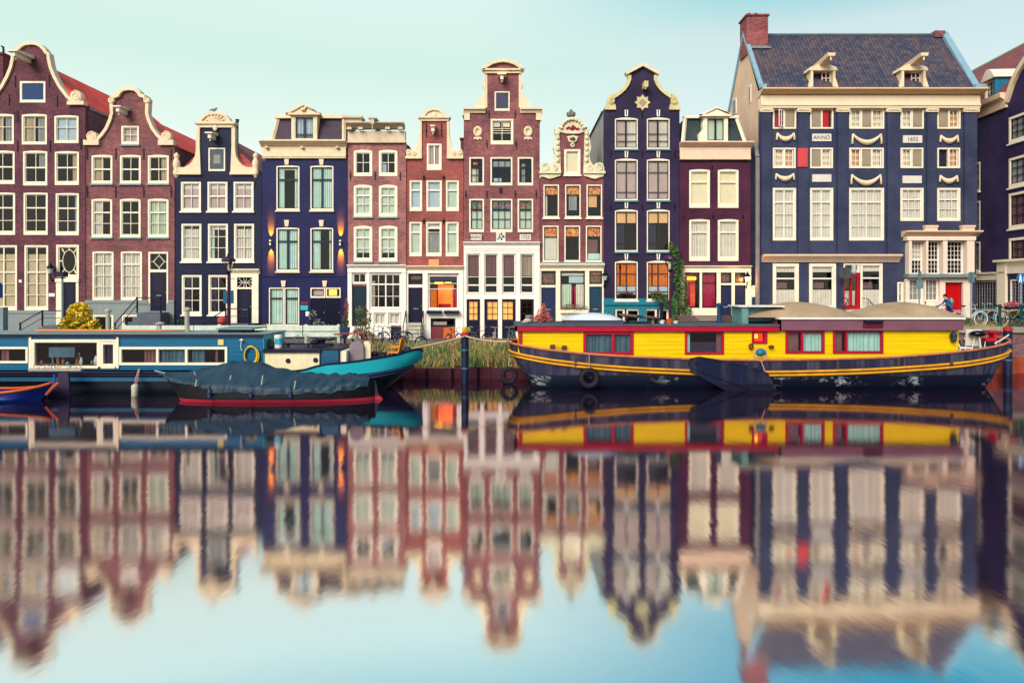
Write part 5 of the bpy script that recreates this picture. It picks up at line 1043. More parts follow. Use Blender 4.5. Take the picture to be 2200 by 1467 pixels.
# a chimney stack far left behind house 1
t = Thing('brick_chimney', 'dark brick chimney stack with bent pipe above the left edge roofs', 'chimney', (XX(4, 51), 51, 15))
f = MB(); f.box(XX(-18, 51), XX(15, 51), 50.6, 51.6, 14, ZZ(122, 51)); f.box(XX(-20, 51), XX(16, 51), 50.5, 51.7, ZZ(122, 51), ZZ(117, 51)); t.part('stack', f, B1)
f = MB(); f.tube([P(8, 118, 51), P(7, 101, 51), P(3, 100, 51)], .07); t.part('flue_pipe', f, IRON)
# ------------------------------------------------------------------ ground, quay and water
def watermat():
    m = bpy.data.materials.new('canal_water'); m.use_nodes = True; t = m.node_tree; t.nodes.clear()
    o = t.nodes.new('ShaderNodeOutputMaterial'); gl = t.nodes.new('ShaderNodeBsdfGlossy'); gl.inputs['Roughness'].default_value = WROUGH; gl.distribution = 'BECKMANN'
    df = t.nodes.new('ShaderNodeBsdfDiffuse'); df.inputs[0].default_value = (.004, .003, .008, 1)
    lw = t.nodes.new('ShaderNodeLayerWeight'); lw.inputs[0].default_value = .5
    r = t.nodes.new('ShaderNodeValToRGB'); t.links.new(lw.outputs['Facing'], r.inputs[0])
    el = r.color_ramp.elements; el[0].position = .3; el[0].color = (.10, .36, .5, 1); el[1].position = .95; el[1].color = (.46, .37, .43, 1)
    q = el.new(.50); q.color = (.80, .92, .95, 1); q = el.new(.56); q.color = (.97, .98, .97, 1); q = el.new(.63); q.color = (.90, .86, .85, 1); q = el.new(.73); q.color = (.68, .59, .60, 1); q = el.new(.86); q.color = (.57, .47, .485, 1)
    t.links.new(r.outputs[0], gl.inputs[0])
    n1 = noise(t, 1.0, 3, mapping(t, (1.4, .55, 1))); n2 = noise(t, 1.0, 2, mapping(t, (.25, .12, 1)))
    n3 = noise(t, 1.0, 2, mapping(t, (5.5, 2.4, 1)))
    a0 = t.nodes.new('ShaderNodeMath'); a0.operation = 'MULTIPLY_ADD'; a0.inputs[1].default_value = .07; t.links.new(n3.outputs[0], a0.inputs[0]); t.links.new(n2.outputs[0], a0.inputs[2])
    ad = t.nodes.new('ShaderNodeMath'); ad.operation = 'MULTIPLY_ADD'; ad.inputs[1].default_value = .24; t.links.new(n1.outputs[0], ad.inputs[0]); t.links.new(a0.outputs[0], ad.inputs[2])
    b = t.nodes.new('ShaderNodeBump'); b.inputs['Strength'].default_value = 1; b.inputs['Distance'].default_value = WBUMP
    t.links.new(ad.outputs[0], b.inputs['Height']); t.links.new(b.outputs[0], gl.inputs['Normal'])
    a = t.nodes.new('ShaderNodeAddShader'); t.links.new(gl.outputs[0], a.inputs[0]); t.links.new(df.outputs[0], a.inputs[1]); t.links.new(a.outputs[0], o.inputs[0])
    return m
WROUGH, WBUMP = .078, .0075
f = MB(); f.add([(-500, -400, 0), (500, -400, 0), (500, 36.6, 0), (-500, 36.6, 0)], [(0, 1, 2, 3)])
tag(f.build('water', watermat()), kind='structure')
def gz(x): t = min(max((x - 12) / 10, 0), 1); return G0 + 1.25 * t * t * (3 - 2 * t)
PAV = brick('street_clinker', (128, 112, 108), (150, 140, 132)); 
f = MB(); xs = [-60 + i * 1.0 for i in range(131)]
for y0, y1 in ((36.6, 40), (40, 45.2), (45.2, 60)):
    for a, b in zip(xs, xs[1:]): f.add([(a, y0, gz(a)), (b, y0, gz(b)), (b, y1, gz(b)), (a, y1, gz(a))], [(0, 1, 2, 3)])
tag(f.build('street', PAV), kind='structure')
f = MB(); f.add([(-600, 60, .95), (600, 60, .95), (600, 1400, .95), (-600, 1400, .95)], [(0, 1, 2, 3)]); tag(f.build('ground', paint('earth', (110, 105, 90), .9)), kind='structure')
# sloping green bank, x from -60 to 19
f = MB(); n = 158
random.seed(5)
for i in range(n):
    a, b = -60 + i * .5, -59.5 + i * .5
    def hz(x, k): return (.46 + .05 * math.sin(x * 3.1)) if k == 0 else ((.46 + (gz(x) - .46) * .6 + .08 * math.sin(x * 2.3)) if k == 1 else gz(x) - .01)
    f.add([(a, 33.8, hz(a, 0)), (b, 33.8, hz(b, 0)), (b, 35.2, hz(b, 1)), (a, 35.2, hz(a, 1)), (b, 36.65, hz(b, 2)), (a, 36.65, hz(a, 2))], [(0, 1, 2, 3), (3, 2, 4, 5)])
tag(f.build('bank', leafmat('bank_soil', (96, 96, 50), (120, 84, 60))), kind='structure')
RUST = paint('rusty_sheet_piling', (100, 42, 62), .8, .5, scale=1.4, dirt=.6)
def sheetpile(x0, x1, Y, zt, mat, label):
    f = MB(); x = x0; k = 0; top = []
    while x < x1:
        w_ = .62; d = .0 if k % 2 else .22; z = zt + (.0 if (k // 3) % 2 else .06) * (1 if k % 5 else 2)
        f.add([(x, Y - .22 + d, -1.5), (x + w_ - .12, Y - .22 + d, -1.5), (x + w_, Y - .22 + (.22 - d), -1.5), (x, Y - .22 + d, z), (x + w_ - .12, Y - .22 + d, z), (x + w_, Y - .22 + (.22 - d), z), (x, Y + .1, z), (x + w_, Y + .1, z)], [(0, 1, 4, 3), (1, 2, 5, 4), (3, 4, 5, 7, 6)]); x += w_; k += 1
    solo('quay_wall', f, mat, label, 'quay wall')
sheetpile(-40, 19.5, 33.75, .5, RUST, 'low rusty purple sheet piling below the reedy green bank')
f = MB(); f.box(19.5, 60, 36.3, 36.7, -1.5, gz(40) - .28); t = Thing('brick_quay_wall', 'weathered brick quay wall with grey stone cap behind the yellow boat stern', 'quay wall', (40, 36.5, 0))
t.part('wall', f, brick('quay_brick', (150, 104, 112), (180, 150, 150)))
f = MB()
for k in range(28): a = 19.5 + k * 1.45; f.box(a, a + 1.43, 36.15, 36.75, gz(40) - .28, gz(40) + .02)
t.part('coping', f, paint('quay_stone', (172, 166, 148), .8, .25))
f = MB(); f.add([(19.5, 33.8, -1.5), (19.5, 36.7, -1.5), (19.5, 36.7, gz(40) - .3), (19.5, 33.8, .5)], [(0, 1, 2, 3)]); t.part('wing_wall', f, PAV)
sheetpile(23.6, 50, 36.0, .8, paint('orange_rust', (186, 82, 54), .8, .4, scale=1.2, dirt=.6), 'rust orange sheet piling under the brick quay at the right edge')
# grass and reeds on the bank
random.seed(11); f = MB()
for _ in range(9500):
    if random.random() < .72: x = random.uniform(-7.2, .9)
    else: x = random.uniform(-17, -7)
    t_ = random.random(); y = 33.95 + t_ * 3.1; zb = (.46 + (G0 - .46) * min((y - 33.8) / 2.2, 1))
    clump = .5 + .5 * math.sin(x * 2.1 + 1.3) * math.sin(x * .7 + y * 2)
    hh = random.uniform(.15, .34) + .34 * random.random() ** 2 * (.4 + clump) + (.12 if x > -3 else 0)
    a = random.random() * 6.28; w_ = random.uniform(.012, .03); dx, dy = math.cos(a) * w_, math.sin(a) * w_; lx, ly = random.gauss(0, .13), random.gauss(0, .1)
    pr = random.random(); m = (0 if pr < .36 else 1 if pr < .56 else 2 if pr < .86 else 3)
    if x > -6 and x < -4.6 and t_ < .5: m = random.choice((3, 3, 2))
    f.add([(x - dx, y - dy, zb - .03), (x + dx, y + dy, zb - .03), (x + lx * .5 + dx * .8, y + ly * .5 + dy * .8, zb + hh * .6), (x + lx * .5 - dx * .8, y + ly * .5 - dy * .8, zb + hh * .6), (x + lx * 1.5, y + ly * 1.5, zb + hh)], [(0, 1, 2, 3), (3, 2, 4)], m)
tag(f.build('grass', [leafmat('reed_green', (104, 140, 66), (150, 164, 90)), leafmat('reed_straw', (220, 188, 116), (190, 158, 96)), leafmat('reed_dark', (64, 98, 70), (100, 116, 70)), leafmat('reed_russet', (196, 110, 80), (170, 130, 80))]), kind='stuff')
f = MB()
for _ in range(2600):
    x = random.uniform(19.6, 27); y = random.uniform(36.7, 37.9); hh = random.uniform(.05, .2); a = random.random() * 6.28; dx, dy = math.cos(a) * .015, math.sin(a) * .015; z = gz(x)
    f.add([(x - dx, y - dy, z), (x + dx, y + dy, z), (x + random.gauss(0, .05), y, z + hh)], [(0, 1, 2)], random.randrange(2))
tag(f.build('grass', [leafmat('verge_green', (130, 130, 40), (160, 150, 60)), leafmat('verge_yellow', (190, 170, 70), (150, 140, 50))]), kind='stuff')
# ------------------------------------------------------------------ boats
def hull(stn, Yc, m_, nseg=9, flare=.82, bottom=-.35):
    """stations (x, half beam, sheer height) -> closed hull; returns the builder and the rail path on the near side"""
    f = MB(); rings = []
    for x, b, z in stn:
        r_ = []
        for s in (-1, 1):
            lv = [(1.0, z), (1.0, z * .66), (.985, z * .4), (.95, z * .18), (flare, 0), (flare * .8, bottom)]
            side = [(x, Yc + s * b * k, zz) for k, zz in lv]; r_.append(side)
        rings.append(r_[0] + r_[1][::-1])
    n = len(rings[0]); vs = [p for r_ in rings for p in r_]; fs = []
    for i in range(len(rings) - 1):
        for j in range(n - 1): fs.append((i * n + j, i * n + j + 1, (i + 1) * n + j + 1, (i + 1) * n + j))
    f.add(vs, fs); return f
def lerp(tab, x):
    if x <= tab[0][0]: return tab[0][1]
    for (a, u), (b, v) in zip(tab, tab[1:]):
        if x <= b: t = (x - a) / (b - a); return u + (v - u) * t
    return tab[-1][1]
def smooth_tab(tab, x):
    """cosine-free smooth interpolation (Catmull-Rom) of a table"""
    xs = [p[0] for p in tab]
    if x <= xs[0]: return tab[0][1]
    if x >= xs[-1]: return tab[-1][1]
    i = max(k for k in range(len(xs) - 1) if xs[k] <= x)
    p = [tab[max(i - 1, 0)], tab[i], tab[i + 1], tab[min(i + 2, len(tab) - 1)]]
    t = (x - p[1][0]) / (p[2][0] - p[1][0]); d = p[2][0] - p[1][0]
    m0 = (p[2][1] - p[0][1]) / ((p[2][0] - p[0][0]) or 1) * d; m1 = (p[3][1] - p[1][1]) / ((p[3][0] - p[1][0]) or 1) * d
    t2, t3 = t * t, t * t * t
    return (2 * t3 - 3 * t2 + 1) * p[1][1] + (t3 - 2 * t2 + t) * m0 + (-2 * t3 + 3 * t2) * p[2][1] + (t3 - t2) * m1
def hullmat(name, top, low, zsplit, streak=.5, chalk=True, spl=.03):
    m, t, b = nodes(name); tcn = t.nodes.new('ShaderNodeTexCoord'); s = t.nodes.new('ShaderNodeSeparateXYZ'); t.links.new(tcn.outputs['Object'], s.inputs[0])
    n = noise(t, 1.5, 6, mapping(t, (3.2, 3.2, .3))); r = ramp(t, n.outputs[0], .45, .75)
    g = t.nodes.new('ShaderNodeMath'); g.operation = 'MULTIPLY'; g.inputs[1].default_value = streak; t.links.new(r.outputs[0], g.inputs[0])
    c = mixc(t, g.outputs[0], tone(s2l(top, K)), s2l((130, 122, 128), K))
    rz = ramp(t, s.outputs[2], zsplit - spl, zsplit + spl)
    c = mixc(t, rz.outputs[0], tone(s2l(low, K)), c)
    if chalk:
        n2 = noise(t, .45, 2, mapping(t, (1, 1, 1))); n3 = noise(t, 3.5, 9, mapping(t, (1, 1, 1.6)), .7)
        a = ramp(t, n2.outputs[0], .54, .62); bb = ramp(t, n3.outputs[0], .5, .6)
        q = t.nodes.new('ShaderNodeMath'); q.operation = 'MULTIPLY'; t.links.new(a.outputs[0], q.inputs[0]); t.links.new(bb.outputs[0], q.inputs[1])
        zz = ramp(t, s.outputs[2], .1, .16); z2 = ramp(t, s.outputs[2], .46, .62, (1, 1, 1, 1), (0, 0, 0, 1))
        q2 = t.nodes.new('ShaderNodeMath'); q2.operation = 'MULTIPLY'; t.links.new(zz.outputs[0], q2.inputs[0]); t.links.new(z2.outputs[0], q2.inputs[1])
        q3 = t.nodes.new('ShaderNodeMath'); q3.operation = 'MULTIPLY'; t.links.new(q.outputs[0], q3.inputs[0]); t.links.new(q2.outputs[0], q3.inputs[1])
        c = mixc(t, q3.outputs[0], c, s2l((176, 186, 190), K))
    t.links.new(c, b.inputs['Base Color']); b.inputs['Roughness'].default_value = .55; b.inputs['Specular IOR Level'].default_value = .15; n4 = noise(t, 2.2, 4); bump(t, b, n4.outputs[0], .35, .03)
    return m
# ---- yellow houseboat
Yc = 32.0; XB, XS = XX(1091, Yc), XX(2151, Yc)
T = Thing('yellow_houseboat', 'long houseboat with yellow cabin, red trim and dark blue hull with yellow stripes', 'houseboat', ((XB + XS) / 2, Yc, 0))
YB = T
sheer = [(XB, 1.96), (XB + .8, 1.84), (XB + 2, 1.68), (XB + 4, 1.5), (XB + 7, 1.36), (XB + 10, 1.28), (XB + 13, 1.3), (XB + 16, 1.38), (XB + 19, 1.58), (XB + 21, 1.8), (XS, 2.1)]
beam = [(XB, .1), (XB + .1, .7), (XB + .3, 1.22), (XB + .7, 1.55), (XB + 1.4, 1.78), (XB + 3, 1.92), (XB + 5, 1.95), (XB + 16, 1.95), (XB + 18.5, 1.9), (XB + 20.5, 1.72), (XS - 1, 1.5), (XS - .45, 1.15), (XS - .15, .7), (XS, .1)]
ST = []; x = XB
while x <= XS + 1e-6:
    ST.append((x, max(smooth_tab(beam, x), .05), smooth_tab(sheer, x))); x += .05 if (x < XB + .8 or x > XS - 1) else (.12 if (x < XB + 1.9 or x > XS - 2.1) else .5)
ST.append((XS, .08, 2.1))
def rake(x, z):  # bow and stern lean inwards towards the waterline
    k = (1 - min(max(z / 1.6, 0), 1)); a = max(0, 1 - (x - XB) / 2.2); b = max(0, 1 - (XS - x) / 2.6); return x + k * (1.1 * a * a - 1.5 * b * b)
f = hull(ST, Yc, None); f.v = [(rake(p[0], p[2]), p[1], p[2]) for p in f.v]
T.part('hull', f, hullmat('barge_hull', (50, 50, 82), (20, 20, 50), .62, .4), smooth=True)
f = MB()
for i, ((x, b, z), (x2, b2, z2)) in enumerate(zip(ST, ST[1:])):
    zd, zd2 = z - .38, z2 - .38
    f.add([(rake(x, zd), Yc - b * .99, zd), (rake(x2, zd2), Yc - b2 * .99, zd2), (rake(x2, zd2), Yc + b2 * .99, zd2), (rake(x, zd), Yc + b * .99, zd)], [(0, 1, 2, 3)])
T.part('deck', f, paint('deck_grey', (150, 158, 160), .7, .2))
near = [(x, Yc - b - .02, z) for x, b, z in ST]; far = [(x, Yc + b, z) for x, b, z in ST][::-1]
f = MB(); f.tube(near + far, .06, 5, 0, True); T.part('gunwale', f, paint('ochre_rail', (214, 130, 96), .6, .35))
def strake(dz, r_, push=.05, x0=0, x1=99):
    pts = []
    for x, b, z in ST:
        s_ = smooth_tab([(XB, .47), (XB + 2.5, .50), (XB + 6, .56), (XB + 12, .58), (XB + 17, .55), (XB + 20, .56), (XS, .52)], x); zz = z - s_ + dz
        if x0 <= x - XB <= x1: pts.append((rake(x, zz), Yc - b * .995 - push, zz))
    return pts
YP = paint('barge_yellow_stripe', (244, 170, 34), .45, .3)
for dz in (.075, -.075): f = MB(); f.tube(strake(dz, .055), .058, 6); T.part('rubbing_strake', f, YP, smooth=True)
f = MB(); f.tube(strake(0, .05, .02), .05, 5); T.part('strake_groove', f, paint('groove_brown', (90, 60, 60), .6))
# cabin
yf, yb_ = 30.62, 33.45
def cb(f, x0, y0, x1, y1, p0=0.0, p1=.1, m=0):
    """box on the cabin's near face; p0, p1 = how far it stands proud / reaches back"""
    f.box(XX(x0, yf), XX(x1, yf), yf - p0, yf + p1, ZZ(y1, yf), ZZ(y0, yf), m)
YEL = planks('yellow_boarding', (255, 210, 0), .185, .4)
wins = [(1254, 713, 1360, 761), (1472, 711, 1554, 760), (1616, 711, 1647, 737), (1688, 710, 1770, 758), (1790, 709, 1896, 758)]
def cabwall(x0, x1, y0, y1, holes, mat, name='cabin', depth=yb_, bot=None):
    f = MB(); xs_ = sorted({x0, x1} | {q for w_ in holes for q in (w_[0], w_[2])} | ({x0 + 12 * k for k in range(1, int((x1 - x0) / 12))} if bot else set()))
    for a, b in zip(xs_, xs_[1:]):
        hs = [w_ for w_ in holes if w_[0] <= a and w_[2] >= b]
        if bot: y1 = bot((a + b) / 2)
        spans = [(y0, y1)] if not hs else [(y0, hs[0][1]), (hs[0][3], y1)]
        for p, q in spans:
            if q > p: f.add([(XX(a, yf), yf, ZZ(q, yf)), (XX(b, yf), yf, ZZ(q, yf)), (XX(b, yf), yf, ZZ(p, yf)), (XX(a, yf), yf, ZZ(p, yf))], [(0, 1, 2, 3)])
    a, b, z0, z1 = XX(x0, yf), XX(x1, yf), (1.5 if bot else ZZ(y1, yf)), ZZ(y0, yf)
    f.add([(a, yf, z0), (a, depth, z0), (b, depth, z0), (b, yf, z0), (a, yf, z1), (a, depth, z1), (b, depth, z1), (b, yf, z1)], [(0, 4, 5, 1), (1, 5, 6, 2), (2, 6, 7, 3)])
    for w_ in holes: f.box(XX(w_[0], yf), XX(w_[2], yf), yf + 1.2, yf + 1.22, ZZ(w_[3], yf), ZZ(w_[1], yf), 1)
    return f
T.part('cabin', cabwall(1113, 2059, 702, 790, wins, None, bot=lambda px: HY + (CH - smooth_tab(sheer, XX(px, yf)) + .42) * F / yf), [YEL, DARK])
REDT = paint('crimson_trim', (206, 22, 62), .4, .12); MAUVE = paint('mauve_fascia', (150, 96, 118), .5, .25, scale=.9)
f = MB(); cb(f, 1106, 700, 1672, 711.5, .16, .1); f.box(XX(1106, yf) , XX(1106, yf) + .1, yf - .16, yb_ + .15, ZZ(711.5, yf), ZZ(700, yf)); T.part('fascia', f, REDT)
f = MB(); f.box(XX(1104, yf), XX(1674, yf), yf - .2, yb_ + .2, ZZ(700, yf), ZZ(696.5, yf)); T.part('roof', f, paint('roof_felt', (92, 112, 122), .8, .25))
f = MB(); cb(f, 1114, 711.5, 1122, 744, .05, .05); T.part('corner_post', f, REDT)
f = MB(); cb(f, 1672, 685.5, 2064, 709, .2, .1); f.box(XX(1672, yf), XX(1672, yf) + .06, yf - .2, yb_ + .2, ZZ(709, yf), ZZ(685.5, yf)); f.box(XX(2064, yf) - .06, XX(2064, yf), yf + .1, yb_ + .2, ZZ(709, yf), ZZ(685.5, yf)); T.part('fascia', f, MAUVE)
f = MB(); f.box(XX(1669, yf), XX(2066, yf), yf - .28, yb_ + .25, ZZ(685.5, yf), ZZ(682, yf)); T.part('roof_edge', f, WHITE)
f = MB(); f.box(XX(1849, yf), XX(1891, yf), yf - .24, yf - .2, ZZ(704, yf), ZZ(691, yf)); f.box(XX(1850, yf), XX(1888, yf), yf - .4, yf - .2, ZZ(691, yf), ZZ(686.5, yf), 1); T.part('name_box', f, [paint('maroon_box', (120, 30, 60), .5), NAVY])
DOME = paint('canvas_dome', (196, 166, 134), .75, .3, scale=.8)
for x0, x1 in ((1590, 1832), (1826, 2045)):
    f = MB(); vs = []; nx, ny = 20, 8; a, b = XX(x0, 32), XX(x1, 32)
    for i in range(nx + 1):
        for j in range(ny + 1):
            u, v = i / nx, j / ny; vs.append((a + (b - a) * u, yf + .1 + 2.7 * v, ZZ(682, yf) + .66 * math.sin(math.pi * u) ** .75 * math.sin(math.pi * v) ** .6))
    f.add(vs, [(i * (ny + 1) + j, (i + 1) * (ny + 1) + j, (i + 1) * (ny + 1) + j + 1, i * (ny + 1) + j + 1) for i in range(nx) for j in range(ny)]); T.part('canvas_dome', f, DOME, smooth=True)
def boatwin(T, x0, y0, x1, y1, splits, fm, curs, yf=yf, fw=.1, p=.05, part='window'):
    U0, U1, Z0, Z1 = XX(x0, yf), XX(x1, yf), ZZ(y1, yf), ZZ(y0, yf); f = MB()
    f.box(U0 - .02, U0 + fw, yf - p, yf + .08, Z0 - .02, Z1 + .02); f.box(U1 - fw, U1 + .02, yf - p, yf + .08, Z0 - .02, Z1 + .02); f.box(U0 + fw, U1 - fw, yf - p - .003, yf + .08, Z0 - .02, Z0 + fw); f.box(U0 + fw, U1 - fw, yf - p - .003, yf + .08, Z1 - fw, Z1 + .02)
    for s_ in splits: x = XX(s_, yf); f.box(x - fw * .6, x + fw * .6, yf - p + .003, yf + .08, Z0 + fw, Z1 - fw)
    o = T.part(part, f, fm)
    q = MB(); q.add([(U0 + fw, yf + .03, Z0 + fw), (U1 - fw, yf + .03, Z0 + fw), (U1 - fw, yf + .03, Z1 - fw), (U0 + fw, yf + .03, Z1 - fw)], [(0, 1, 2, 3)]); T.part('pane', q, GLASS, o)
    for k, cm, f0, f1, t0, t1 in curs:
        a, b = U0 + (U1 - U0) * f0, U0 + (U1 - U0) * f1; z0, z1 = Z0 + fw + (Z1 - Z0 - 2 * fw) * t0, Z0 + fw + (Z1 - Z0 - 2 * fw) * t1; q = MB()
        if k == 'c':
            n = max(4, int((b - a) / .03)); vs = []
            for i in range(n + 1): x = a + (b - a) * i / n; y = yf + .12 + .03 * math.sin(x * 34 + math.sin(x * 7) * 2); vs += [(x, y, z0), (x, y, z1)]
            q.add(vs, [(2 * i, 2 * i + 2, 2 * i + 3, 2 * i + 1) for i in range(n)]); T.part('curtain', q, CUR[cm], o)
        else: q.box(a, b, yf + .12, yf + .14, z0, z1); T.part('blind', q, CUR[cm], o)
    return o
CUR['u'] = paint('steel_curtain', (84, 120, 140), .9, .35); CUR['a'] = paint('aqua_curtain', (170, 216, 206), .9, .12)
boatwin(T, *wins[0], [1317], REDT, (('c', 'u', .04, .58, 0, 1), ('c', 'u', .64, .96, 0, 1)))
boatwin(T, *wins[1], [], REDT, (('b', 'a', .04, .14, 0, 1), ('b', 'm', .84, .97, 0, 1), ('b', 'd', .14, .84, 0, .5)), fw=.07)
o = boatwin(T, *wins[2], [], REDT, (), fw=.09); f = MB(); cb(f, 1619, 715, 1644, 734, -.3, .35); T.part('lit_room', f, emit('red_glow', (230, 60, 10), .8), o); f = MB(); cb(f, 1620, 719, 1631, 727, -.2, .24); T.part('ceiling_lamp', f, emit('yellow_lamp', (0, 0, 0), 3), o)
boatwin(T, *wins[3], [1723], REDT, (('b', 'm', .08, .36, 0, 1), ('c', 'a', .44, .96, 0, 1)), fw=.08)
boatwin(T, *wins[4], [1818], REDT, (('b', 'm', .04, .2, 0, 1), ('c', 'a', .28, .97, 0, 1)), fw=.08)
f = MB(); cb(f, 1182, 740, 1192, 753, .06, 0); cb(f, 1207, 742, 1217, 756, .06, 0); f.tube([(XX(1179, yf), yf - .08, ZZ(745, yf)), (XX(1221, yf), yf - .08, ZZ(747, yf))], .012); T.part('vent_hatch', f, paint('vent_brown', (120, 80, 66), .6))
f = MB(); f.lathe((XX(1612, yf), yf - .1, ZZ(745, yf)), [(.03, -.1), (.1, -.05), (.11, .1), (.03, .16)], 8); T.part('deck_lamp', f, paint('copper', (140, 80, 60), .4, .2, .6)); f = MB(); f.ell((XX(1655, yf), yf - .12, ZZ(744, yf)), (.13, .1, .07)); T.part('deck_lamp', f, paint('copper', (0, 0, 0)), smooth=True)
f = MB(); f.lathe((XX(2044, yf), yf - .16, ZZ(727, yf)), [(.05, -.14), (.12, -.08), (.14, .12), (.17, .14), (.1, .26), (.03, .32)], 8); f.box(XX(2044, yf) - .02, XX(2044, yf) + .02, yf - .16, yf, ZZ(723, yf), ZZ(721, yf)); T.part('cabin_lantern', f, paint('verdigris_iron', (60, 70, 80), .5, .3))
# leeboard
ylb = 29.86; lb = [(1478, 781), (1483, 771), (1500, 767), (1560, 777), (1620, 791), (1650, 803), (1668, 838), (1660, 850), (1600, 850), (1556, 838), (1510, 812), (1484, 798)]
f = MB(); pl = [(XX(a, ylb), ZZ(b, ylb)) for a, b in lb]; f.prism(pl, ylb - .06, ylb + .03)
f.band(pl[:6], .08, ylb - .09, ylb - .06); f.tube([(XX(1486, ylb), ylb - .08, ZZ(790, ylb)), (XX(1570, ylb), ylb - .08, ZZ(822, ylb)), (XX(1610, ylb), ylb - .08, ZZ(838, ylb))], .03)
o = T.part('leeboard', f, hullmat('leeboard_paint', (24, 32, 70), (20, 22, 54), .3, .15))
f = MB(); f.lathe((XX(1496, ylb), ylb - .12, ZZ(780, ylb)), [(.09, 0), (.07, .06)], 10, 0, 'y'); T.part('pivot_bolt', f, IRON, o)
for x, y in ((1237, 772), (1432, 780), (1662, 780), (1800, 776), (1930, 772), (2045, 764)):
    f = MB(); f.box(XX(x, 30) - .06, XX(x, 30) + .06, 29.99, 30.06, ZZ(y + 20, 30), ZZ(y - 4, 30)); T.part('hull_bracket', f, paint('rust_bracket', (96, 76, 84), .7, .4))
# things on and round the yellow boat
def hangring(x, y, Y, label, r0=.33, r1=.12):
    p = P(x, y, Y); t = Thing('tyre_fender', label, 'tyre', (p.x, p.y, p.z - r0 - r1), 'tyres hung as fenders')
    f = MB(); f.torus(tuple(p), r0, r1, 24, 8); t.part('tyre', f, paint('old_rubber', (40, 36, 52), .7, .3), smooth=True)
    f = MB(); f.tube([(p.x, p.y - .02, p.z + r0), (p.x, p.y + .04, p.z + 1.0)], .018); t.part('rope', f, paint('pale_rope', (190, 170, 150), .9)); return t
hangring(1266, 812, 29.85, 'black tyre hung on the dark blue hull below the red double window')
hangring(1094, 806, 31.9, 'grey tyre hung off the pointed left end of the yellow houseboat', .3, .1)
p = P(1634, 757, 30.0); f = MB(); f.ell(tuple(p), (.23, .2, .17)); t = Thing('blue_helmet_buoy', 'round teal blue float tied with pink rope on the yellow boat rail', 'buoy', tuple(p)); t.part('float', f, paint('teal_float', (40, 130, 160), .3), smooth=True)
f = MB(); f.torus((p.x, p.y, p.z - .1), .26, .04, 16, 5); f.tube([(p.x - .05, p.y - .1, p.z - .25), (p.x + .1, p.y - .15, p.z - .7), (p.x + .32, p.y - .1, p.z - 1.3)], .025); t.part('rope', f, paint('pink_rope', (220, 160, 150), .9))
# roof goods on the yellow boat
zr_ = ZZ(696.5, yf)
f = MB(); vs = []
a, b = XX(1212, 31.6), XX(1335, 31.6)
f.prismx([(31.0, zr_), (33.0, zr_), (33.0, zr_ + .16), (31.0, zr_ + .16)], a, b)
t = Thing('white_skylight', 'white domed roof light on the yellow boat roof below the flower box', 'skylight', ((a + b) / 2, 32, zr_)); t.part('curb', f, paint('dusk_kerb', (90, 84, 110), .6))
f = MB(); n = 14
for i in range(n + 1):
    for j in range(7): u, v = i / n, j / 6; vs.append((a - .08 + (b - a + .16) * u, 30.95 + 2.1 * v, zr_ + .16 + .3 * math.sin(math.pi * u) ** .7 * math.sin(math.pi * v) ** .6))
f.add(vs, [(i * 7 + j, (i + 1) * 7 + j, (i + 1) * 7 + j + 1, i * 7 + j + 1) for i in range(n) for j in range(6)]); t.part('dome', f, paint('acrylic_white', (230, 236, 250), .25, .05, dirt=.05), smooth=True)
t = Thing('solar_panel', 'dark tilted solar panel on the yellow boat roof beside the white skylight', 'solar panel', (XX(1375, 32), 32, zr_)); f = MB(); f.add([(XX(1335, 31.6), 31.0, zr_ + .3), (XX(1415, 31.6), 31.0, zr_ + .18), (XX(1415, 31.6), 32.6, zr_ + .22), (XX(1335, 31.6), 32.6, zr_ + .36), (XX(1335, 31.6), 31.0, zr_ + .35), (XX(1415, 31.6), 31.0, zr_ + .23), (XX(1415, 31.6), 32.6, zr_ + .27), (XX(1335, 31.6), 32.6, zr_ + .41)], [(0, 3, 2, 1), (4, 5, 6, 7), (0, 1, 5, 4), (1, 2, 6, 5), (2, 3, 7, 6), (3, 0, 4, 7)]); t.part('panel', f, paint('panel_dark', (36, 44, 64), .2)); f = MB(); f.box(XX(1345, 31.6), XX(1350, 31.6), 31.4, 31.5, zr_, zr_ + .3); f.box(XX(1405, 31.6), XX(1410, 31.6), 31.4, 31.5, zr_, zr_ + .2); t.part('stand', f, IRON)
def stovepipe(x, ytop, Y, zb, r_, m_, label, cap=True, base=None):
    u = XX(x, Y); zt = ZZ(ytop, Y); t = Thing('stove_pipe', label, 'stove pipe', (u, Y, zb)); f = MB(); f.lathe((u, Y, zb), [(r_ * 1.4, 0), (r_ * 1.4, .08), (r_, .1), (r_, zt - zb - .12)], 12); t.part('pipe', f, m_)
    if cap: f = MB(); f.lathe((u, Y, zt - .14), [(r_ * 1.1, 0), (r_ * 1.5, .02), (r_ * 1.5, .1), (r_ * .6, .16)], 12); t.part('cap', f, base or m_)
    return t
stovepipe(1545, 652, 31.8, zr_, .1, paint('blue_pipe', (34, 84, 120), .4, .2), 'short blue stove pipe on the yellow boat roof before the slate doors')
stovepipe(1421, 650, 33.0, zr_, .09, NAVY, 'dark navy stove pipe on the yellow boat roof left of the orange pot')
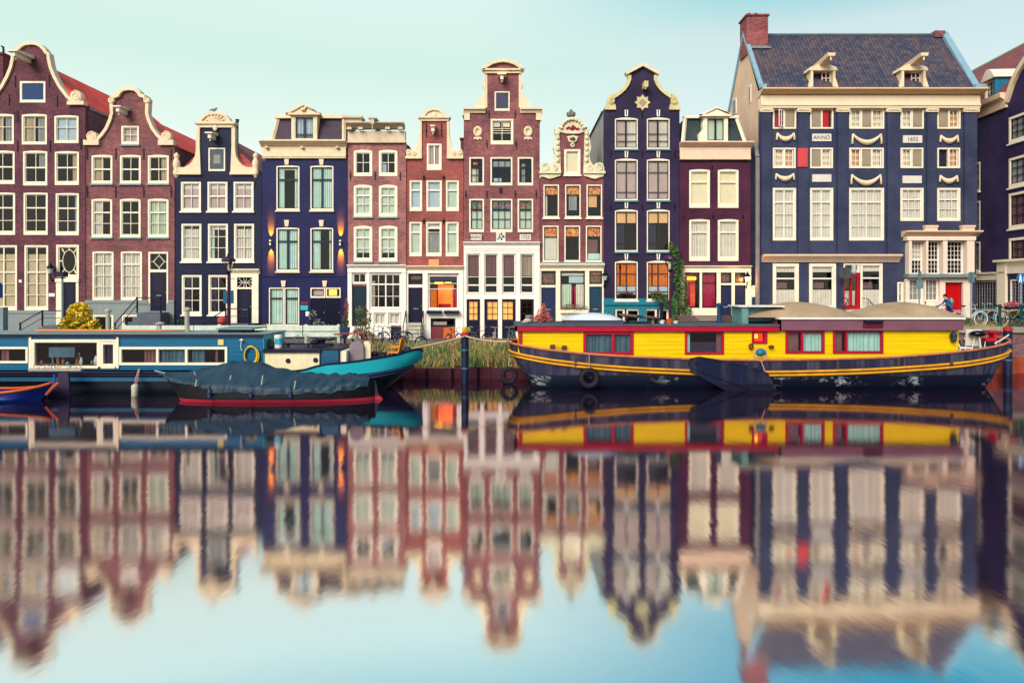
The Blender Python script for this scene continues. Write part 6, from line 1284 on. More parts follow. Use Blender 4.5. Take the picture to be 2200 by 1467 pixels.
def pot(x, Y, z, r_, hh, m_, label, plant=None, cat='flower pot', group='pots on the yellow boat roof', leaf=None):
    u = XX(x, Y); t = Thing('flower_pot', label, cat, (u, Y, z), group); f = MB(); f.lathe((u, Y, z), [(r_ * .7, 0), (r_ * .95, hh * .8), (r_, hh * .8), (r_, hh), (r_ * .8, hh), (r_ * .8, hh * .9)], 14); t.part('pot', f, m_)
    if plant: f = MB(); f.leaves((u, Y, z + hh + plant * .7), (r_ * 1.2, r_, plant), 60, .06, 2); t.part('plant', f, leaf or [leafmat('leaf_green', (60, 92, 40), (96, 120, 50)), leafmat('leaf_deep', (34, 64, 40), (60, 84, 50))])
    return t
pot(1403, 31.4, zr_, .07, .2, WHITE, 'narrow white pot at the left end of the pots on the yellow boat roof')
pot(1422, 31.2, zr_, .13, .15, WHITE, 'squat white pot at the foot of the navy stove pipe on the boat roof')
pot(1438, 31.1, zr_, .15, .22, paint('terracotta', (236, 96, 36), .8, .15), 'bright orange terracotta pot under the street lamp on the yellow boat roof')
pot(1451, 31.3, zr_, .14, .12, WHITE, 'white pot with dark sprig right of the orange pot on the boat roof', .12)
LG = [leafmat('leaf_green', (0, 0, 0), (0, 0, 0)), leafmat('leaf_deep', (0, 0, 0), (0, 0, 0))]
t = Thing('wooden_bench', 'low weathered wooden planter bench on the yellow boat roof behind the blue pipe', 'bench', (XX(1510, 32.8), 32.8, zr_)); f = MB()
for k in range(3): f.box(XX(1455, 32.8), XX(1574, 32.8), 32.6 + k * .02, 32.68 + k * .02, zr_ + .02 + k * .1, zr_ + .1 + k * .1)
t.part('slat_front', f, paint('weathered_wood', (130, 96, 96), .8, .3)); f = MB(); f.box(XX(1455, 32.8), XX(1460, 32.8), 32.68, 33.2, zr_, zr_ + .3); f.box(XX(1569, 32.8), XX(1574, 32.8), 32.68, 33.2, zr_, zr_ + .3); t.part('end_board', f, paint('weathered_wood', (0, 0, 0)))
f = MB(); a, b = XX(1584, 31.6), XX(1640, 31.6); f.box(a, a + .3, 31.0, 32.4, zr_, zr_ + .75); f.box(a + .3, b + .6, 31.4, 32.4, zr_ + .1, zr_ + .72, 1); t = Thing('turquoise_locker', 'turquoise roof locker on the yellow boat against the canvas dome', 'locker', (a, 31.6, zr_)); t.part('locker_body', f, [paint('verdigris', (110, 160, 156), .6, .3), paint('turquoise_panel', (110, 186, 196), .4, .15)]); f = MB(); f.box(a - .15, b + .7, 30.9, 32.5, zr_ + .75, zr_ + .8); t.part('lid', f, WHITE)
# red maple
def shrub(name, label, cat, base, blobs, mats, n, size, stem=True, group=None, smat=None):
    t = Thing(name, label, cat, base, group); f = MB()
    for bx, by, bz, rx, ry, rz, k in blobs: f.leaves((base[0] + bx, base[1] + by, base[2] + bz), (rx, ry, rz), int(n * k), size, len(mats))
    t.part('foliage', f, mats)
    if stem:
        f = MB()
        for bx, by, bz, rx, ry, rz, k in blobs: f.tube([tuple(base), (base[0] + bx * .5, base[1] + by * .5, base[2] + bz * .55), (base[0] + bx, base[1] + by, base[2] + bz)], [.035, .025, .012], 5)
        t.part('stem', f, smat or paint('bark', (92, 66, 54), .9, .2))
    return t
RM = [leafmat('maple_pink', (214, 90, 90), (196, 60, 74)), leafmat('maple_orange', (200, 120, 84), (224, 130, 110))]
shrub('red_maple', 'small pinkish red maple on the yellow boat roof near its left end', 'shrub', (XX(1166, 32.4), 32.4, zr_), [(0, 0, .2, .42, .25, .2, 1), (0, 0, .42, .3, .2, .25, .8), (-.22, 0, .15, .3, .2, .16, .6), (.25, 0, .15, .26, .2, .14, .5), (.05, 0, .72, .1, .08, .2, .3)], RM, 280, .05)
t = Thing('clutter_bundle', 'small white and grey bundle at the left end of the yellow boat roof', 'bundle', (XX(1138, 31.6), 31.6, zr_)); f = MB(); f.ell((XX(1134, 31.6), 31.6, zr_ + .12), (.2, .2, .12), 0, 10, 6); f.ell((XX(1128, 31.6), 31.5, zr_ + .06), (.16, .1, .06), 0); t.part('wrapped_bundle', f, CUR['l'], smooth=True); f = MB(); f.ell((XX(1137, 31.6), 31.7, zr_ + .3), (.2, .2, .06), 0, 10, 6); t.part('grey_cap', f, LEAD, smooth=True)
# stern deck goods: chairs, barbecue, table
zd = 1.42
def chair(name, label, x, Y, z, s, m_, rz=0, back=.5, arms=True, seat=.42, group=None, solidback=True):
    t = Thing(name, label, 'chair', (x, Y, z), group, rz); t.org = (0, 0, 0); w_ = .26 * s
    f = MB(); f.box(-w_, w_, -w_, w_, seat * s - .03, seat * s + .02); t.part('seat', f, m_)
    f = MB(); f.prismx([(w_ - .04, seat * s + .03), (w_ + .02, seat * s + .03), (w_ + .14, (seat + back) * s), (w_ + .08, (seat + back) * s)], -w_, w_); t.part('backrest', f, m_)
    for sx in (-1, 1):
        for sy in (-1, 1): f = MB(); f.tube([(sx * w_ * .9, sy * w_ * .9, seat * s - .03), (sx * w_ * 1.1, sy * w_ * 1.1, 0)], .025); t.part('leg', f, m_)
        if arms: f = MB(); f.tube([(sx * w_, -w_ * .9, seat * s), (sx * w_ * 1.05, -w_ * .9, (seat + .22) * s), (sx * w_ * 1.05, w_, (seat + .24) * s)], .028); t.part('armrest', f, m_)
    return t
WPL = paint('white_plastic', (246, 236, 226), .4, .06, dirt=.1)
chair('garden_chair', 'white high backed plastic chair on the stern deck of the yellow boat', XX(2086, 31.8), 31.8, zd - .1, 1.15, WPL, R(160), .62)
chair('garden_chair', 'white folding chair with red straps close to the yellow cabin end', XX(2070, 31.0), 31.0, zd - .1, 1.0, WPL, R(80), .3, arms=False)
u, Y_ = XX(2101, 31.2), 31.2; t = Thing('kettle_barbecue', 'black round kettle barbecue on white legs on the yellow boat stern', 'barbecue', (u, Y_, zd - .1)); f = MB(); zc_ = ZZ(717, Y_); f.ell((u, Y_, zc_), (.34, .3, .15), 0, 16, 8); f.lathe((u, Y_, zc_ - .01), [(.35, 0), (.35, .03)], 18); t.part('kettle', f, paint('enamel_black', (26, 28, 44), .2, .05), smooth=False)
for k in range(3): a_ = k * 2.1 + .5; f = MB(); f.tube([(u + .12 * math.cos(a_), Y_ + .1 * math.sin(a_), zc_ - .12), (u + .3 * math.cos(a_), Y_ + .25 * math.sin(a_), zd - .1)], .022); t.part('leg', f, WPL)
u, Y_ = XX(2122, 31.6), 31.6; t = Thing('red_cushioned_chair', 'red deck chair beside the black barbecue on the yellow boat stern', 'chair', (u, Y_, zd)); rc = paint('cherry_cloth', (226, 30, 60), .6, .1)
f = MB(); f.box(u - .3, u + .22, Y_ - .3, Y_ + .3, ZZ(732, Y_), ZZ(726, Y_)); t.part('seat', f, rc); f = MB(); f.box(u - .05, u + .5, Y_ - .25, Y_ + .3, ZZ(714, Y_), ZZ(710, Y_)); t.part('tray', f, rc); f = MB(); f.box(u + .18, u + .26, Y_ - .2, Y_ + .2, ZZ(726, Y_), ZZ(714, Y_)); t.part('backrest', f, rc)
for sx in (-.28, .2):
    f = MB(); f.tube([(u + sx, Y_ - .25, ZZ(732, Y_)), (u + sx * 1.2, Y_ - .25, zd)], .02); t.part('leg', f, WPL)
f = MB(); f.tube([(u + .1, Y_ - .3, ZZ(737, Y_)), (u + .45, Y_ - .3, ZZ(728, Y_)), (u + .75, Y_ - .3, ZZ(718, Y_))], .025); t.part('armrest', f, WPL)
# ---- blue houseboat
Yc = 30.9; XL, XE = -26.5, XX(909, Yc); yf = 29.2
T = Thing('blue_houseboat', 'long blue planked houseboat with cream window strips and turquoise bow', 'houseboat', ((XL + XE) / 2, Yc, 0))
sheer = [(XL, .9), (XX(560, 28.75), .9), (XX(650, 28.75), .98), (XX(690, 28.75), 1.22), (XX(750, 28.75), 1.3), (XX(800, 28.9), 1.42), (XX(850, 29.2), 1.55), (XX(890, 30), 1.72), (XE, 1.66)]
beam = [(XL, 2.15), (XE - 6, 2.15), (XE - 4, 2.05), (XE - 2.4, 1.75), (XE - 1.3, 1.3), (XE - .6, .85), (XE - .2, .45), (XE, .08)]
ST = []; x = XL
while x <= XE: ST.append((x, max(smooth_tab(beam, x), .05), lerp(sheer, x))); x += .12 if x > XE - 2.6 else .4
ST.append((XE, .06, 1.6))
def rk(x, z): k = 1 - min(max(z / 1.3, 0), 1); b = max(0, 1 - (XE - x) / 3.2); return x - k * 1.5 * b * b
f = hull(ST, Yc, None, flare=.9); f.v = [(rk(p[0], p[2]), p[1], p[2]) for p in f.v]
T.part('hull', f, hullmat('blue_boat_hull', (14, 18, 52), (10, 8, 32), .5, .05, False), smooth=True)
# turquoise bulwark skin at the bow
f = MB(); vs = []; k = 0
TQ = paint('turquoise_paint', (40, 190, 206), .3, .12, scale=1.2, dirt=.12)
for x, b, z in ST:
    if x < XX(560, 28.75): continue
    zl = lerp([(XX(560, 28.75), .6), (XX(640, 28.75), .68), (XX(800, 28.75), .82), (XE, 1.02)], x); z_ = max(z - .03, zl + .01)
    for zz in (zl, (zl + z_) / 2, z_): vs.append((rk(x, zz), Yc - b * 1.005 - .035, zz))
    k += 1
f.add(vs, [(i * 3 + j, (i + 1) * 3 + j, (i + 1) * 3 + j + 1, i * 3 + j + 1) for i in range(k - 1) for j in range(2)]); T.part('bulwark', f, TQ, smooth=True)
def path(zf, push, x0=-99): return [(rk(x, zf(x, z)), Yc - b * 1.0 - push, zf(x, z)) for x, b, z in ST if x >= x0]
f = MB(); f.tube(path(lambda x, z: z, .05), .045, 5); T.part('gunwale', f, NAVY)
for dz in (.0, .13): f = MB(); f.tube(path(lambda x, z: lerp([(XL, .62), (XX(640, 28.75), .6), (XX(800, 28.75), .74), (XE, .94)], x) - dz, .05, XX(640, 28.75)), .05, 5); T.part('rubbing_strake', f, paint('dusk_strake', (62, 76, 112), .4))
f = MB(); f.box(XL, XX(640, 28.75), 28.62, 28.76, .55, .70); T.part('hull_band', f, paint('petrol_band', (24, 100, 140), .4, .15))
f = MB(); f.box(XL, XX(640, 28.75), 28.66, 28.78, .78, .84); T.part('rail_board', f, paint('night_board', (20, 26, 66), .4))
f = MB(); f.box(XL, XX(560, 29), 28.8, 33.0, .82, .86)
for (x, b, z), (x2, b2, z2) in zip(ST, ST[1:]):
    if x >= XX(560, 28.9) - .2: f.add([(x, Yc - b * .98, z - .35), (x2, Yc - b2 * .98, z2 - .35), (x2, Yc + b2 * .98, z2 - .35), (x, Yc + b * .98, z - .35)], [(0, 1, 2, 3)])
T.part('deck', f, paint('navy_deck', (40, 44, 80), .6, .2))
BLU = planks('blue_boarding', (8, 100, 142), .17, .4)
wins = [(-160, 746, 60, 779), (73, 733, 212, 788), (218, 735, 249, 786), (258, 746, 488, 783)]
T.part('cabin', cabwall(-200, 566, 719, 795, wins, None, depth=31.9), [BLU, DARK])
f = MB(); f.box(XX(-200, yf), XX(569, yf), yf - .12, 32.0, ZZ(720.5, yf), ZZ(718, yf)); T.part('roof', f, paint('roof_grey', (150, 170, 166), .8, .2))
f = MB(); f.box(XX(-200, yf), XX(569, yf), yf - .15, yf - .12, ZZ(722, yf), ZZ(717.5, yf)); T.part('roof_edge', f, NAVY)
f = MB(); f.box(XX(566, yf), XX(566, yf) + .02, yf, 31.9, .9, ZZ(720.5, yf)); T.part('end_wall', f, TQ)
boatwin(T, *wins[0], [], CREAM, (('c', 'm', .72, .8, 0, 1),), yf=yf, fw=.07)
o = boatwin(T, *wins[1], [], CREAM, (('b', 'u', .2, .6, .35, .78),), yf=yf, fw=.05)
f = MB(); random.seed(9)
for k in range(9): u = XX(80 + k * 14.5, yf); r_, h_ = random.uniform(.04, .13), random.uniform(.08, .4); f.lathe((u, yf + random.uniform(.2, .6), ZZ(785, yf)), [(r_ * .7, 0), (r_, h_ * .4), (r_ * .6, h_ * .8), (r_ * .4, h_)], 8, random.randrange(3))
T.part('window_ornaments', f, [paint('teal_jar', (90, 170, 170), .3), paint('white_jar', (210, 210, 200), .4), paint('clay_jar', (200, 110, 80), .6)], o)
boatwin(T, *wins[2], [], CREAM, (('c', 'd', .1, .9, 0, 1),), yf=yf, fw=.09)
boatwin(T, *wins[3], [339, 401], CREAM, (('c', 'm', .21, .34, 0, 1), ('c', 'u', .37, .62, 0, 1), ('c', 'u', .66, .78, 0, 1), ('b', 'm', .88, .9, 0, 1)), yf=yf, fw=.08)
f = MB(); cb_ = lambda x0, y0, x1, y1, p0=.04, p1=.0, m=0: f.box(XX(x0, yf), XX(x1, yf), yf - p0, yf + p1, ZZ(y1, yf), ZZ(y0, yf), m)
cb_(64, 724, 69, 791, .07); cb_(69, 729, 255, 733, .06); cb_(69, 733, 73, 791, .06); cb_(212, 733, 218, 791, .06); cb_(249, 733, 252, 791, .06); cb_(252, 724, 256.5, 791, .07); cb_(73, 787.5, 252, 791, .06); T.part('window_surround', f, CREAM)
f = MB(); cb_(469, 729, 481, 741); T.part('vent_plate', f, paint('straw_plate', (232, 214, 130), .5))
# low cream cabin with portholes
f = MB(); f.box(XX(566, 29.25), XX(688, 29.25), 29.25, 32.4, .85, ZZ(757, 29.25)); T.part('fore_cabin', f, paint('cream_hull_paint', (244, 230, 190), .4, .08))
f = MB(); f.box(XX(564, 29.2), XX(690, 29.2), 29.15, 32.5, ZZ(757, 29.2), ZZ(750, 29.2)); T.part('fore_cabin_roof', f, NAVY)
for x, y in ((619, 775), (678, 773.5)):
    p = P(x, y, 29.25); f = MB(); f.torus((p.x, p.y - .02, p.z), .085, .022, 16, 5); o = T.part('porthole', f, NAVY, smooth=True); f = MB(); f.lathe((p.x, p.y - .025, p.z), [(.08, 0), (.08, .015)], 14, 0, 'y'); T.part('pane', f, paint('porthole_glass', (60, 64, 100), .1), o)
f = MB(); f.box(XX(689, 29.3), XX(729, 29.3), 29.25, 31.8, 1.0, ZZ(751, 29.3)); T.part('companionway', f, paint('petrol_band', (0, 0, 0)))
f = MB(); f.box(XX(687, 29.3), XX(731, 29.3), 29.2, 31.9, ZZ(751, 29.3), ZZ(748, 29.3)); f.box(XX(687.5, 29.3), XX(689, 29.3), 29.2, 29.25, 1.0, ZZ(751, 29.3)); f.box(XX(728, 29.3), XX(730, 29.3), 29.2, 29.25, 1.0, ZZ(751, 29.3)); T.part('companionway_frame', f, NAVY)
f = MB(); f.box(XX(731, 29.3), XX(744, 29.3), 29.3, 31.5, 1.1, ZZ(754, 29.3)); T.part('locker', f, CREAM)
# rail on the fore cabin
f = MB(); zt = ZZ(737, 30.5); f.box(XX(610, 30.5), XX(712, 30.5), 30.45, 30.55, zt - .07, zt)
for x in (617, 660, 672, 706): f.box(XX(x, 30.5), XX(x + 5, 30.5), 30.46, 30.54, ZZ(752, 30.5), zt - .07)
T.part('grab_rail', f, NAVY)
# coiled hose
def loopcoil(px, py, Y, rx, rz, m_, label, n=5):
    p = P(px, py, Y); f = MB(); random.seed(2)
    for k in range(n):
        pts = []
        for i in range(26): a = 2 * math.pi * i / 26; s_ = 1 + (.16 * k / n) * (1 if math.sin(a) < 0 else .25); pts.append((p.x + rx * math.cos(a) * (1 + .05 * k) + .012 * k, p.y - .03 * (k % 3), p.z + rz * math.sin(a) * s_ - .012 * k))
        f.tube(pts, .026, 6, 0, True)
    return solo('garden_hose', f, m_, label, 'hose', smooth=True)
loopcoil(539, 762, yf - .07, .25, .36, paint('hose_yellow', (240, 196, 40), .35, .1), 'coiled yellow hose hung on the blue plank wall of the houseboat')
f = MB(); p = P(519, 731, yf - .1); f.lathe(tuple(p), [(.1, 0), (.06, .03), (.02, .06)], 10); f.tube([(p.x, p.y, p.z), (p.x - .04, p.y, p.z - .25), (p.x, p.y, p.z - .42)], .012); solo('shower_hook', f, WHITE, 'white hook lamp on the blue planks just left of the yellow hose', 'hook')
# roof goods of the blue boat
zr_ = ZZ(718, 29.2)
f = MB(); f.tube([(XX(78, 30.2), 30.2, zr_ + .1), (XX(336, 30.4), 30.4, zr_ + .08), (XX(398, 30.6), 30.6, zr_ + .07)], [.055, .05, .035], 8); solo('spar', f, paint('varnish_orange', (236, 148, 96), .4, .15), 'long varnished orange spar lying along the blue boat roof', 'spar', smooth=True)
CZ = paint('galvanised_pipe', (190, 186, 166), .5, .2)
stovepipe(232, 664, 31.0, zr_, .09, CZ, 'white capped stove pipe on the blue boat roof right of the yellow bush', base=CZ)
stovepipe(402, 661, 31.0, zr_, .1, CZ, 'tall pale stove pipe on the blue boat roof between the navy house windows', base=CZ)
t = Thing('mushroom_vent', 'pinkish mushroom vent standing on the blue boat roof above the window strip', 'vent', (XX(344, 31), 31, zr_)); f = MB(); f.lathe((XX(344, 31), 31, zr_), [(.1, 0), (.06, .1), (.07, .3)], 10); t.part('vent_stem', f, CZ); f = MB(); f.lathe((XX(344, 31), 31, zr_ + .28), [(.06, 0), (.19, .06), (.19, .1), (.05, .15)], 14); t.part('vent_cap', f, CUR['l'])
t = Thing('roof_hatch', 'grey sliding hatch raised over a dark opening on the blue boat roof', 'hatch', (XX(513, 31), 31, zr_)); f = MB(); f.box(XX(477, 30.6), XX(525, 30.6), 30.2, 31.8, zr_, zr_ + .14); t.part('coaming', f, NAVY); f = MB(); f.box(XX(474, 30.6), XX(551, 30.6), 30.1, 31.9, zr_ + .14, zr_ + .19); t.part('hatch_lid', f, paint('hatch_sage', (130, 164, 160), .6, .15))
YL = [leafmat('leaf_gold', (252, 212, 30), (240, 180, 20)), leafmat('leaf_lemon', (255, 226, 60), (240, 206, 40)), leafmat('leaf_olive', (170, 150, 30), (130, 126, 40))]
shrub('golden_bush', 'golden yellow leafy bush growing beyond the blue boat roof', 'shrub', (XX(170, 34.6), 34.6, 1.5), [(0, 0, 1.5, .55, .5, .55, 1.3), (-.45, 0, .95, .5, .4, .45, 1), (.5, .1, .9, .5, .4, .4, 1), (.1, 0, .55, .6, .4, .4, .8), (0, 0, 1.9, .45, .3, .25, .7), (-.62, 0, 1.3, .22, .2, .16, .25), (.38, 0, 1.7, .24, .2, .18, .3), (.76, 0, 1.15, .18, .2, .2, .2), (-.4, 0, 1.7, .2, .2, .2, .25)], YL, 380, .12)
shrub('green_bush', 'small green bush between the golden bush and the white stove pipe', 'shrub', (XX(212, 35), 35, 1.5), [(0, 0, .55, .35, .3, .4, 1)], LG, 260, .07)
# fore deck goods of the blue boat
t = Thing('canister', 'white canister with blue print standing on the fore cabin roof', 'canister', (XX(598, 29.8), 29.8, ZZ(750, 29.2))); u = XX(598, 29.8); zz = ZZ(750, 29.2); f = MB(); f.lathe((u, 29.8, zz), [(.15, 0), (.16, .02), (.17, .5), (.16, .56)], 16); t.part('canister_body', f, WPL); f = MB(); f.lathe((u, 29.8, zz + .16), [(.172, 0), (.174, .26)], 16); t.part('printed_band', f, stained('blue_print', [(60, 190, 220), (236, 240, 240), (30, 140, 190)], 9))
t = Thing('canvas_bag', 'lumpy brown bag beside the white and blue canister', 'bag', (XX(577, 29.8), 29.8, zz)); f = MB(); f.ell((XX(580, 29.8), 29.8, zz + .17), (.22, .2, .2)); f.ell((XX(570, 29.8), 29.7, zz + .1), (.16, .14, .12)); t.part('bag_body', f, paint('mottled_bag', (110, 86, 90), .9, .4, scale=6), smooth=True)
t = Thing('rope_heap', 'dark heap of folded tarpaulin on the fore deck rail', 'tarpaulin', (XX(693, 30.6), 30.6, ZZ(738, 30.6))); f = MB(); random.seed(4); zz = ZZ(738, 30.6)
for k in range(14): f.ell((XX(693 + random.uniform(-18, 18), 30.6), 30.6 + random.uniform(-.2, .2), zz + random.uniform(.03, .2)), (random.uniform(.1, .25), .15, random.uniform(.04, .09)))
f.box(XX(672, 30.6), XX(714, 30.6), 30.4, 30.8, ZZ(750, 30.6), zz); t.part('folded_sheet', f, paint('plum_tarp', (44, 34, 64), .6, .4, scale=5), smooth=False)
zdk = 1.05
t = Thing('covered_winch', 'rounded mauve winch cover on the foredeck of the blue boat', 'winch', (XX(770, 30), 30, zdk)); f = MB(); a, b = XX(754, 30), XX(784, 30); ym_, R_ = (a + b) / 2, (b - a) / 2; zc_ = ZZ(744, 30)
pl = [(a, zdk + .1), (b, zdk + .1)] + [(ym_ + R_ * math.cos(t_ * math.pi / 10), zc_ + .26 * math.sin(t_ * math.pi / 10)) for t_ in range(11)]; f.prism(pl, 29.7, 30.5); t.part('cover', f, paint('mauve_canvas', (158, 140, 150), .8, .2)); f = MB()
for x in (758, 770, 782): f.lathe((XX(x, 29.6), 29.66, zdk + .12), [(.08, -.05), (.08, .05)], 10, 0, 'y')
t.part('drum', f, NAVY)
f = MB(); a, b = XX(785, 30.2), XX(799, 30.2); f.prism([(a, zdk), (b, zdk), (b, ZZ(738, 30.2)), (b - .08, ZZ(732.5, 30.2)), (a, ZZ(732.5, 30.2))], 29.9, 30.3); solo('cream_cabinet', f, paint('cream_hull_paint', (0, 0, 0)), 'tall rounded cream box on the foredeck beside the mauve winch cover', 'box')
f = MB(); random.seed(8)
for k in range(10): f.ell((XX(815 + random.uniform(-10, 10), 30.3), 30.3 + random.uniform(-.2, .2), 1.35 + random.uniform(-.05, .2)), (.2, .18, .1))
solo('dark_tarp', f, paint('plum_tarp', (0, 0, 0)), 'dark tarpaulin heap on deck left of the orange chair', 'tarpaulin')
OC = paint('orange_plastic', (244, 150, 40), .4, .08, dirt=.12)
chair('orange_chair', 'orange plastic armchair facing left on the turquoise bow', XX(848, 30.3), 30.3, 1.2, .95, OC, R(-100), .62)
t = Thing('mooring_bitt', 'dark mooring bitt with coiled rope at the tip of the turquoise bow', 'bollard', (XX(876, 30.5), 30.5, 1.4)); f = MB(); f.lathe((XX(876, 30.5), 30.5, 1.35), [(.1, 0), (.08, .35), (.14, .38), (.1, .46)], 10); t.part('post', f, NAVY)
f = MB()
for k in range(4): f.torus((XX(876, 30.5), 30.5, 1.55 + .05 * k), .2 - .01 * k, .03, 14, 5, 0, 'z')
t.part('rope_coil', f, paint('blue_rope', (84, 86, 120), .8, .3))
# red handrail frame and flower baskets by the steps
t = Thing('red_handrail', 'thin red handrail frame standing on the bank by the foredeck', 'railing', (XX(752, 33), 33, 1.0)); f = MB(); r1, r2, r3 = P(718, 718, 33), P(783, 715, 33), P(783, 738, 33); f.tube([r1, r2, r3], .04); t.part('rail', f, paint('faded_red', (206, 60, 76), .5, .2))
for q_ in ((P(740, 717, 33), P(740, 745, 33)), (r3, P(783, 760, 33))): f = MB(); f.tube(list(q_), .035); t.part('post', f, NAVY)
def planter(x, y, Y, w_, label, m_, fl):
    p = P(x, y, Y); t = Thing('planter', label, 'planter', (p.x, Y, p.z - .4)); f = MB(); f.prism([(p.x - w_ * .7, p.z - .45), (p.x + w_ * .7, p.z - .45), (p.x + w_, p.z), (p.x - w_, p.z)], Y - .2, Y + .2); t.part('tub', f, m_); f = MB(); f.tube([(p.x, Y, p.z - .45), (p.x, Y, .9)], .05); t.part('stand', f, IRON); f = MB(); f.leaves((p.x, Y, p.z + .3), (w_ * .8, .2, .35), 220, .06, 2); t.part('plant', f, fl)
planter(742, 703, 35.2, .2, 'dark teal tub of plants with red flowers by the dark blue house', paint('petrol_tub', (16, 74, 108), .4), LG)
FR = [leafmat('flower_red', (206, 30, 54), (220, 60, 70)), leafmat('leaf_green', (0, 0, 0), (0, 0, 0))]
f = MB(); p = P(744, 665, 35.2); f.leaves((p.x, 35.2, p.z), (.12, .1, .55), 130, .07, 2); f.tube([(p.x, 35.2, p.z - 1), (p.x + .05, 35.2, p.z + .5)], .02); solo('red_hollyhock', f, FR, 'tall red flower spike above the dark teal tub', 'flower')
# ---- white plank fence along the bank
FW = paint('weathered_white_wood', (222, 232, 218), .7, .18, dirt=.5)
t = Thing('white_plank_fence', 'low white plank fence with posts on the bank behind the blue boat', 'fence', (XX(490, 35.2), 35.2, 1.1))
for y0, y1 in ((699, 711), (713, 723.5)):
    f = MB(); x = 262
    while x < 728: f.box(XX(x, 35.2), XX(min(x + 77, 730), 35.2) - .02, 35.15, 35.2, ZZ(y1, 35.2), ZZ(y0, 35.2)); x += 78
    t.part('rail_board', f, FW)
for x in (266, 345, 470, 577, 657, 727): f = MB(); f.box(XX(x, 35.2) - .07, XX(x, 35.2) + .07, 35.2, 35.34, .9, ZZ(697, 35.2)); t.part('post', f, FW)
f = MB(); f.prismx([(35.6, 1.1), (36.6, 1.1), (36.6, 1.5), (35.6, 1.9)], XX(330, 35.8), XX(372, 35.8)); solo('blue_tarp_cover', f, paint('cobalt_tarp', (20, 84, 140), .5, .2), 'blue tarpaulin covered crate by the navy house corner', 'crate')
# ---- covered sloop
Yc = 27.5; XL, XE = XX(352, Yc), XX(806, Yc)
T = Thing('covered_sloop', 'black sloop under a wrinkled blue grey tarpaulin with red waterline', 'boat', ((XL + XE) / 2, Yc, 0))
sheer = [(XL, 1.02), (XL + .8, .84), (XL + 2.5, .62), (XL + 4.5, .54), (XL + 6.5, .56), (XE - .6, .68), (XE, .74)]
beam = [(XL, .04), (XL + .3, .35), (XL + 1, .68), (XL + 2.2, .94), (XL + 4, 1.02), (XL + 6, .96), (XE - .9, .66), (XE - .2, .3), (XE, .08)]
ST = []; x = XL
while x <= XE: ST.append((x, max(smooth_tab(beam, x), .04), smooth_tab(sheer, x))); x += .15
ST.append((XE, .05, .74))
def rs(x, z): k = 1 - min(max(z / .9, 0), 1); a = max(0, 1 - (x - XL) / 1.6); return x + k * .75 * a * a
f = hull(ST, Yc, None, flare=.86, bottom=-.3); f.v = [(rs(p[0], p[2]), p[1], p[2]) for p in f.v]
T.part('hull', f, hullmat('sloop_hull', (12, 8, 20), (198, 50, 74), .12, .03, False, .008), smooth=True)
ridge = [(XX(345, Yc), 1.0), (XX(380, Yc), 1.02), (XX(430, Yc), 1.18), (XX(470, Yc), 1.34), (XX(496, Yc), 1.5), (XX(562, Yc), 1.46), (XX(580, Yc), 1.34), (XX(630, Yc), 1.12), (XX(690, Yc), 1.02), (XX(740, Yc), 1.0), (XX(775, Yc), .98), (XE, .86)]
f = MB(); vs = []; nx, ny = 150, 16; random.seed(21)
a, b = XX(343, Yc), XX(795, Yc)
from mathutils import noise as mnoise
def hem(x): return .14 * mnoise.noise(Vector((x * 1.1, 0, 0))) + .07 * mnoise.noise(Vector((x * 3.7, 2, 0)))
for i in range(nx + 1):
    x = a + (b - a) * i / nx; bm = max(smooth_tab(beam, max(x, XL)), .05) + .07; zs = smooth_tab(sheer, x); zr_ = lerp(ridge, x)
    for j in range(ny + 1):
        t_ = j / ny * 2 - 1; s_ = abs(t_); 
        drop = -.12 - .09 * (x > XX(470, Yc)) + hem(x) * .8
        if s_ < .72: q = s_ / .72; y = bm * q; z = zr_ + (zs + .03 - zr_) * q ** 1.25; z -= .07 * math.sin(math.pi * q) * (1 + .5 * math.sin(x * 3))
        else: q = (s_ - .72) / .28; y = bm + .02 * math.sin(x * 17); z = zs + .03 + drop * q
        if s_ < .99: z += .05 * mnoise.noise(Vector((x * .9, s_ * 2.5 + (5 if t_ > 0 else 0), 3))) + .022 * mnoise.noise(Vector((x * 2.2 + s_ * 3, s_ * 6, 9)))
        wr = .012 * math.sin(x * 9 + s_ * 9 + 2 * math.sin(x * 1.7)) + .03 * mnoise.noise(Vector((x * 3.5 - s_ * 5, s_ * 3, 1))) + .012 * mnoise.noise(Vector((x * 9, s_ * 12, 1)))
        if x > XX(700, Yc): wr *= 2.2
        vs.append((x, Yc + (y * (1 if t_ > 0 else -1)) - wr * (1 if t_ < 0 else -1), z + wr))
f.add(vs, [(i * (ny + 1) + j, (i + 1) * (ny + 1) + j, (i + 1) * (ny + 1) + j + 1, i * (ny + 1) + j + 1) for i in range(nx) for j in range(ny)])
tm = paint('slate_tarpaulin', (54, 80, 102), .5, .3, scale=1.8, dirt=.2); T.part('tarpaulin', f, tm, smooth=True)
for x, y0, y1 in ((420, 815, 830), (494, 806, 816), (562, 806, 826), (632, 818, 836), (417, 805, 798)):
    f = MB(); f.tube([P(x + 3, y0, 26.45), P(x, y1, 26.42)], .03); T.part('strap', f, paint('olive_strap', (170, 180, 160), .8))
for x in (450, 539, 624): p = P(x, 846, 26.44); f = MB(); f.ell(tuple(p), (.09, .08, .2), 0, 10, 8); f.tube([(p.x, p.y, p.z + .18), (p.x, p.y + .02, p.z + .4)], .015); T.part('fender', f, paint('navy_fender', (50, 62, 100), .3), smooth=True)
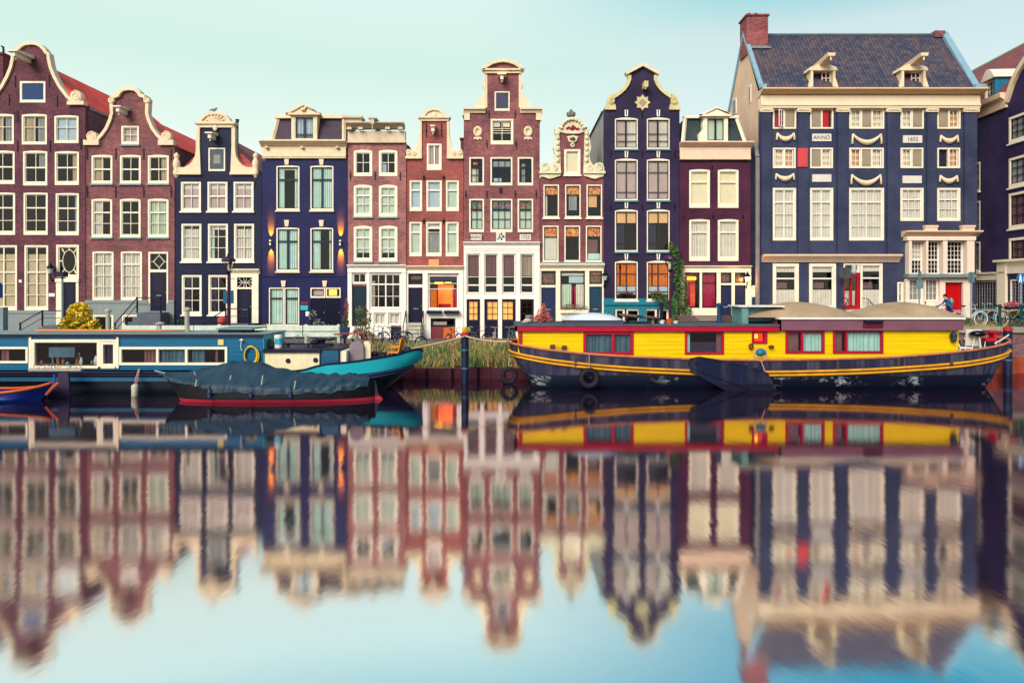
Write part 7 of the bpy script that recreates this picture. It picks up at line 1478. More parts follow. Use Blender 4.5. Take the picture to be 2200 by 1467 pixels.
f = MB(); f.prism([(XE + .02, .72), (XE - .1, .72), (XE - .28, .2), (XE - .36, .04), (XE - .3, -.2), (XE + .3, -.2), (XE + .3, .02), (XE + .12, .22)], Yc - .04, Yc + .04); T.part('rudder', f, hullmat('rudder_paint', (70, 44, 66), (198, 50, 74), .13, .1, False, .008))
f = MB(); f.tube([(XL + .05, Yc, 1.0), (XX(333, Yc), Yc, 1.12)], [.05, .04], 6); T.part('stem_head', f, LEAD)
# ---- small blue and orange boat and its rudder
Yc = 27.2; XE = XX(122, Yc); XL = XE - 5
T = Thing('small_rowing_boat', 'cobalt blue rowing boat with orange gunwale cut off by the left edge', 'boat', (XE - 2.5, Yc, 0))
sheer = [(XL, .42), (XE - 2.4, .36), (XE - 1.2, .45), (XE - .5, .58), (XE, .74)]; beam = [(XL, .5), (XL + 1, .75), (XE - 2.4, .8), (XE - 1.2, .6), (XE - .4, .25), (XE, .04)]
ST = []; x = XL
while x <= XE: ST.append((x, max(smooth_tab(beam, x), .03), smooth_tab(sheer, x))); x += .1
f = hull(ST, Yc, None, flare=.8, bottom=-.2); f.v = [(p[0] - (1 - min(max(p[2] / .6, 0), 1)) * .5 * max(0, 1 - (XE - p[0]) / 1.6), p[1], p[2]) for p in f.v]
T.part('hull', f, paint('cobalt_paint', (24, 44, 150), .3, .12), smooth=True)
f = MB(); f.tube([(x, Yc - b - .02, z) for x, b, z in ST], .06, 6); f.tube([(x, Yc + b, z) for x, b, z in ST], .05, 6); T.part('gunwale', f, paint('orange_varnish', (232, 100, 40), .35, .2), smooth=True)
f = MB()
for (x, b, z), (x2, b2, z2) in zip(ST, ST[1:]): f.add([(x, Yc - b, z - .18), (x2, Yc - b2, z2 - .18), (x2, Yc + b2, z2 - .18), (x, Yc + b, z - .18)], [(0, 1, 2, 3)])
T.part('floorboards', f, paint('dark_floorboards', (70, 40, 50), .6))
f = MB(); f.tube([P(99, 848, 27.1), P(112, 834, 27.1), P(126, 822, 27.1)], [.05, .07, .06], 7); T.part('stem_post', f, paint('orange_varnish', (0, 0, 0))); f = MB(); f.tube([P(116, 828, 27.1), P(117, 804, 27.1)], [.05, .035], 6); T.part('flag_post', f, paint('azure_paint', (30, 110, 200), .4))
yy = 27.9; f = MB(); pl = [(XX(a, yy), ZZ(b, yy)) for a, b in ((121, 862), (150, 862), (147, 806), (143, 800), (133, 798), (125, 802), (122, 812), (128, 822), (112, 840), (100, 862))]; f.prism(pl, yy, yy + .1); solo('rudder_board', f, paint('weathered_plum_wood', (74, 58, 92), .7, .3, dirt=.5), 'tall weathered purple rudder board beside the blue rowing boat', 'rudder')
p = P(290, 840, 28.3); t = Thing('boat_fender', 'white cylindrical fender hanging on ropes from the blue houseboat', 'fender', (p.x, p.y, p.z - .3)); f = MB(); f.lathe((p.x, p.y, p.z - .27), [(.07, 0), (.13, .05), (.14, .45), (.12, .52), (.05, .56)], 14); t.part('fender_body', f, paint('off_white_fender', (214, 208, 186), .5, .2), smooth=True); f = MB(); f.tube([(p.x, p.y, p.z + .28), (p.x + .03, p.y, p.z + .5), (p.x, p.y + .3, p.z + .86)], .022); f.tube([(p.x + .05, p.y, p.z + .2), (p.x + .09, p.y, p.z + .4), (p.x + .02, p.y + .3, p.z + .86)], .018); t.part('rope', f, paint('pink_rope', (0, 0, 0)))
f = MB(); random.seed(6); T = Thing('planter_shelf', 'narrow shelf of straggly plants under the big window of the blue boat', 'planter', (XX(120, 28.7), 28.7, .95))
f.box(XX(66, 28.8), XX(178, 28.8), 28.65, 28.85, ZZ(796, 28.8), ZZ(791, 28.8)); T.part('shelf', f, paint('pale_board', (190, 180, 170), .7, .2))
f = MB(); 
for k in range(5): f.leaves((XX(80 + k * 22, 28.7), 28.72, ZZ(786, 28.7)), (.2, .06, .12), 50, .035, 2)
for x, y in ((122, 752), (170, 760), (112, 768)): f.tube([P(x + 6, 790, 28.7), P(x, y, 28.7)], .007, 4); f.ell(tuple(P(x, y, 28.7)), (.03, .03, .03))
T.part('plants', f, [leafmat('dry_herb', (150, 140, 110), (110, 110, 80)), leafmat('lavender', (140, 120, 150), (100, 100, 110))])
# ------------------------------------------------------------------ mooring poles and rope
def mpole(px, ytop, Y, r_, label):
    u = XX(px, Y); zt = ZZ(ytop, Y); t = Thing('mooring_pole', label, 'mooring pole', (u, Y, -.5), 'blue mooring poles with red tops'); f = MB(); f.lathe((u, Y, -.5), [(r_, 0), (r_, zt - .1 + .5)], 16); t.part('pole', f, paint('pole_blue', (26, 44, 84), .5, .3, dirt=.4))
    f = MB(); f.lathe((u, Y, zt - .1), [(r_ * 1.08, 0), (r_ * 1.08, .14), (r_ * .7, .2)], 16); t.part('cap', f, paint('pole_red', (206, 50, 60), .5, .2))
    for z in (zt - .75, zt - 1.0 - .6): f = MB(); f.lathe((u, Y, z), [(r_ * 1.05, 0), (r_ * 1.05, .06)], 16); t.part('ring', f, paint('ring_blue', (90, 130, 160), .4))
    return t
mpole(999, 718, 32.3, .17, 'blue mooring pole with red cap standing between the two houseboats')
mpole(2165, 706, 35.2, .2, 'blue mooring pole with red cap at the stern of the yellow boat')
RP = paint('manila_rope', (232, 196, 150), .9, .15)
def rope(a, b, sag, label, r_=.03):
    pts = [a.lerp(b, k / 14) - Vector((0, 0, sag * 4 * (k / 14) * (1 - k / 14))) for k in range(15)]; f = MB(); f.tube(pts, r_, 6); solo('mooring_rope', f, RP, label, 'rope', 'ropes tied to the middle mooring pole', smooth=True)
rope(P(876, 750, 30.5), P(1000, 722, 32.12), .04, 'pale mooring rope from the turquoise bow up to the blue pole', .04)
rope(P(1000, 722, 32.12), Vector((XX(1100, 32), 32, ZZ(733, 32))), .1, 'pale mooring rope from the blue pole to the yellow boat', .035)
# ------------------------------------------------------------------ street lamps
def streetlamp(px, ytop, Y, label, ysign=None, base=G0):
    u = XX(px, Y); zt = ZZ(ytop, Y); zb = base; t = Thing('street_lamp', label, 'street lamp', (u, Y, zb), 'crown topped street lamps on the quay'); PM = paint('lamp_plum', (92, 34, 66), .4, .2)
    H_ = zt - zb; f = MB(); f.lathe((u, Y, zb), [(.2, 0), (.2, .3), (.15, .4), (.13, .9), (.1, 1.0), (.085, 1.1), (.06, H_ - 1.1), (.09, H_ - 1.05), (.05, H_ - 1.0)], 12); f.tube([(u - .35, Y, zt - 1.35), (u + .35, Y, zt - 1.35)], .018); t.part('post', f, PM, smooth=False)
    f = MB()
    for k in range(6):
        a = k * math.pi / 3 + .5; f.tube([(u + .13 * math.cos(a), Y + .13 * math.sin(a), zt - .98), (u + .31 * math.cos(a), Y + .31 * math.sin(a), zt - .42), (u + .37 * math.cos(a), Y + .37 * math.sin(a), zt - .3)], .014, 5)
    f.lathe((u, Y, zt - 1.0), [(.1, -.06), (.15, 0), (.14, .04)], 6, 0, rot=.5); t.part('lantern_frame', f, IRON)
    f = MB(); f.lathe((u, Y, zt - .97), [(.125, 0), (.3, .54)], 6, 0, rot=.5); g = bpy.data.materials.get('lantern_glass')
    if g is None:
        g = GLASS.copy(); g.name = 'lantern_glass'
    t.part('glass', f, g)
    f = MB(); f.lathe((u, Y, zt - .9), [(.03, 0), (.05, .1), (.06, .3), (.02, .4)], 8); t.part('bulb', f, paint('frosted_bulb', (240, 226, 190), .3))
    f = MB(); f.lathe((u, Y, zt - .43), [(.36, 0), (.37, .05), (.33, .15), (.24, .22), (.1, .26)], 12); 
    for k in range(12): a = k * math.pi / 6; f.ell((u + .31 * math.cos(a), Y + .31 * math.sin(a), zt - .34), (.035, .035, .06), 0, 6, 4)
    f.lathe((u, Y, zt - .2), [(.1, 0), (.12, .06), (.05, .1), (.08, .15), (.02, .22)], 10); t.part('crown', f, paint('crown_plum', (80, 50, 84), .35, .25))
    if ysign:
        for sx in (-1, 1): f = MB(); f.box(u + sx * .07, u + sx * .26, Y - .02 + .04 * sx, Y + .02 + .04 * sx, ZZ(ysign[1], Y), ZZ(ysign[0], Y)); t.part('sign', f, paint('teal_sign_back', (30, 104, 136), .5))
    return t
streetlamp(491, 545, 37.6, 'plum street lamp with teal signs in front of the navy neck gable house', (624, 652))
streetlamp(1440, 541, 37.6, 'plum street lamp beside the ivy on the dark violet house')
u = XX(134, 35.4); t = Thing('flood_light_mast', 'thin grey mast with black box light before the oval fanlight door', 'mast', (u, 35.4, G0)); f = MB(); f.tube([(u, 35.4, G0), (u, 35.4, ZZ(592, 35.4))], .05, 8); t.part('mast_pole', f, LEAD); f = MB(); f.box(XX(123, 35.4), XX(141, 35.4), 35.2, 35.6, ZZ(595, 35.4), ZZ(584, 35.4)); f.tube([(u - .25, 35.3, ZZ(597, 35.4)), (u + .25, 35.3, ZZ(597, 35.4))], .03); t.part('light_box', f, NAVY)
# ------------------------------------------------------------------ bicycles
def bicycle(px, Y, base, rz, col, label, basket=None, seatc=None, s=1.0, group='bicycles parked along the quay', tyre=(34, 30, 40)):
    t = Thing('bicycle', label, 'bicycle', (XX(px, Y), Y, base), group, rz); t.o.scale = (s, s, s); t.org = (0, 0, 0)
    cm = paint('bike_%d_%d_%d' % col, col, .35, .1); tm_ = paint('tyre_%d' % tyre[0], tyre, .7, .1)
    for x in (-.53, .53):
        f = MB(); f.torus((x, 0, .345), .325, .026, 24, 6); w_ = t.part('wheel', f, tm_)
        f = MB(); f.lathe((x, -.04, .345), [(.03, 0), (.03, .08)], 8, 0, 'y')
        for k in range(10): a = k * math.pi / 5; f.tube([(x, 0, .345), (x + .3 * math.cos(a), 0, .345 + .3 * math.sin(a))], .004, 3)
        t.part('spokes', f, CZ, w_)
        f = MB(); f.tube([(x + .36 * math.cos(a_), 0, .345 + .36 * math.sin(a_)) for a_ in [R(20 + k * 14) for k in range(11)]], .018, 5); t.part('mudguard', f, cm)
    bb, st, hd, hb = (-.08, 0, .32), (-.2, 0, .8), (.36, 0, .82), (.4, 0, .62)
    f = MB()
    for a, b in ((bb, st), (st, hd), (bb, hb), ((-.53, 0, .345), bb), ((-.53, 0, .345), (-.17, 0, .72)), ((.53, 0, .345), hd)): f.tube([a, b], .019, 6)
    f.tube([hd, (.33, 0, 1.0)], .015, 6); f.tube([st, (-.22, 0, .92)], .014, 6); f.box(-.75, -.3, -.07, .07, .74, .76); t.part('frame', f, cm)
    f = MB(); f.tube([(.2, -.28, 1.02), (.32, -.2, 1.06), (.34, 0, 1.0), (.32, .2, 1.06), (.2, .28, 1.02)], .015, 6); t.part('handlebar', f, CZ)
    f = MB(); f.ell((-.24, 0, .95), (.13, .075, .04)); t.part('saddle', f, seatc or IRON, smooth=True)
    f = MB(); f.lathe((-.08, -.06, .32), [(.09, 0), (.09, .01)], 12, 0, 'y'); f.tube([(-.08, -.08, .32), (.02, -.08, .2)], .01); t.part('crank', f, IRON)
    if basket: f = MB(); f.prism([(.36, .72), (.66, .72), (.7, .98), (.34, .98)], -.18, .18); t.part('basket', f, basket)
    return t
bicycle(245, 39.5, G0, R(160), (60, 84, 120), 'steel blue bicycle by the grey plinth left of the white fence')
bicycle(806, 40.2, G0, R(70), (210, 214, 210), 'white bicycle with blue saddle cover seen end on below the big grid window', seatc=CUR['b'])
bicycle(822, 40.6, G0, R(105), (150, 170, 180), 'silver bicycle leaning against the first of the two white cellar windows')
bicycle(845, 41.2, G0, R(10), (84, 90, 110), 'dark grey bicycle side on in front of the navy cellar door')
bicycle(866, 40.4, G0, R(60), (126, 134, 134), 'grey bicycle against the left rail of the slim red house steps')
bicycle(884, 38.6, G0 - .1, R(8), (40, 44, 70), 'black bicycle lying low in the grass at the foot of the steps')
bicycle(974, 39.6, G0, R(62), (24, 80, 160), 'bright blue bicycle left of the red capped mooring pole', tyre=(40, 70, 120))
bicycle(1010, 40, G0, R(120), (40, 110, 130), 'teal bicycle with dark saddlebag and yellow top right of the mooring pole', basket=paint('yellow_crate', (240, 200, 30), .5))
bicycle(1030, 40.3, G0, R(30), (120, 40, 60), 'maroon bicycle with dark hood behind the teal one')
bicycle(1063, 39.8, G0, R(85), (214, 206, 200), 'white city bicycle seen from the front before the peach lit doors')
bicycle(1098, 40, G0, R(110), (110, 140, 140), 'grey green bicycle half hidden by the tip of the yellow houseboat')
GB = gz(23)
bicycle(2080, 37.3, gz(22.5), R(4), (196, 206, 214), 'pale silver bicycle standing by the red door at the right', s=1.12, tyre=(196, 190, 180))
bicycle(2130, 37.2, gz(24), R(186), (90, 170, 196), 'light blue bicycle with white tyres at the right quay edge', s=1.15, tyre=(226, 216, 204))
bicycle(2152, 37.8, gz(25), R(8), (236, 196, 110), 'yellow bicycle behind the green quay railing', s=1.12)
bicycle(2180, 38.2, gz(26), R(175), (120, 60, 110), 'purple bicycle behind the pink flower box at the right edge', s=1.1)
bicycle(2196, 37.6, gz(26), R(12), (180, 196, 120), 'lime green bicycle cut off by the right edge', s=1.1)
bicycle(2022, 39.2, gz(22), R(10), (70, 110, 140), 'blue bicycle held by the person at the red door', s=1.05)
# railing and flower box at the right
t = Thing('quay_railing', 'dark green quay railing with thick posts at the right edge', 'railing', (XX(2170, 36.9), 36.9, gz(26))); GR_ = paint('railing_green', (20, 78, 92), .5, .2); zb = gz(26)
for x in (2148, 2195): f = MB(); f.lathe((XX(x, 36.9), 36.9, zb), [(.11, 0), (.09, .1), (.07, .2), (.07, 1.0), (.1, 1.05), (.1, 1.12), (.03, 1.18)], 10); t.part('post', f, GR_)
for z in (.4, 1.0): f = MB(); f.tube([(XX(2148, 36.9), 36.9, zb + z), (XX(2290, 36.9), 36.9, zb + z)], .035, 8); t.part('rail', f, GR_)
PKF = [leafmat('petunia_pink', (236, 80, 120), (246, 120, 150)), leafmat('petunia_rose', (220, 50, 90), (240, 90, 120)), leafmat('leaf_green', (0, 0, 0), (0, 0, 0))]
t = Thing('flower_box', 'box of bright pink flowers hooked on the green quay railing', 'flower box', (XX(2172, 36.8), 36.8, zb + .95)); f = MB(); f.box(XX(2160, 36.8), XX(2186, 36.8), 36.65, 36.88, zb + .9, zb + 1.06); t.part('box', f, NAVY); f = MB(); f.leaves((XX(2172, 36.8), 36.75, zb + 1.16), (.42, .16, .17), 300, .06, 3); t.part('flowers', f, PKF)
shrub('quay_bush', 'dark straggly bush hanging over the quay at the right edge', 'shrub', (XX(2186, 36.6), 36.6, gz(26)), [(0, -.15, .15, .6, .3, .25, 1.2), (.3, -.2, -.1, .5, .2, .22, .7), (-.3, -.2, 0, .4, .2, .2, .6)], [leafmat('bush_dark', (40, 56, 60), (70, 84, 70)), leafmat('bush_pale', (110, 120, 90), (80, 96, 70))], 420, .05)
shrub('quay_weed', 'green weeds growing at the front wheel of the pale silver bicycle', 'shrub', (XX(2078, 37), 37, gz(22.6)), [(0, 0, .2, .35, .2, .25, 1)], LG, 260, .05)
# signs
def sign_post(px, Y, label, base, parts):
    u = XX(px, Y); t = Thing('sign_post', label, 'road sign', (u, Y, base)); f = MB(); zt = max(ZZ(p_[1], Y) for p_ in parts); f.tube([(u, Y, base), (u, Y, zt)], .04, 8); t.part('post', f, LEAD)
    for k, y0, y1, w_, m_, rz in parts:
        f = MB(); zc_ = (ZZ(y0, Y) + ZZ(y1, Y)) / 2; hh = (ZZ(y0, Y) - ZZ(y1, Y)) / 2
        if k == 'disc': f.lathe((u, Y - .08, zc_), [(hh, 0), (hh, .03)], 24, 0, 'y')
        else:
            c_, s_ = math.cos(rz) * w_, math.sin(rz) * w_; f.add([(u - c_, Y - .06 - s_, zc_ - hh), (u + c_, Y - .06 + s_, zc_ - hh), (u + c_, Y - .06 + s_, zc_ + hh), (u - c_, Y - .06 - s_, zc_ + hh), (u - c_, Y - .03 - s_, zc_ - hh), (u + c_, Y - .03 + s_, zc_ - hh), (u + c_, Y - .03 + s_, zc_ + hh), (u - c_, Y - .03 - s_, zc_ + hh)], [(0, 1, 2, 3), (7, 6, 5, 4), (0, 4, 5, 1), (1, 5, 6, 2), (2, 6, 7, 3), (3, 7, 4, 0)])
        o = t.part('sign_plate', f, m_)
        if k == 'disc':
            f = MB()
            for dx, s_ in ((-.08, 1.0), (.13, .62)): 
                f.ell((u + dx, Y - .09, zc_ + .17 * s_), (.04 * s_, .006, .045 * s_)); f.prism([(u + dx - .05 * s_, zc_ + .11 * s_), (u + dx + .05 * s_, zc_ + .11 * s_), (u + dx + .06 * s_, zc_ - .06 * s_), (u + dx + .08 * s_, zc_ - .24 * s_), (u + dx + .03 * s_, zc_ - .24 * s_), (u + dx, zc_ - .08 * s_), (u + dx - .05 * s_, zc_ - .24 * s_), (u + dx - .09 * s_, zc_ - .24 * s_), (u + dx - .05 * s_, zc_ - .02)], Y - .095, Y - .08)
            t.part('pedestrian_mark', f, WHITE, o)
    return t
BS = paint('road_sign_blue', (10, 120, 206), .3, .04, dirt=.05); GS_ = paint('sign_grey_back', (120, 146, 152), .5, .12)
sign_post(2193, 37.4, 'round blue pedestrian sign with white walking figures at the right edge', gz(26), [('disc', 587, 609, .3, BS, 0)])
sign_post(2086, 40.2, 'grey backed road signs with blue edge beside the red door', gz(26), [('b', 585, 607, .2, GS_, .2), ('b', 584, 607, .14, paint('sign_cyan', (30, 150, 206), .4), 1.0)])
sign_post(1975, 40, 'narrow grey signpost with yellow sign in front of the shell coloured shopfront', gz(24), [('b', 583, 601, .12, GS_, .3), ('b', 583, 597, .14, paint('sign_yellow', (230, 200, 60), .5), 1.1), ('b', 602, 620, .2, GS_, .1)])
# person
t = Thing('person', 'person in blue jacket and jeans with patterned backpack bending over a bicycle', 'person', (XX(2042, 39.3), 39.3, gz(22)), )
def skinfig():
    J = {}; V = []; E = []; Rr = []
    def v(p, r_, par=None): V.append(p); Rr.append(r_); i = len(V) - 1; (E.append((par, i)) if par is not None else None); return i
    pel = v((0, 0, .92), .14); w1_ = v((-.05, 0, 1.08), .13, pel); ch = v((-.17, 0, 1.3), .15, w1_); nk_ = v((-.27, 0, 1.44), .065, ch); hd_ = v((-.33, 0, 1.53), .085, nk_); v((-.37, 0, 1.63), .07, hd_); v((-.41, 0, 1.56), .03, hd_)
    for s in (-1, 1):
        sh = v((-.19, s * .19, 1.34), .062, ch); el = v((-.32, s * .24, 1.12), .046, sh); wr_ = v((-.52, s * .22, 1.05), .032, el); hn = v((-.58, s * .21, 1.04), .03, wr_)
        for k in range(4): a = v((-.63, s * .21 + (k - 1.5) * .02, 1.03 - .005 * k), .009, hn); v((-.66 + .004 * k, s * .21 + (k - 1.5) * .022, 1.0), .008, a)
        a = v((-.6, s * .21 - s * .03, 1.02), .01, hn); v((-.63, s * .21 - s * .035, 1.0), .009, a)
        hp = v((0, s * .1, .86), .1, pel); kn = v((-.04 + .06 * s, s * .12, .48), .064, hp); an = v((.0 + .1 * s, s * .12, .08), .042, kn); v((-.14 + .1 * s, s * .12, .04), .035, an)
    me = bpy.data.meshes.new('body'); me.from_pydata(V, E, []); o = bpy.data.objects.new('body', me); COL.objects.link(o)
    m = o.modifiers.new('s', 'SKIN'); m.use_smooth_shade = True; m2 = o.modifiers.new('d', 'SUBSURF'); m2.levels = 2; m2.render_levels = 2
    for i, q in enumerate(me.skin_vertices[0].data): q.radius = (Rr[i], Rr[i])
    me.skin_vertices[0].data[0].use_root = True
    dg = bpy.context.evaluated_depsgraph_get(); m3 = bpy.data.meshes.new_from_object(o.evaluated_get(dg)); bpy.data.objects.remove(o)
    for q in (paint('jacket_blue', (30, 110, 170), .7), paint('jeans_navy', (44, 50, 110), .8), paint('skin', (224, 170, 140), .5, .05), paint('shoe_dark', (40, 34, 40), .6)): m3.materials.append(q)
    for p in m3.polygons: c = p.center; p.material_index = 3 if c.z < .1 else 1 if c.z < .93 else (2 if c.z > 1.42 or c.x < -.55 else 0)
    o = bpy.data.objects.new('body', m3); COL.objects.link(o); o.parent = t.o; return o
skinfig()
t.org = (0, 0, 0); f = MB(); f.ell((-.31, 0, 1.6), (.11, .1, .1)); t.part('hair', f, paint('hair_brown', (60, 40, 40), .8), smooth=True)
f = MB(); f.ell((.02, -.02, 1.26), (.15, .17, .23), 0, 12, 8); t.part('backpack', f, stained('backpack_cloth', [(150, 130, 90), (110, 120, 90), (190, 160, 110), (110, 70, 80)], 22), smooth=True)
# ------------------------------------------------------------------ plants on the quay and fronts
def climber():
    f = MB(); random.seed(14); Y = 45.0
    t = Thing('ivy_column', 'tall green ivy climbing the corner of the dark violet house', 'climber', (XX(1455, Y), Y, G0))
    for px, y, rx, rz, k in ((1450, 545, .3, .5, 260), (1458, 570, .35, .6, 320), (1462, 605, .45, .7, 420), (1462, 640, .5, .7, 440), (1458, 675, .5, .6, 380), (1416, 638, .55, .28, 260), (1432, 652, .5, .3, 240), (1478, 690, .7, .35, 300), (1442, 530, .18, .35, 100), (1475, 668, .35, .4, 180)):
        p = P(px, y, Y); f.leaves((p.x, Y, p.z), (rx, .22, rz), k, .085, 3)
    t.part('leaves', f, [leafmat('ivy_green', (56, 96, 40), (84, 124, 44)), leafmat('ivy_dark', (26, 60, 48), (40, 80, 50)), leafmat('ivy_lime', (116, 140, 40), (90, 120, 40))])
    f = MB(); f.tube([(XX(1462, Y), Y + .15, G0), (XX(1458, Y), Y + .2, ZZ(620, Y)), (XX(1448, Y), Y + .2, ZZ(540, Y))], [.06, .04, .02], 6); t.part('stem', f, paint('bark', (0, 0, 0)))
climber()
shrub('leafy_plant', 'tall leafy green plant in front of the salmon house doorway', 'shrub', (XX(778, 38.4), 38.4, G0), [(0, 0, 1.1, .45, .35, .55, 1), (-.2, 0, .6, .5, .35, .45, .9), (.25, 0, 1.7, .3, .25, .45, .5), (.4, 0, .5, .35, .3, .4, .5), (-.15, 0, 2.0, .25, .2, .3, .3)], [LG[0], LG[1], leafmat('leaf_rust', (170, 110, 80), (150, 120, 60))], 420, .075)
shrub('russet_bush', 'russet stems and red flowers to the right of the tall leafy plant', 'shrub', (XX(800, 37.6), 37.6, G0), [(0, 0, .45, .3, .25, .4, 1)], [leafmat('rust_leaf', (190, 100, 90), (150, 110, 80)), LG[0]], 260, .06)
shrub('round_box_bush', 'rounded dark green bush left of the two blue doors on the dark blue house', 'shrub', (XX(652, 40), 40, 1.4), [(0, 0, .6, .5, .4, .3, 1)], [LG[0], leafmat('box_olive', (96, 110, 24), (70, 90, 30))], 420, .05)
shrub('pale_feathery_plant', 'pale feathery plant hanging by the blue doors', 'shrub', (XX(690, 39), 39, 1.5), [(-.5, 0, 1.4, .25, .2, .3, .3), (-.15, 0, .9, .3, .2, .3, .3), (.3, 0, .5, .45, .3, .35, .6), (0, 0, .45, .3, .2, .3, .4)], [leafmat('sage_pale', (160, 176, 150), (120, 140, 120))], 260, .06)
shrub('olive_bush', 'olive green bush under the second window of the navy house', 'shrub', (XX(455, 39), 39, 1.5), [(0, 0, .55, .36, .3, .28, 1)], [leafmat('box_olive', (0, 0, 0), (0, 0, 0)), LG[0]], 320, .05)
shrub('dark_palm_plant', 'dark spiky plant at the left corner of the navy house', 'shrub', (XX(386, 39.5), 39.5, 1.3), [(0, 0, .7, .42, .3, .5, 1), (.1, 0, 1.15, .3, .2, .2, .3)], [leafmat('spiky_dark', (30, 44, 60), (50, 70, 60)), LG[1]], 300, .09)
shrub('golden_doorstep_bush', 'golden green bush right of the navy door beside the dark blue house', 'shrub', (XX(557, 39.4), 39.4, 1.4), [(0, 0, .5, .35, .3, .25, 1), (.3, 0, .75, .25, .2, .2, .4)], [leafmat('box_olive', (0, 0, 0), (0, 0, 0)), YL[1]], 300, .055)
shrub('fence_creeper', 'pale creeper flowering over the white plank fence', 'climber', (XX(690, 35), 35, 1.2), [(-.9, 0, .7, .5, .1, .25, .5), (0, 0, .5, .8, .12, .3, 1), (.8, 0, .6, .5, .12, .4, .7)], [leafmat('sage_pale', (0, 0, 0), (0, 0, 0)), leafmat('lime_sprig', (150, 170, 110), (120, 150, 90))], 160, .045)
f = MB(); f.lathe((XX(477, 38.5), 38.5, ZZ(697, 38.5)), [(.1, 0), (.22, .14), (.24, .34), (.1, .42)], 12); f.tube([(XX(477, 38.5), 38.5, G0), (XX(477, 38.5), 38.5, ZZ(697, 38.5))], .04); solo('coral_barrel', f, paint('coral_tub', (226, 90, 80), .6, .15), 'coral red tub left of the plum street lamp post', 'tub')
shrub('yellow_flower_plant', 'low yellow flowering plant below the crimson curtained window', 'shrub', (XX(1500, 40), 40, 1.9), [(-.2, 0, .45, .5, .3, .25, 1), (.4, 0, .35, .3, .2, .2, .5)], [YL[1], YL[2]], 260, .055)
shrub('straw_grass_pot', 'thin pale grasses in front of the teal basement of the violet house', 'shrub', (XX(1310, 39), 39, 1.9), [(0, 0, .7, .35, .2, .45, 1)], [leafmat('straw_green', (140, 150, 80), (190, 170, 110)), LG[1]], 200, .06)
# window flower box of the plum house and the little boxes on the violet house
def fbox(px0, px1, y, Yf, label, m_, mats, hh=.26, up=.2, n=300, out=.38):
    a, b = XX(px0, Yf), XX(px1, Yf); z = ZZ(y, Yf); t = Thing('window_box', label, 'flower box', ((a + b) / 2, Yf - out / 2, z)); f = MB(); f.box(a, b, Yf - out, Yf - .12, z, z + hh); t.part('box', f, m_); f = MB(); f.leaves(((a + b) / 2, Yf - out / 2 - .1, z + hh + up * .4), ((b - a) / 2 * 1.05, .2, up), n, .06, len(mats)); t.part('flowers', f, mats); return t
fbox(1203, 1262, 672, 45.5, 'long cream window box with red and white flowers under green curtains', CREAM, [LG[0], LG[1], leafmat('geranium_red', (206, 40, 40), (226, 60, 50)), leafmat('pale_leaf', (180, 200, 170), (150, 180, 150))], .2, .28, 520)
fbox(1329, 1358, 634, 45.42, 'small dark blue window box with pink flowers on the left window of the violet house', NAVY, [leafmat('geranium_pink', (200, 80, 110), (180, 60, 90)), LG[1]], .12, .1, 120, .3)
fbox(1397, 1420, 634, 45.42, 'small dark blue window box with pink flowers half hidden by the ivy', NAVY, [leafmat('geranium_pink', (0, 0, 0), (0, 0, 0)), LG[1]], .12, .12, 120, .3)
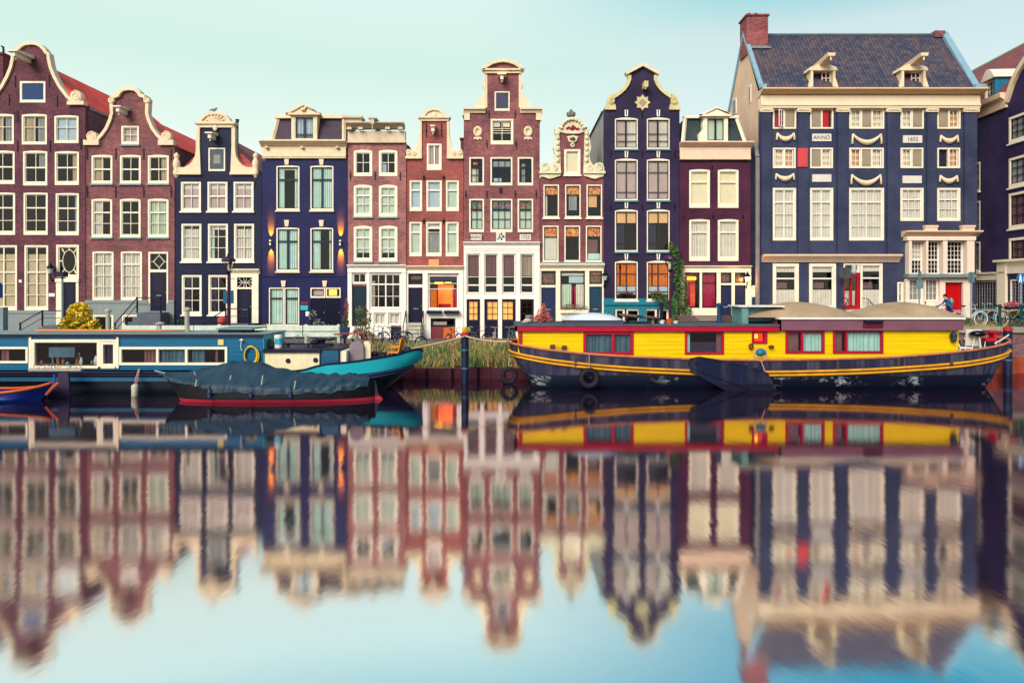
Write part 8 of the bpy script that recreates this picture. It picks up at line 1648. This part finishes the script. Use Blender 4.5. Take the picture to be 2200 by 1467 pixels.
# stoops and railings of the left houses
def stoop(px0, px1, ytop, Yf, label, st, rail=None):
    a, b = XX(px0, Yf), XX(px1, Yf); zt = ZZ(ytop, Yf - 1.2); t = Thing('front_stoop', label, 'stoop', ((a + b) / 2, Yf - .8, G0), 'railed stoops before the left houses'); f = MB(); f.box(a, b, Yf - 1.3, Yf - .13, G0, zt); n = 5
    for k in range(n): f.box(a - .28 * (k + 1), a - .28 * k, Yf - 1.3, Yf - .3, G0, zt - (zt - G0) * (k + 1) / (n + 1))
    t.part('steps', f, st); z = zt; q = a - .28 * n
    for x, zz in ((b, z), (a, z), (q, G0 + .1)): f = MB(); f.lathe((x, Yf - 1.25, zz), [(.07, 0), (.05, .1), (.06, .5), (.05, .9), (.09, .95), (.04, 1.0)], 8); t.part('baluster', f, NAVY)
    f = MB()
    for dz in (.95, .5): f.tube([(b, Yf - 1.25, z + dz), (a, Yf - 1.25, z + dz), (q, Yf - 1.25, G0 + .1 + dz)], .035 if dz > .9 else .02, 6)
    t.part('handrail', f, NAVY)
SST = paint('bluestone_step', (110, 116, 130), .8, .2)
stoop(119, 172, 700, 45.35, 'dark railed stoop before the oval fanlight door of the leftmost house', SST)
stoop(317, 366, 672, 45.4, 'railed stoop before the diamond fanlight door of the second house', SST)
stoop(502, 550, 696, 45.45, 'small stoop with thin rail before the navy door with star fanlight', SST)
f = MB(); f.box(XX(4, 40), XX(12, 40), 39.8, 40.2, G0, ZZ(660, 40)); f.box(XX(-30, 40), XX(4, 40), 39.8, 40.2, ZZ(664, 40), ZZ(660, 40)); solo('grey_kiosk_frame', f, LEAD, 'pale grey frame standing at the very left edge', 'frame')
f = MB(); f.lathe((XX(-4, 36), 36, ZZ(640, 36)), [(.2, 0), (.2, .7), (.1, .8)], 14); f.tube([(XX(-4, 36), 36, G0), (XX(-4, 36), 36, ZZ(640, 36))], .04); solo('blue_post_box', f, paint('azure_box', (20, 110, 190), .4), 'bright blue rounded post cut off at the left edge', 'post box')
# gull on the navy house
p = P(459, 243, 45.4); t = Thing('gull', 'small grey gull standing on the shell pediment of the navy house', 'bird', tuple(p)); f = MB(); f.ell((p.x, p.y, p.z + .2), (.2, .08, .085)); f.ell((p.x + .17, p.y, p.z + .3), (.06, .05, .055)); f.tube([(p.x + .1, p.y, p.z + .22), (p.x + .17, p.y, p.z + .3)], [.07, .045]); f.tube([(p.x - .15, p.y, p.z + .2), (p.x - .32, p.y, p.z + .16)], [.05, .015]); f.tube([(p.x + .21, p.y, p.z + .3), (p.x + .29, p.y, p.z + .29)], [.018, .006]); t.part('body', f, paint('gull_grey', (150, 140, 136), .7, .2), smooth=True)
for s in (-.03, .03): f = MB(); f.tube([(p.x + s, p.y + s, p.z + .14), (p.x + s, p.y + s, p.z)], .01); t.part('leg', f, paint('gull_leg', (200, 140, 90), .6))
